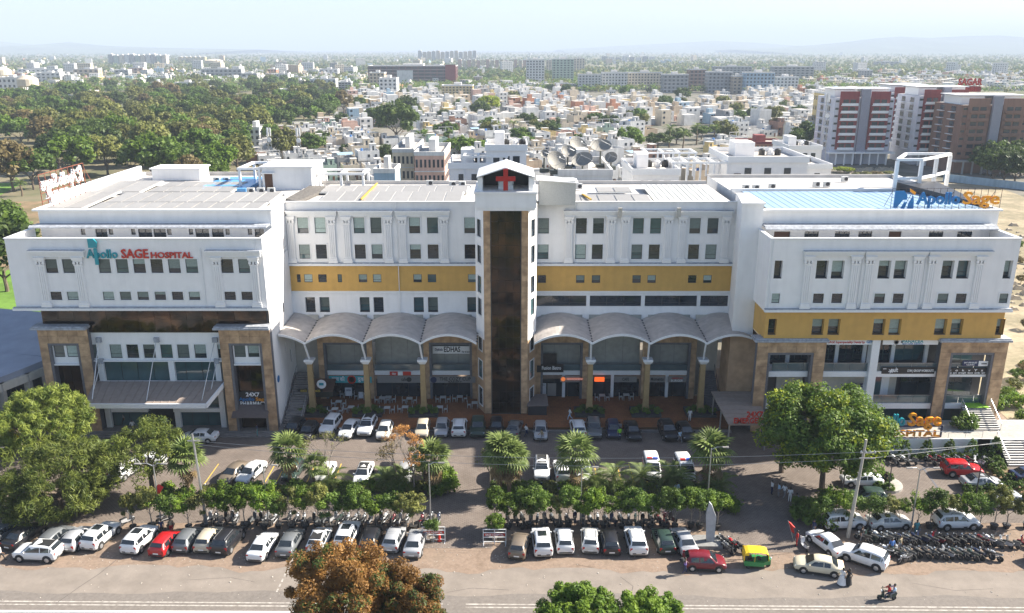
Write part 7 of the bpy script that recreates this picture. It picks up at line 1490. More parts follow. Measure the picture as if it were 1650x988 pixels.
for (y, x, u, v) in near:
    k = hr.choices(range(len(hprot)), [3, .9, 2.2, 3, 1.6, 2, .8, .6, .9, .8, .7, .7, 2.2, 1.6, .25, 2.6, .5, .2])[0]
    r, col, st, ft = hprot[k]; rz = ang + hr.choice([0, 0, 0, pi/2, pi]) + hr.uniform(-.03, .03)
    L_ = min(LAND, key=lambda l: (l[0]-u)**2+((l[1]-v)*2.2)**2); side = 'behind' if v < L_[1]-10 and abs(u-L_[0]) < 60 else 'before' if v > L_[1]+10 and abs(u-L_[0]) < 60 else 'left of' if u < L_[0] else 'right of'
    base = f"{col} {['one', 'two', 'three', 'four'][st-1]} storey house with {ft}"; key = (base, L_[2], side); cnt_l[key] = cnt_l.get(key, 0) + 1
    lab = f"{base}, {side} {L_[2]}" if cnt_l[key] == 1 else f"{base}, {ORD[cnt_l[key]-1]} nearest one {side} {L_[2]}"
    lab = ' '.join(lab.split()[:16])
    if k not in first: first[k] = 1; o = r; o.location = (x, y, 0); o.rotation_euler = (0, 0, rz)
    else: o = copy_tree(r, (x, y, 0), rz)
    s = hr.uniform(.72, .9); o.scale = (s, s, hr.uniform(.72, .95)); o['label'] = lab; o['group'] = 'houses of the dense town behind the hospital'
for k in range(len(hprot)):
    if k not in first:
        for c in list(hprot[k][0].children): bpy.data.objects.remove(c)
        bpy.data.objects.remove(hprot[k][0])
# the rest of the town as one mass
fm = [hm_(c) for c in ('white', 'cream', 'beige', 'pink', 'grey', 'blue', 'terracotta', 'yellow')] + [HROOFW, HROOF, HWIN, TANKB]
def mass_house(q, x, y, w_, d_, h, c, rz, win=True):
    cr_, sr = cos(rz), sin(rz)
    def T(a, b, z): return (x + a*cr_ - b*sr, y + a*sr + b*cr_, z)
    q.hexa([T(-w_/2, 0, 0), T(w_/2, 0, 0), T(w_/2, d_, 0), T(-w_/2, d_, 0), T(-w_/2, 0, h), T(w_/2, 0, h), T(w_/2, d_, h), T(-w_/2, d_, h)], c); q.m[-5] = hr.choice((8, 9, 8))
    if hr.random() < .6: a = hr.uniform(-w_/2, w_/2-3); b = d_-4; q.hexa([T(a, b, h), T(a+3, b, h), T(a+3, d_-.5, h), T(a, d_-.5, h), T(a, b, h+2.7), T(a+3, b, h+2.7), T(a+3, d_-.5, h+2.7), T(a, d_-.5, h+2.7)], c)
    if win:
        for z in np.arange(1.2, h-1.2, 3.1):
            for i in range(max(1, int(w_/3.6))):
                a = -w_/2+1+i*3.5; q.quad([T(a, -.05, z), T(a+1.4, -.05, z), T(a+1.4, -.05, z+1.3), T(a, -.05, z+1.3)], 10)
            if hr.random() < .5: q.quad([T(w_/2+.05, 2, z), T(w_/2+.05, 4, z), T(w_/2+.05, 4, z+1.3), T(w_/2+.05, 2, z+1.3)], 10); 
q = MB(); CW = [11, 3, 1.5, .5, 1, .4, .4, .5]
for (y, x, u, v) in far_h:
    if hr.random() < .12: continue
    mass_house(q, x, y, hr.uniform(6.5, 9), hr.uniform(8, 10), 3.0*hr.choice((1, 1, 2, 2, 3))+.6, hr.choices(range(8), CW)[0], ang+hr.choice((0, 0, pi/2, pi)))
def dens(x, y): return .5+.5*sin(x*.0041+1.3)*sin(y*.0033+.4)+.25*sin(x*.011+y*.008)
for _ in range(5200):
    v = 84.5 + 62*hr.random()**1.35; u = hr.uniform(-60, 1710); x, y = gp(u, v)
    if y < 860 and (not u > redge(v)-250) and u > edge_u(v): continue
    if inpoly(u, v, edge_u(v)*0-60, edge_u(v), 132, 400) and hr.random() < .85: continue
    if blocked(u, v): continue
    if u > 1250 and v < 128 and hr.random() < .6: continue
    if dens(x, y) < .28+.5*hr.random() or (y > 1700 and hr.random() < .62): continue
    big = hr.random() < .16 and v < 125
    mass_house(q, x, y, hr.uniform(9, 15)*(1.6 if big else 1), hr.uniform(9, 14), (hr.uniform(12, 24) if big else hr.uniform(3.5, 10)), hr.choices(range(8), CW)[0], hr.choice((ang, ang, .1, -.4)), win=y < 2200)
o = q.build('distant_houses', fm); o['kind'] = 'stuff'
# trees between and beyond the houses
gg = np.random.default_rng(8); cc = []; rd = []
for _ in range(19000):
    v = 81.0 + 78*hr.random()**1.55; u = hr.uniform(-80, 1730); x, y = gp(u, v)
    if dens(x, y) > .62+.55*hr.random() and v > 86: continue
    if v > 150 or (y < 860 and edge_u(v) < u < redge(v) and hr.random() < .72): continue
    s = hr.uniform(3.0, 5.5)*(1+.00012*y); cc.append((x, y, s*.9)); rd.append(s)
cc = np.array(cc); rd = np.array(rd); nearm = cc[:, 1] < 1300
for nm, sel, per, sz, m_ in (('distant_trees', nearm, 26, 1.1, G_OLIVE), ('distant_woodland', ~nearm, 9, 3.2, G_DEEP)):
    h = np.random.default_rng(4).random(len(cc)) < .5
    for j, mm in ((0, m_), (1, G_MID if nm == 'distant_trees' else G_OLIVE)):
        s2 = sel & (h if j else ~h); ob = put(nm, leaf_mesh(nm, cc[s2], rd[s2], per, sz, mm, 12+j, 0, .7, .5)); ob['kind'] = 'stuff'
# individual trees in the town
for u, v, k, s, zs, d in ((640, 236, 0, 2.3, 1.0, 'large dark and round, standing above the houses'), (656, 196, 0, 1.7, 1.05, 'dark and tall behind the larger dark round one'), (600, 205, 4, 1.3, .9, 'flat-topped, left of the large dark one'), (785, 185, 9, 1.9, .75, 'bright and wide above the white row houses'), (740, 254, 7, 1.4, .7, 'bright and low behind the pink apartment block'), (776, 252, 7, 1.1, .7, 'bright and low left of the tower roof'), (625, 270, 5, .8, 1.2, 'dark, squeezed beside the pink apartment block'), (960, 211, 4, 1.5, .7, 'green and wide in the middle of the houses'), (870, 225, 2, 1.4, .8, 'olive, above the satellite dishes'), (900, 216, 0, 1.2, .8, 'dark, above the satellite dishes'), (868, 192, 0, .9, 1, 'small and dark between white houses'), (1060, 240, 5, 1.4, .55, 'at the left end of the palm clump'), (1090, 232, 5, 1.5, .55, 'in the palm clump'), (1130, 225, 4, 1.3, .55, 'at the right end of the palm clump'), (1160, 220, 2, 1.2, .8, 'just right of the palm clump'), (1240, 205, 2, 1.5, .9, 'yellow olive, right of the palm clump'), (1215, 200, 5, 1.2, .9, 'dark, right of the palm clump'), (1300, 240, 5, 1.5, .9, 'dark, left of the red and white towers'), (1320, 246, 0, 1.3, 1, 'in the shade of the red and white towers'), (1285, 245, 0, 1.1, 1, 'dark, beside the long red roof'), (457, 262, 2, 1.4, 1.1, 'olive, beside the telecom masts'), (480, 258, 3, 1.0, 1, 'dry, between the telecom masts'), (560, 258, 5, .7, 1, 'small and dark before the houses'), (915, 160, 5, 1.6, .9, 'behind the white row houses'), (1010, 160, 4, 1.6, .8, 'in front of the long cream apartments'), (1100, 166, 5, 1.7, .8, 'in front of the unfinished grey block'), (1250, 215, 3, 1.0, .9, 'brown, beside white houses'), (1385, 296, 2, .9, .5, 'low scrub on the vacant plot'), (1410, 294, 3, .8, .5, 'brown scrub on the vacant plot'), (1430, 290, 2, .7, .5, 'tiny scrub on the vacant plot'), (1360, 278, 9, .9, .25, 'flat green patch of scrub on the vacant plot')):
    far_tree(u, v, k, s, 'in the town, ' + d, 'trees in the town', zs=zs)
xr = random.Random(55); nt_ = 0
while nt_ < 62:
    u, v = xr.uniform(420, 1330), xr.uniform(150, 262)
    if u < edge_u(v)+15 or u > redge(v)-10 or blocked(u, v): continue
    L_ = min(LAND, key=lambda l: (l[0]-u)**2+((l[1]-v)*2.2)**2); k = xr.choice([0, 1, 2, 4, 5, 5, 6]); nt_ += 1
    far_tree(u, v, k, xr.uniform(.85, 1.4), f"{'left' if u < L_[0] else 'right'} of {L_[2].replace('the ', '', 1)}, {ORD[nt_-1]} small one", 'small trees in the town lanes', zs=xr.uniform(.78, 1.0))
for i in range(9):
    u, v = 1590+(i % 5)*18+(i//5)*8, 283+(i//5)*16; far_tree(u, v, 0, 1.35, f"in the thicket below the brick tower, {ORD[i % 5]} in its {'rear' if i < 5 else 'front'} row", 'thicket below the brick tower block')
for u, v, h, d in ((828, 236, 11, 'coconut palm standing above the houses behind the tower'), (1078, 238, 9, 'coconut palm at the left of the palm clump'), (1100, 244, 8, 'coconut palm in the middle of the palm clump'), (1122, 234, 9, 'coconut palm at the right of the palm clump'), (1150, 232, 8, 'coconut palm apart from the palm clump'), (1200, 160, 9, 'coconut palm among distant white houses')):
    palm(u, v, h, d, 'feather', 16, 0, 2.0, seed=int(u), group='palms in the town')
palm(36, 316, 4, 'small palm in the brown field beside the left wing', 'feather', 14, 0, 1.6, seed=36, group='palms in the town')
# ------------------------------------------------------------------ larger buildings
def building(label, u0, u1, vt, vb, depth, col, floors, bays, roofc=None, joined=False, Y=None, zt=None, name='apartment_block', cat='apartment block', rz=0.0, balc=False, slabs=True, extra=None, wcol=None, group=None, wfrac=.5, hfrac=.5):
    if Y is None: x0, Y = gp(u0, vb)
    x0 = X(u0, vb, Y); x1 = X(u1, vb, Y); h = zt if zt is not None else Z(vt, Y); w_ = x1-x0; cxx = (x0+x1)/2
    r = thing(name, label, cat, (cxx, Y, 0), rz, group); wmn = hm_(col) if col in HC else M(col)
    q = MB(); q.box(-w_/2, 0, 0, w_/2, depth, h); q.build('wall', [wmn], r); q = MB()
    for a in ((-w_/2-.1, -.1, w_/2+.1, .3), (-w_/2-.1, depth-.3, w_/2+.1, depth+.1), (-w_/2-.1, .3, -w_/2+.3, depth-.3), (w_/2-.3, .3, w_/2+.1, depth-.3)): q.box(a[0], a[1], h+.001, a[2], a[3], h+1)
    q.build('parapet', [hm_(roofc or 'white')], r); q = MB(); q.box(-w_/2+.31, .31, h-.2, w_/2-.31, depth-.31, h+.1); q.build('roof', [HROOF], r)
    q = MB(); q.box(-w_*.12, depth*.4, h+.11, w_*.12, depth*.8, h+3.2); q.build('stair_room', [hm_(roofc or 'white')], r)
    fh = h/floors; bw = w_/bays; wm_ = wcol or HWIN
    q = MB(); q.box(-bw*wfrac/2, -.06, -fh*hfrac/2, bw*wfrac/2, .1, fh*hfrac/2); me = q.mesh('window', [wm_]); q2 = MB()
    nd = max(1, int(depth/max(3, bw)))
    for k in range(floors):
        z = fh*(k+.5)
        for i in range(bays):
            x = -w_/2+bw*(i+.5)
            if joined: q2.box(x-bw*wfrac/2, -.06, z-fh*hfrac/2, x+bw*wfrac/2, .1, z+fh*hfrac/2)
            else: put('window', me, r, (x, 0, z))
        for sg in (-1, 1):
            for i in range(nd):
                y = depth*(i+.5)/nd; q2.box(sg*w_/2-.08, y-.8, z-fh*.2, sg*w_/2+.08, y+.8, z+fh*.2)
    if q2.v: o = q2.build('window_row', [wm_], r); o['kind'] = 'stuff'
    if slabs:
        for k in range(1, floors): q = MB(); q.box(-w_/2-.15, -.25 if not balc else -.9, fh*k-.12, w_/2+.15, -.01, fh*k+.12 + (.8 if balc and False else 0)); q.build('floor_band', [hm_('white')], r)
    if extra: extra(r, w_, h, depth)
    return r
building('white grey flat-roofed block with rows of small windows behind the hospital roof', 634, 668, 246, 292, 26, 'cream', 5, 5, Y=225, rz=0)
building('pink apartment block with small windows behind the hospital roof', 669, 717, 251, 292, 22, 'pink', 5, 7, Y=215)
building('blue shed behind the hospital roof', 603, 637, 277, 296, 9, 'blue', 2, 3, Y=190, zt=Z(279, 190), name='shed', cat='shed')
building('beige apartment block among the houses', 712, 762, 139, 164, 22, 'yellow', 5, 9, Y=820)
def redwing(r, w_, h, d): q = MB(); q.box(w_*.38, -2, 0, w_*.5, -.02, h+2); q.build('red_wing', [hm_('red')], r); q = MB(); q.box(-w_*.17, -1.5, h*.15, w_*.01, -.02, h*.8); q.build('white_panel', [hm_('white')], r)
MAROON = M('maroon_cladding', (.10, .03, .03), .4, .3, .1)
building('long dark red glass-clad office block in the distance', 594, 735, 107, 137, 40, 'maroon_cladding', 6, 14, 'white', Y=1120, extra=redwing, joined=True, wfrac=.8)
for i, (u0, u1, vt, vb, c, f, b_, d) in enumerate([(848, 877, 97, 136, 'white', 9, 6, 'white tower with many balconies'), (890, 924, 96, 134, 'green', 10, 6, 'tower wrapped in dark green netting'), (924, 942, 95, 118, 'cream', 9, 4, 'cream tower behind the green netted one'), (880, 892, 97, 118, 'cream', 9, 3, 'narrow cream tower between the white and the green netted ones'), (932, 968, 121, 147, 'white', 6, 7, 'stepped white apartments, left of a row'), (970, 1010, 118, 146, 'white', 6, 8, 'taller white apartments, middle of a row'), (1012, 1066, 118, 145, 'cream', 6, 11, 'long cream apartments joined to the white ones'),
     (1068, 1108, 121, 150, 'grey', 5, 6, 'unfinished grey block, leftmost of the grey group'), (1110, 1136, 113, 147, 'brick', 6, 4, 'brown unfinished block in the grey group'), (1140, 1178, 117, 150, 'grey', 6, 6, 'unfinished grey block in the middle of the grey group'), (1180, 1200, 124, 151, 'beige', 5, 3, 'narrow beige block at the right of the grey group'), (1200, 1246, 118, 152, 'blue', 6, 8, 'pale blue block'), (1150, 1210, 108, 130, 'grey', 6, 10, 'grey block behind the unfinished one'), (1245, 1310, 108, 132, 'grey', 6, 9, 'grey block with a stepped roof'), (1250, 1285, 125, 150, 'white', 5, 6, 'white block beside the pale blue one'), (596, 620, 118, 144, 'beige', 5, 4, 'small beige block left of the dark red office'), (612, 640, 127, 158, 'white', 5, 4, 'white house block before the dark red office')]):
    building(d + ' in the middle distance', u0, u1, vt, vb, 18, c, f, b_, joined=True)
for i in range(13): building(f'pale grey tower in the far cluster beyond the red office, {ORD[i]} from the left', 674+i*7.3, 679.6+i*7.3, 82+(i*7 % 4)*.7, 99, 22, 'beige' if i % 3 else 'grey', 12, 3, joined=True, slabs=False, group='far cluster of towers')
for i in range(15): building(f'cream tower in the far row right of the red office, {ORD[i]} from the left', 738+i*7.5, 743.5+i*7.5, 96+(i*5 % 3)*.8, 113, 18, 'cream' if i % 2 else 'pink', 9, 3, joined=True, slabs=False, group='far row of cream towers')
for i in range(11): building(f"{'grey' if i < 3 else 'pale'} tower in the left far cluster, {ORD[i]} from the left", 176+i*8.6, 183+i*8.6, 88+(i*3 % 4)*.6, 106, 20, ('grey', 'green', 'cream', 'white')[i % 4], 10, 3, joined=True, slabs=False, group='left far cluster of towers')
for i in range(6): building(f'low cream block beyond the left far cluster, {ORD[i]} from the left', 288+i*7.4, 294+i*7.4, 92, 101, 16, 'yellow', 6, 3, joined=True, slabs=False, group='far low cream blocks')
for i in range(8): building(f'white tower in the far row before the horizon, {ORD[i]} from the left', 970+i*11, 978+i*11, 91+(i % 3), 100, 20, 'white' if i % 2 else 'grey', 9, 3, joined=True, slabs=False, group='far white towers')
for i, (u0, u1, vt, vb, c) in enumerate([(100, 140, 116, 124, 'grey'), (30, 96, 112, 124, 'white'), (60, 98, 118, 132, 'white'), (0, 36, 126, 152, 'white'), (120, 160, 112, 128, 'beige'), (186, 208, 113, 128, 'grey'), (208, 232, 110, 124, 'pink'), (282, 318, 134, 148, 'white'), (305, 338, 140, 152, 'cream'), (100, 108, 156, 166, 'beige'), (325, 390, 112, 128, 'grey'), (390, 415, 119, 134, 'grey'), (432, 446, 112, 124, 'terracotta'), (515, 545, 112, 126, 'white'), (500, 542, 128, 148, 'white'), (450, 490, 145, 158, 'white'), (126, 150, 148, 164, 'brick'), (395, 420, 208, 236, 'white'), (1410, 1448, 100, 108, 'grey'), (1500, 1530, 122, 132, 'white')]):
    building(['long grey', 'row of white', 'low white', 'tall white', 'beige', 'grey', 'pink', 'pale', 'cream', 'small beige', 'unfinished grey', 'dark grey', 'orange', 'white gabled', 'white stepped', 'plain white', 'brick', 'white three storey', 'far grey', 'flat white'][i] + (' building beyond the woodland' if u1 < 560 and i != 17 else ' house at the woodland edge near the masts' if i == 17 else ' building in the hazy right distance') + (f", {'far left' if u0 < 110 else 'left' if u0 < 300 else 'towards the middle'}" if u1 < 560 else ''), u0, u1, vt, vb, 14, c, 3, max(3, int((u1-u0)/7)), joined=True, name='building', cat='building')
# scattered mid-rise houses standing above the dense town
MR = [(455, 132, 'white'), (482, 141, 'cream'), (520, 150, 'white'), (556, 149, 'grey'), (600, 156, 'white'), (770, 136, 'beige'), (792, 150, 'white'), (815, 160, 'grey'), (838, 148, 'blue'), (862, 168, 'white'), (905, 152, 'pink'), (948, 166, 'cream'), (985, 158, 'white'), (1030, 168, 'grey'), (1062, 176, 'white'), (1098, 168, 'cream'), (1135, 178, 'white'), (1168, 163, 'white'), (1205, 172, 'beige'), (1240, 180, 'white'), (1268, 160, 'pink'), (1292, 172, 'white'), (1318, 150, 'cream'), (1350, 140, 'white'), (1395, 132, 'grey'), (1440, 128, 'white'), (1490, 136, 'cream'), (1530, 120, 'white'), (1590, 124, 'white'), (1620, 138, 'beige'), (1180, 205, 'white'), (1010, 196, 'white'), (884, 196, 'cream'), (720, 186, 'white'), (610, 182, 'white')]
for i, (u, v, c) in enumerate(MR):
    w2 = hr.uniform(9, 17)*(.75+.25*(v-100)/60); building(f'{c} mid-rise house block above the town roofs, {ORD[i]} of the scattered ones', u-w2/2*1.3, u+w2/2*1.3, v-w2*hr.uniform(.8, 1.3), v, 12, c, hr.choice((3, 4, 5)), 4, joined=True, name='house_block', cat='house block', group='scattered mid-rise blocks')
# water towers
def water_tower(label, u, vt, vb, w_px):
    x, y = gp(u, vb); zt_ = Z(vt, y); sc_ = (y*CT+46*ST)/FPX; R = w_px*sc_/2; H = zt_
    t = thing('water_tower', label, 'water tower', (x, y, 0)); q = MB(); q.lathe([(R*.9, H*.55), (R, H*.6), (R, H*.85), (R*.5, H*.97), (.1, H)], 20); q.build('tank', [hm_('cream')], t, smooth=False)
    for i in range(8): a = 2*pi*i/8; q = MB(); q.tube((R*.75*cos(a), R*.75*sin(a), 0), (R*.75*cos(a), R*.75*sin(a), H*.56), R*.05, n=6); q.build('leg', [hm_('cream')], t)
    q = MB(); q.lathe([(R*.8, H*.28), (R*.8, H*.31)], 16); q.build('ring_beam', [hm_('cream')], t)
water_tower('round concrete water tower on tall legs left of the woodland', 50, 121, 164, 31); water_tower('second water tower cut by the left picture edge', 8, 108, 140, 26); water_tower('wide low domed water tank in the far distance', 346, 95, 112, 28)
# telecom masts
def mast(u, vb, vt, label, Y=None):
    x, y = gp(u, vb); H = Z(vt, y); t = thing('telecom_mast', label, 'mast', (x, y, 0)); q = MB()
    for a in range(3): b = 2*pi*a/3; q.tube((1.6*cos(b), 1.6*sin(b), 0), (.3*cos(b), .3*sin(b), H), .12, .08, 5)
    for i in range(9):
        f0, f1 = i/9, (i+1)/9; r0, r1 = 1.6-1.3*f0, 1.6-1.3*f1
        for a in range(3): b, c = 2*pi*a/3, 2*pi*(a+1)/3; q.tube((r0*cos(b), r0*sin(b), H*f0), (r1*cos(c), r1*sin(c), H*f1), .06, n=4)
    q.build('lattice', [STEEL], t)
    for i in range(3): q = MB(); b = 2*pi*i/3+.4; q.box(.7*cos(b)-.25, .7*sin(b)-.15, H-3.5, .7*cos(b)+.25, .7*sin(b)+.15, H-.3); q.build('antenna', [WHITE2], t)
    q = MB(); q.lathe([(.9, 0), (.9, .25), (.2, .4)], 12, (.3, -.8, H*.7), axis='y'); q.build('dish', [WHITE2], t)
mast(437, 272, 205, 'lattice telecom mast with white antennas, left of the pair'); mast(484, 275, 205, 'lattice telecom mast with white antennas, right of the pair'); mast(1322, 270, 150, 'slim telecom mast left of the red and white towers')
# red and white residential towers and the unfinished brick one
def restower(label, u0, u1, vt, Yt, depth, floors, side=True, wallc='white', panel='red', brick=False):
    x0, x1 = X(u0, vt, Yt), X(u1, vt, Yt); h = Z(vt, Yt); w_ = x1-x0; r = thing('residential_tower', label, 'apartment tower', ((x0+x1)/2, Yt, 0), 0, None)
    q = MB(); q.box(-w_/2, 0, 0, w_/2, depth, h); q.build('wall', [M('lilac_render', (.55, .56, .62), .8, .08, .5) if not brick else hm_('brick')], r)
    q = MB(); q.box(-w_/2+1, 1, h, w_/2-1, depth-1, h+.12); q.build('roof', [HROOFW], r); fh = (h-6)/floors
    for sx in (-.5, .5):
        a, b = sx*w_*.52-w_*.16, sx*w_*.52+w_*.16
        q = MB(); q.box(a, -.5, 6, b, -.01, h+2.6, 0); pn = q.build('red_panel' if not brick else 'brick_panel', [hm_(panel)], r)
        for k in range(floors):
            z = 6+fh*k; q = MB(); q.box(a+.5, -1.5, z-.12, b-.5, -.51, z+.12); q.box(a+.5, -1.5, z+.121, b-.5, -1.42, z+.95); q.build('balcony', [WHITE2 if not brick else hm_('brick')], r)
            for j in (-1, 1): q = MB(); m_ = (a+b)/2+j*w_*.06; q.box(m_-w_*.045, -.58, z+.3, m_+w_*.045, -.45, z+fh*.8); q.build('window', [HWIN], r)
    for sx in (-.42, .0, .42):
        for k in range(floors):
            z = 6+fh*(k+.55); q = MB(); q.box(sx*w_*1.08-.7, -.06, z-.4, sx*w_*1.08+.7, .1, z+.4); q.build('window', [HWIN], r)
    q = MB(); q.box(-w_*.07, -1.2, 0, w_*.07, -.02, h+3.5); q.build('stair_shaft', [M('shaft_grey', (.28, .28, .33), .8, .1)], r)
    for sg in (-1, 1):
        for k in range(floors):
            z = 6+fh*k
            for yy in (depth*.3, depth*.7): q = MB(); q.box(sg*w_/2-.1, yy-1.6, z+.4, sg*w_/2+.08, yy+1.6, z+fh*.75, 0); q.box(min(sg*w_/2, sg*(w_/2+1.2)), yy-2, z-.1, max(sg*w_/2, sg*(w_/2+1.2)), yy+2, z+.1, 1); q.build('side_window', [HWIN, WHITE2], r)
    q = MB(); q.box(-w_/2-1.5, -3.5, 4.6, w_/2+1.5, -.02, 5.2)
    for i in range(7): xx = -w_/2+(i+.5)*w_/7; q.box(xx-.25, -3.4, 0, xx+.25, -2.9, 4.6)
    q.build('podium', [WHITE2 if not brick else hm_('grey')], r); q = MB(); q.box(-w_*.45, depth*.2, h+.13, -w_*.1, depth*.8, h+3.2); q.box(w_*.1, depth*.2, h+.13, w_*.45, depth*.8, h+3.4); q.box(-w_*.5, depth*.15, h+3.41, w_*.5, depth*.85, h+3.7); q.build('penthouse', [WHITE2], r)
    return r
restower('residential tower with red panels and white balconies, nearest the town houses', 1346, 1442, 158, 352, 20, 7)
restower('residential tower with red panels, second of the pair, partly behind the brick one', 1482, 1566, 155, 350, 20, 7)
restower('pale rear residential tower between the two red panelled ones', 1436, 1500, 150, 395, 20, 8)
restower('unfinished brick residential tower at the right edge', 1552, 1660, 170, 325, 22, 7, brick=True, panel='brick')
building('low cream building beside the red and white towers', 1328, 1366, 152, 190, 20, 'yellow', 4, 5, Y=480)
r = building('long house terrace with a red sheet roof', 1196, 1262, 232, 256, 14, 'terracotta', 2, 10, 'red', name='house_terrace', cat='terrace', wcol=HWIN)
s_ = thing('rooftop_letter_sign', 'red rooftop letter sign reading SAGAR beyond the residential towers', 'sign', (X(1562, 135, 420), 420, 0))
REDL = M('sign_red', (.45, .03, .02), .5, .05)
zz = Z(137, 420); lettering(s_, 'SAGAR', 0, -.5, zz, 4.4, REDL, .2, width=11.5, bold=.03); q = MB(); q.box(-6, -.2, zz-3.2, 6, .1, zz-.6, 0)
for x in (-5, 0, 5): q.box(x-.15, 0, 0, x+.15, .3, zz+2.5, 1)
q.build('sign_frame', [M('sign_red_dark', (.28, .03, .03), .6), STEEL], s_); lettering(s_, 'GAIRE', 0, -.35, zz-3.0, 2.6, REDL, .05, width=9, each=False)
# boundary wall and rubble on the vacant plot
q = MB(); a = gp(1520, 292); b = gp(1700, 312); q.hexa([(a[0], a[1], 0), (b[0], b[1], 0), (b[0], b[1]+.4, 0), (a[0], a[1]+.4, 0), (a[0], a[1], 2.6), (b[0], b[1], 2.6), (b[0], b[1]+.4, 2.6), (a[0], a[1]+.4, 2.6)]); o = q.build('boundary_wall', [hm_('blue')]); tag(o, 'long blue grey boundary wall behind the right wing', 'wall')
rm_ = M('rubble_stone', (.36, .30, .22), .9, .2, 1.2); q = MB()
for _ in range(420):
    if hr.random() < .85: u, v = hr.uniform(1370, 1440), hr.uniform(272, 292)
    else: u, v = hr.uniform(1625, 1700), hr.uniform(360, 500)
    x, y = gp(u, v); s = hr.uniform(.3, 1.3); q.hexa([(x-s, y-s*.8, 0), (x+s*.9, y-s, 0), (x+s, y+s, 0), (x-s, y+s*.7, 0), (x-s*.5, y-s*.4, s*hr.uniform(.5, 1)), (x+s*.4, y-s*.5, s*.7), (x+s*.5, y+s*.5, s*.6), (x-s*.4, y+s*.4, s*.8)])
o = q.build('rubble', [rm_]); o['kind'] = 'stuff'
for i in range(14):
    u, v = hr.uniform(1632, 1700), hr.uniform(350, 640); x, y = gp(u, v)
    far_tree(u, v, hr.choice([2, 3, 4]), hr.uniform(.22, .4), f"small and scrubby in the dry field right of the building, {ORD[i]}" , 'scrub in the dry field', zs=.8)
# ================================================================== things on the hospital roof
SOL = M('solar_sheet', (.30, .29, .28), .5, .08, .6, rand=.07); SOLF = M('panel_rail', (.74, .73, .70), .5, .05)
def solar_array(label, x0, x1, y0, y1, nx, ny, z, tilt=2.0, gap=.16, mat=None, group='roof panel arrays'):
    t = thing('solar_array', label, 'solar array', ((x0+x1)/2, y0, z), 0, group); t.rotation_euler = (radians(tilt), 0, 0); w_, d = (x1-x0)/nx, (y1-y0)/ny
    q = MB(); q.box(-w_/2+gap/2, gap/2, 0, w_/2-gap/2, d-gap/2, .06); me = q.mesh('panel', [mat or SOL])
    for i in range(nx):
        for j in range(ny): put('panel', me, t, (x0+w_*(i+.5)-(x0+x1)/2, d*j, .15))
    q = MB(); a = (x1-x0)/2
    for j in range(ny+1): q.box(-a, d*j-.05, 0, a, d*j+.05, .14)
    for i in range(nx+1): xx = -a+w_*i; q.box(xx-.11, 0, -.02, xx+.11, d*ny, .12)
    q.build('rack', [SOLF], t); return t
ZR = 27.1
solar_array('front row of roof panels on the left wing', -52.0, -31.0, 101.6, 105.4, 10, 1, ZR)
solar_array('second row of roof panels on the left wing', -52.0, -31.0, 106.2, 112.6, 10, 1, ZR)
solar_array('roof panels at the left edge of the left wing roof', -57.4, -52.9, 101.9, 112.8, 2, 1, ZR)
solar_array('third row of roof panels on the left wing, behind a dark gap', -50.0, -38.5, 114.2, 118.2, 5, 1, ZR)
solar_array('rear row of roof panels on the left wing', -50.0, -38.5, 119.0, 122.5, 5, 1, ZR)
solar_array('left end block of roof panels at the back of the left wing', -57.4, -51.0, 114.2, 122.5, 2, 1, ZR)
solar_array('front row of roof panels on the middle range left of the tower', -25.0, -6.6, 107.8, 114.2, 8, 1, 26.95)
solar_array('rear row of roof panels on the middle range left of the tower', -26.5, -6.2, 114.9, 119.5, 9, 1, 26.95)
CORR = M('white_sheet', (.62, .61, .59), .5, .06, 1, rand=.04)
solar_array('front row of roof panels on the middle range right of the tower', 4.4, 18.2, 107.8, 112.0, 6, 1, 26.95)
solar_array('small raised block of roof panels right of the tower', 11.6, 16.4, 113.6, 117.0, 2, 1, 27.2)
q = MB(); q.box(-.36, 0, 0, .36, 12.5, .04); q.box(-.36, 0, .04, -.29, 12.5, .1); me = q.mesh('roof_sheet', [CORR])
for i in range(12): o = put('roof_sheet', me, HOSP, (18.9+i*.73, 107.9-HY, 26.95)); o.rotation_euler = (radians(1.5), 0, 0)
# blue tank cover and pale strips, yellow pipes
YP = M('yellow_pipe', (.62, .38, .05), .5, .1)
for p, q_, l in (((-19.5, 107.6), (-19.5, 121), 'across the middle roof left of the tower'), ((10.2, 107.5), (9.4, 111.5), 'beside the panels right of the tower')):
    q = MB(); q.hexa([(p[0]-.09, p[1], 27.3), (p[0]+.09, p[1], 27.3), (q_[0]+.09, q_[1], 27.3), (q_[0]-.09, q_[1], 27.3), (p[0]-.09, p[1], 27.5), (p[0]+.09, p[1], 27.5), (q_[0]+.09, q_[1], 27.5), (q_[0]-.09, q_[1], 27.5)]); o = q.build('pipe', [YP]); tag(o, 'yellow pipe run ' + l, 'pipe', 'yellow pipes on the roof')
WTC = M('water_blue', (.10, .32, .62), .3, .1, 2)
x0, x1 = X(336, 305, 121), X(412, 305, 121); q = MB(); q.box(x0, 116.5, 26.9, x1, 128, 27.35); o = q.build('blue_roof_cover', [WTC]); tag(o, 'bright blue waterproof roof cover behind the left wing panels', 'roof cover')
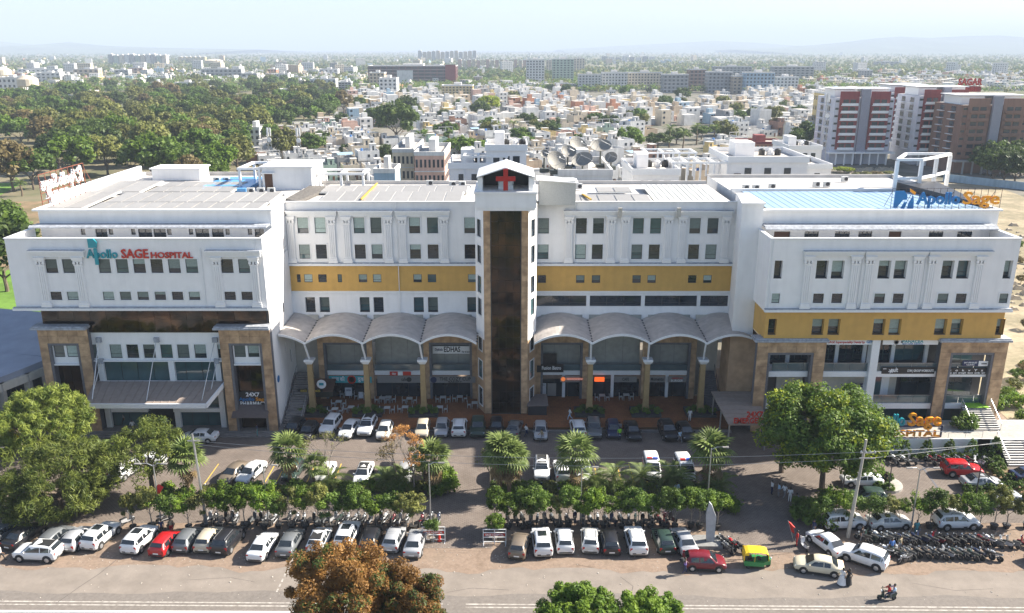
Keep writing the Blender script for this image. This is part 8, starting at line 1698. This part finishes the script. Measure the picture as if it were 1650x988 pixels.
def roof_room(label, x0, x1, y0, y1, z0, z1, door=None, name='roof_room', over=.25):
    t = thing(name, label, 'roof room', ((x0+x1)/2, y0, z0)); q = MB(); a = (x1-x0)/2; q.box(-a, 0, 0, a, y1-y0, z1-z0); q.build('wall', [WHITE], t); q = MB(); q.box(-a-over, -over, z1-z0, a+over, y1-y0+over, z1-z0+.18); q.build('roof', [WHITE2], t)
    if name == 'rear_building':
        d_ = y1-y0; zz_ = z1-z0+.18; q = MB()
        for b_ in ((-a-.2, -.2, a+.2, 0), (-a-.2, d_, a+.2, d_+.2), (-a-.2, 0, -a, d_), (a, 0, a+.2, d_)): q.box(b_[0], b_[1], zz_+.001, b_[2], b_[3], zz_+.9)
        q.build('parapet', [WHITE2], t); q = MB(); q.box(-a+.1, .1, zz_, a-.1, d_-.1, zz_+.04); q.build('roof_finish', [HROOF], t); q = MB(); q.box(-a*.6, d_*.45, zz_+.05, -a*.1, d_*.8, zz_+2.6); q.build('stair_room', [WHITE], t)
        for i_ in (-1, 0, 1):
            q = MB(); q.lathe([(.6, 0), (.62, 1.0), (.25, 1.25)], 10, (a*.4+i_*1.5, d_*.6, zz_+.05)); q.build('water_tank', [TANKB if i_ else TANKW], t)
            put('window', HW, t, (i_*a*.5, 0, z1-z0-1.6))
    if door is not None: q = MB(); q.box(door-.55, -.06, 0, door+.55, .1, 2.3); q.build('door', [DOORB], t); q = MB(); q.box(door-.9, -.6, 2.35, door+.9, -.01, 2.45); q.build('canopy', [WHITE2], t)
    return t
roof_room('white stair room with a dark brown door on the left wing roof', -35.3, -28.3, 118.5, 126, 26.85, 30.0, -2.6)
roof_room('low white box room at the back of the left wing roof', X(250, 285, 128), X(326, 285, 128), 127, 131, 26.9, 28.6)
def frame(label, x0, x1, y0, y1, z0, z1, n=2):
    t = thing('roof_frame', label, 'roof frame', (0, 0, 0), 0, 'white roof frames'); 
    for i in range(n+1):
        x = x0+(x1-x0)*i/n
        for y in (y0, y1): q = MB(); q.box(x-.16, y-.16, z0, x+.16, y+.16, z1); q.build('post', [WHITE2], t)
    for y in (y0, y1): q = MB(); q.box(x0-.3, y-.18, z1+.001, x1+.3, y+.18, z1+.32); q.build('beam', [WHITE2], t)
    for i in range(n+1): x = x0+(x1-x0)*i/n; q = MB(); q.box(x-.18, y0+.23, z1+.02, x+.18, y1-.23, z1+.36); q.build('beam', [WHITE2], t)
    return t
frame('white roof frame left of the stair room', -38.6, -35.8, 119, 126, 26.85, 29.6, 1)
frame('white roof frame right of the stair room', -27.8, -21.5, 121, 125.5, 26.8, 28.6, 2)
t = thing('roof_frame', 'tall open white pergola frame standing on the right wing roof behind the letters', 'roof frame', (0, 0, 0), 0, 'white roof frames')
fp = [(X(1441, 300, 116), 116), (X(1480, 300, 116), 116), (X(1503, 300, 119), 119), (X(1524, 300, 122.5), 122.5)]
for x, y in fp: q = MB(); q.box(x-.22, y-.2, 26.85, x+.22, y+.2, 31.25); q.build('post', [WHITE2], t)
def bar(a, b, z, hh=.34):
    d = Vector((b[0]-a[0], b[1]-a[1])).normalized(); n_ = Vector((-d.y, d.x))*.19; q = MB(); c = [(a[0]-n_.x, a[1]-n_.y), (b[0]-n_.x, b[1]-n_.y), (b[0]+n_.x, b[1]+n_.y), (a[0]+n_.x, a[1]+n_.y)]; q.hexa([(p[0], p[1], z) for p in c]+[(p[0], p[1], z+hh) for p in c]); q.build('beam', [WHITE2], t)
for z in (28.7, 31.26):
    for k in range(3): bar(fp[k], fp[k+1], z+.003*k)
bar(fp[0], (fp[3][0]-6.5, 122.5), 31.28); bar((fp[3][0]-6.5, 122.5), fp[3], 31.29)
q = MB(); a = (53.3, 117); b = (59.1, 104); q.hexa([(a[0], a[1], 26.85), (b[0]-.0, b[1], 26.85), (b[0]+.1, b[1], 26.85), (a[0]+6, a[1], 26.85), (a[0], a[1], 28.3), (b[0], b[1], 27.4), (b[0]+.1, b[1], 27.4), (a[0]+6, a[1], 28.3)]); o = q.build('roof_screen', [DFRAME]); tag(o, 'dark sloping roof screen at the right edge behind the blue roof sheets', 'screen')
q = MB(); q.hexa([(-29.2, 107.4, 26.8), (-27.6, 107.4, 26.8), (-26.0, 119, 26.8), (-28.6, 119, 26.8), (-29.2, 107.4, 27.5), (-27.6, 107.4, 27.2), (-26.0, 119, 27.2), (-28.6, 119, 27.5)]); o = q.build('dark_roof_strip', [M('bitumen', (.12, .11, .10), .8, .3)]); tag(o, 'dark roof strip at the inner corner between left wing and middle range', 'roof strip')
# grey sheet lean-to and annex with dishes
q = MB(); q.box(3.4, 104.8, 27.15, 8.0, 107.9, 30.2, 0); q.hexa([(3.1, 104.5, 30.3), (8.3, 104.5, 29.9), (8.3, 108.2, 29.9), (3.1, 108.2, 30.3), (3.1, 104.5, 30.42), (8.3, 104.5, 30.02), (8.3, 108.2, 30.02), (3.1, 108.2, 30.42)], 1); o = q.build('lift_room', [M('corrugated_cladding', (.42, .43, .42), .5, .1, 6), WHITE2]); tag(o, 'grey sheet-clad lift room right behind the tower top', 'lift room')
an = building('white rear annex with a dark window strip carrying the satellite dishes', 900, 986, 285, 300, 16, 'white', 6, 1, Y=127, zt=27.6, joined=False, slabs=False, name='rear_annex', cat='annex')
q = MB(); q.box(-5.2, -.06, 25.4, 5.0, .1, 26.9); q.build('window_strip', [HWIN], an)
DM = M('dish_mesh', (.25, .24, .22), .7, .1, 4)
def dish(label, u, v, Y, R, yaw, el):
    x, z = pl(u, v, Y); R *= .86; t = thing('satellite_dish', label, 'satellite dish', (x, Y, 27.7), 0, 'satellite dishes on the annex roof'); hgt = z-27.7
    q = MB(); prof = [(max(.02, R*k/6), .42*R*(k/6)**2) for k in range(7)]; n = 20; i0 = 0
    for off in (0, .03):
        for r_, z_ in prof:
            for k in range(n): a = 2*pi*k/n; q.v.append((r_*cos(a), r_*sin(a), z_+off))
    for lay in (0, 1):
        for j in range(6):
            for k in range(n): f = (lay*7*n+j*n+k, lay*7*n+j*n+(k+1) % n, lay*7*n+(j+1)*n+(k+1) % n, lay*7*n+(j+1)*n+k); q.f.append(f if lay else f[::-1]); q.m.append(0)
    o = q.build('reflector', [DM], t); o.location = (0, 0, hgt); o.rotation_euler = (radians(90-el), 0, radians(yaw))
    f = MB()
    for k in range(3): a = 2*pi*k/3; f.tube((R*.95*cos(a), R*.95*sin(a), .38*R), (0, 0, R*.95), .03, n=4)
    f.tube((0, 0, R*.85), (0, 0, R*1.05), .09, n=6); f.build('feed_arm', [STEEL], o)
    for k in range(n//2): a = 2*pi*k/(n//2); q = MB(); q.path([(prof[m_][0]*cos(a), prof[m_][0]*sin(a), prof[m_][1]-.03) for m_ in (1, 3, 5, 6)], .025, n=3); q.build('rib', [STEEL], o)
    q = MB(); q.tube((0, .2, 0), (0, .1, hgt-.1), .14, n=8); q.box(-.7, -.5, -.1, .7, .9, .5); q.build('mount', [M('dish_mount', (.10, .11, .10), .6)], t)
dish('mesh satellite dish facing up left, front left of the group', 894, 262, 129, 1.9, 30, 35); dish('mesh satellite dish tilted up, front right of the group', 939, 262, 129, 1.9, -25, 55); dish('mesh satellite dish behind the two front ones, turned left', 929, 238, 137, 1.9, 35, 40); dish('mesh satellite dish at the right, facing up', 968, 240, 136, 2.0, -5, 62); dish('small dark satellite dish at the left of the group', 877, 249, 131, .8, 10, 30); dish('pale satellite dish partly hidden at the far right of the group', 985, 256, 134, 1.2, -20, 40); dish('mesh satellite dish overlapping at the back left of the group', 915, 247, 134, 1.4, 15, 45)
# rear white buildings close behind the roof line
roof_room('white building top with a frame just behind the tower', X(815, 280, 150)-3.5, X(848, 280, 150), 150, 160, 0, Z(243, 150), None, 'rear_building')
frame('long white roof frame behind the middle roof, left of the tower', X(748, 262, 150), X(816, 262, 150), 150, 154, Z(292, 150), Z(254, 150), 3)
roof_room('white block behind the roof left of the tower', X(720, 280, 145), X(806, 280, 145), 150, 162, 0, Z(272, 150), None, 'rear_building')
roof_room('white building with a dark door behind the middle roof at the right', X(1173, 280, 150), X(1300, 280, 150), 150, 165, 0, Z(262, 150), None, 'rear_building')
q = MB(); x_, z_ = pl(1187, 294, 149.9); q.box(x_-.6, 149.85, z_-.8, x_+.6, 149.99, z_+1.6); o = q.build('door', [DOORB]); o.parent = [k for k in bpy.data.objects if k.name.startswith('rear_building') and k.get('label', '').startswith('white building with a dark door')][0]; o.location = -Vector(o.parent.location)
frame('white rooftop frame with open bays behind the middle roof at the right', X(1085, 275, 150), X(1172, 275, 150), 150, 156, Z(292, 150), Z(264, 150), 4)
frame('higher white rooftop frame behind the open bayed one', X(1042, 262, 160), X(1120, 262, 160), 160, 166, Z(290, 160), Z(248, 160), 3)
roof_room('cream parapet building behind the middle roof', X(1020, 285, 147), X(1094, 285, 147), 147, 162, 0, Z(282, 147), None, 'rear_building')
roof_room('low white building beside the vacant plot behind the right wing', X(1250, 285, 185), X(1338, 285, 185), 185, 200, 0, Z(272, 185), None, 'rear_building')
roof_room('pale green white house behind the low white one', X(1270, 260, 230), X(1322, 260, 230), 230, 245, 0, Z(241, 230), None, 'rear_building')

acq = MB(); acq.box(-.5, -.22, 0, .5, .22, .8, 0); acq.lathe([(.28, -.26), (.28, -.221)], 12, (.12, 0, .42), axis='y', m=1); ACM = acq.mesh('ac_unit', [M('ac_casing', (.62, .61, .58), .5, .1), DFRAME])
rr2 = random.Random(12)
for i, (x, y) in enumerate([(-36, 115), (-34.6, 115), (-33.2, 115.1), (-44, 125), (-42.6, 125), (-37, 127.5), (-7.2, 121), (-8.6, 121), (-12, 122), (5, 117), (6.4, 117), (9.5, 119), (33, 118), (34.4, 118), (37, 119), (44, 121), (45.5, 121), (50, 126)]):
    o = put('ac_unit', ACM, None, (x, y, 26.9), rr2.uniform(-.2, .2)); tag(o, f"pale outdoor cooling unit on the {'left wing' if x < -30 else 'middle' if x < 20 else 'right wing'} roof, {ORD[i]} from the left", 'cooling unit', 'outdoor cooling units on the roof')
for i, (a, b) in enumerate((((-56, 113.4), (-31, 113.4)), ((-26, 120.3), (-6, 120.6)), ((5, 112.7), (18, 112.9)), ((32, 116.6), (52, 116.9)), ((-37.4, 101.9), (-37.2, 113.2)))):
    q = MB(); q.tube((a[0], a[1], 27.15), (b[0], b[1], 27.15), .06, n=6); q.tube((a[0], a[1]+.3, 27.12), (b[0], b[1]+.3, 27.12), .04, n=6); n_ = 9
    for k in range(n_): t_ = k/(n_-1); q.box(a[0]+(b[0]-a[0])*t_-.08, a[1]+(b[1]-a[1])*t_-.1, 26.85, a[0]+(b[0]-a[0])*t_+.08, a[1]+(b[1]-a[1])*t_+.4, 27.09)
    o = q.build('roof_pipe', [LEDGE]); tag(o, ['pair of thin pipes along the back of the left wing panels', 'pair of thin pipes behind the middle panels left of the tower', 'pair of thin pipes behind the panels right of the tower', 'pair of thin pipes behind the blue roof sheets', 'pair of thin pipes running back across the left wing panels'][i], 'pipe')
# ================================================================== haze
hm = bpy.data.materials.new('haze'); hm.use_nodes = True; n = hm.node_tree.nodes; n.remove(n['Principled BSDF'])
pv = n.new('ShaderNodeVolumePrincipled'); pv.inputs['Density'].default_value = .00017; pv.inputs['Color'].default_value = (.63, .74, .90, 1)
pv.inputs['Anisotropy'].default_value = .0
hm.node_tree.links.new(pv.outputs[0], n['Material Output'].inputs['Volume'])
mb = MB(); mb.box(-26000, -400, -1.2, 26000, 24000, 420); o = mb.build('haze', hm); o['kind'] = 'stuff'
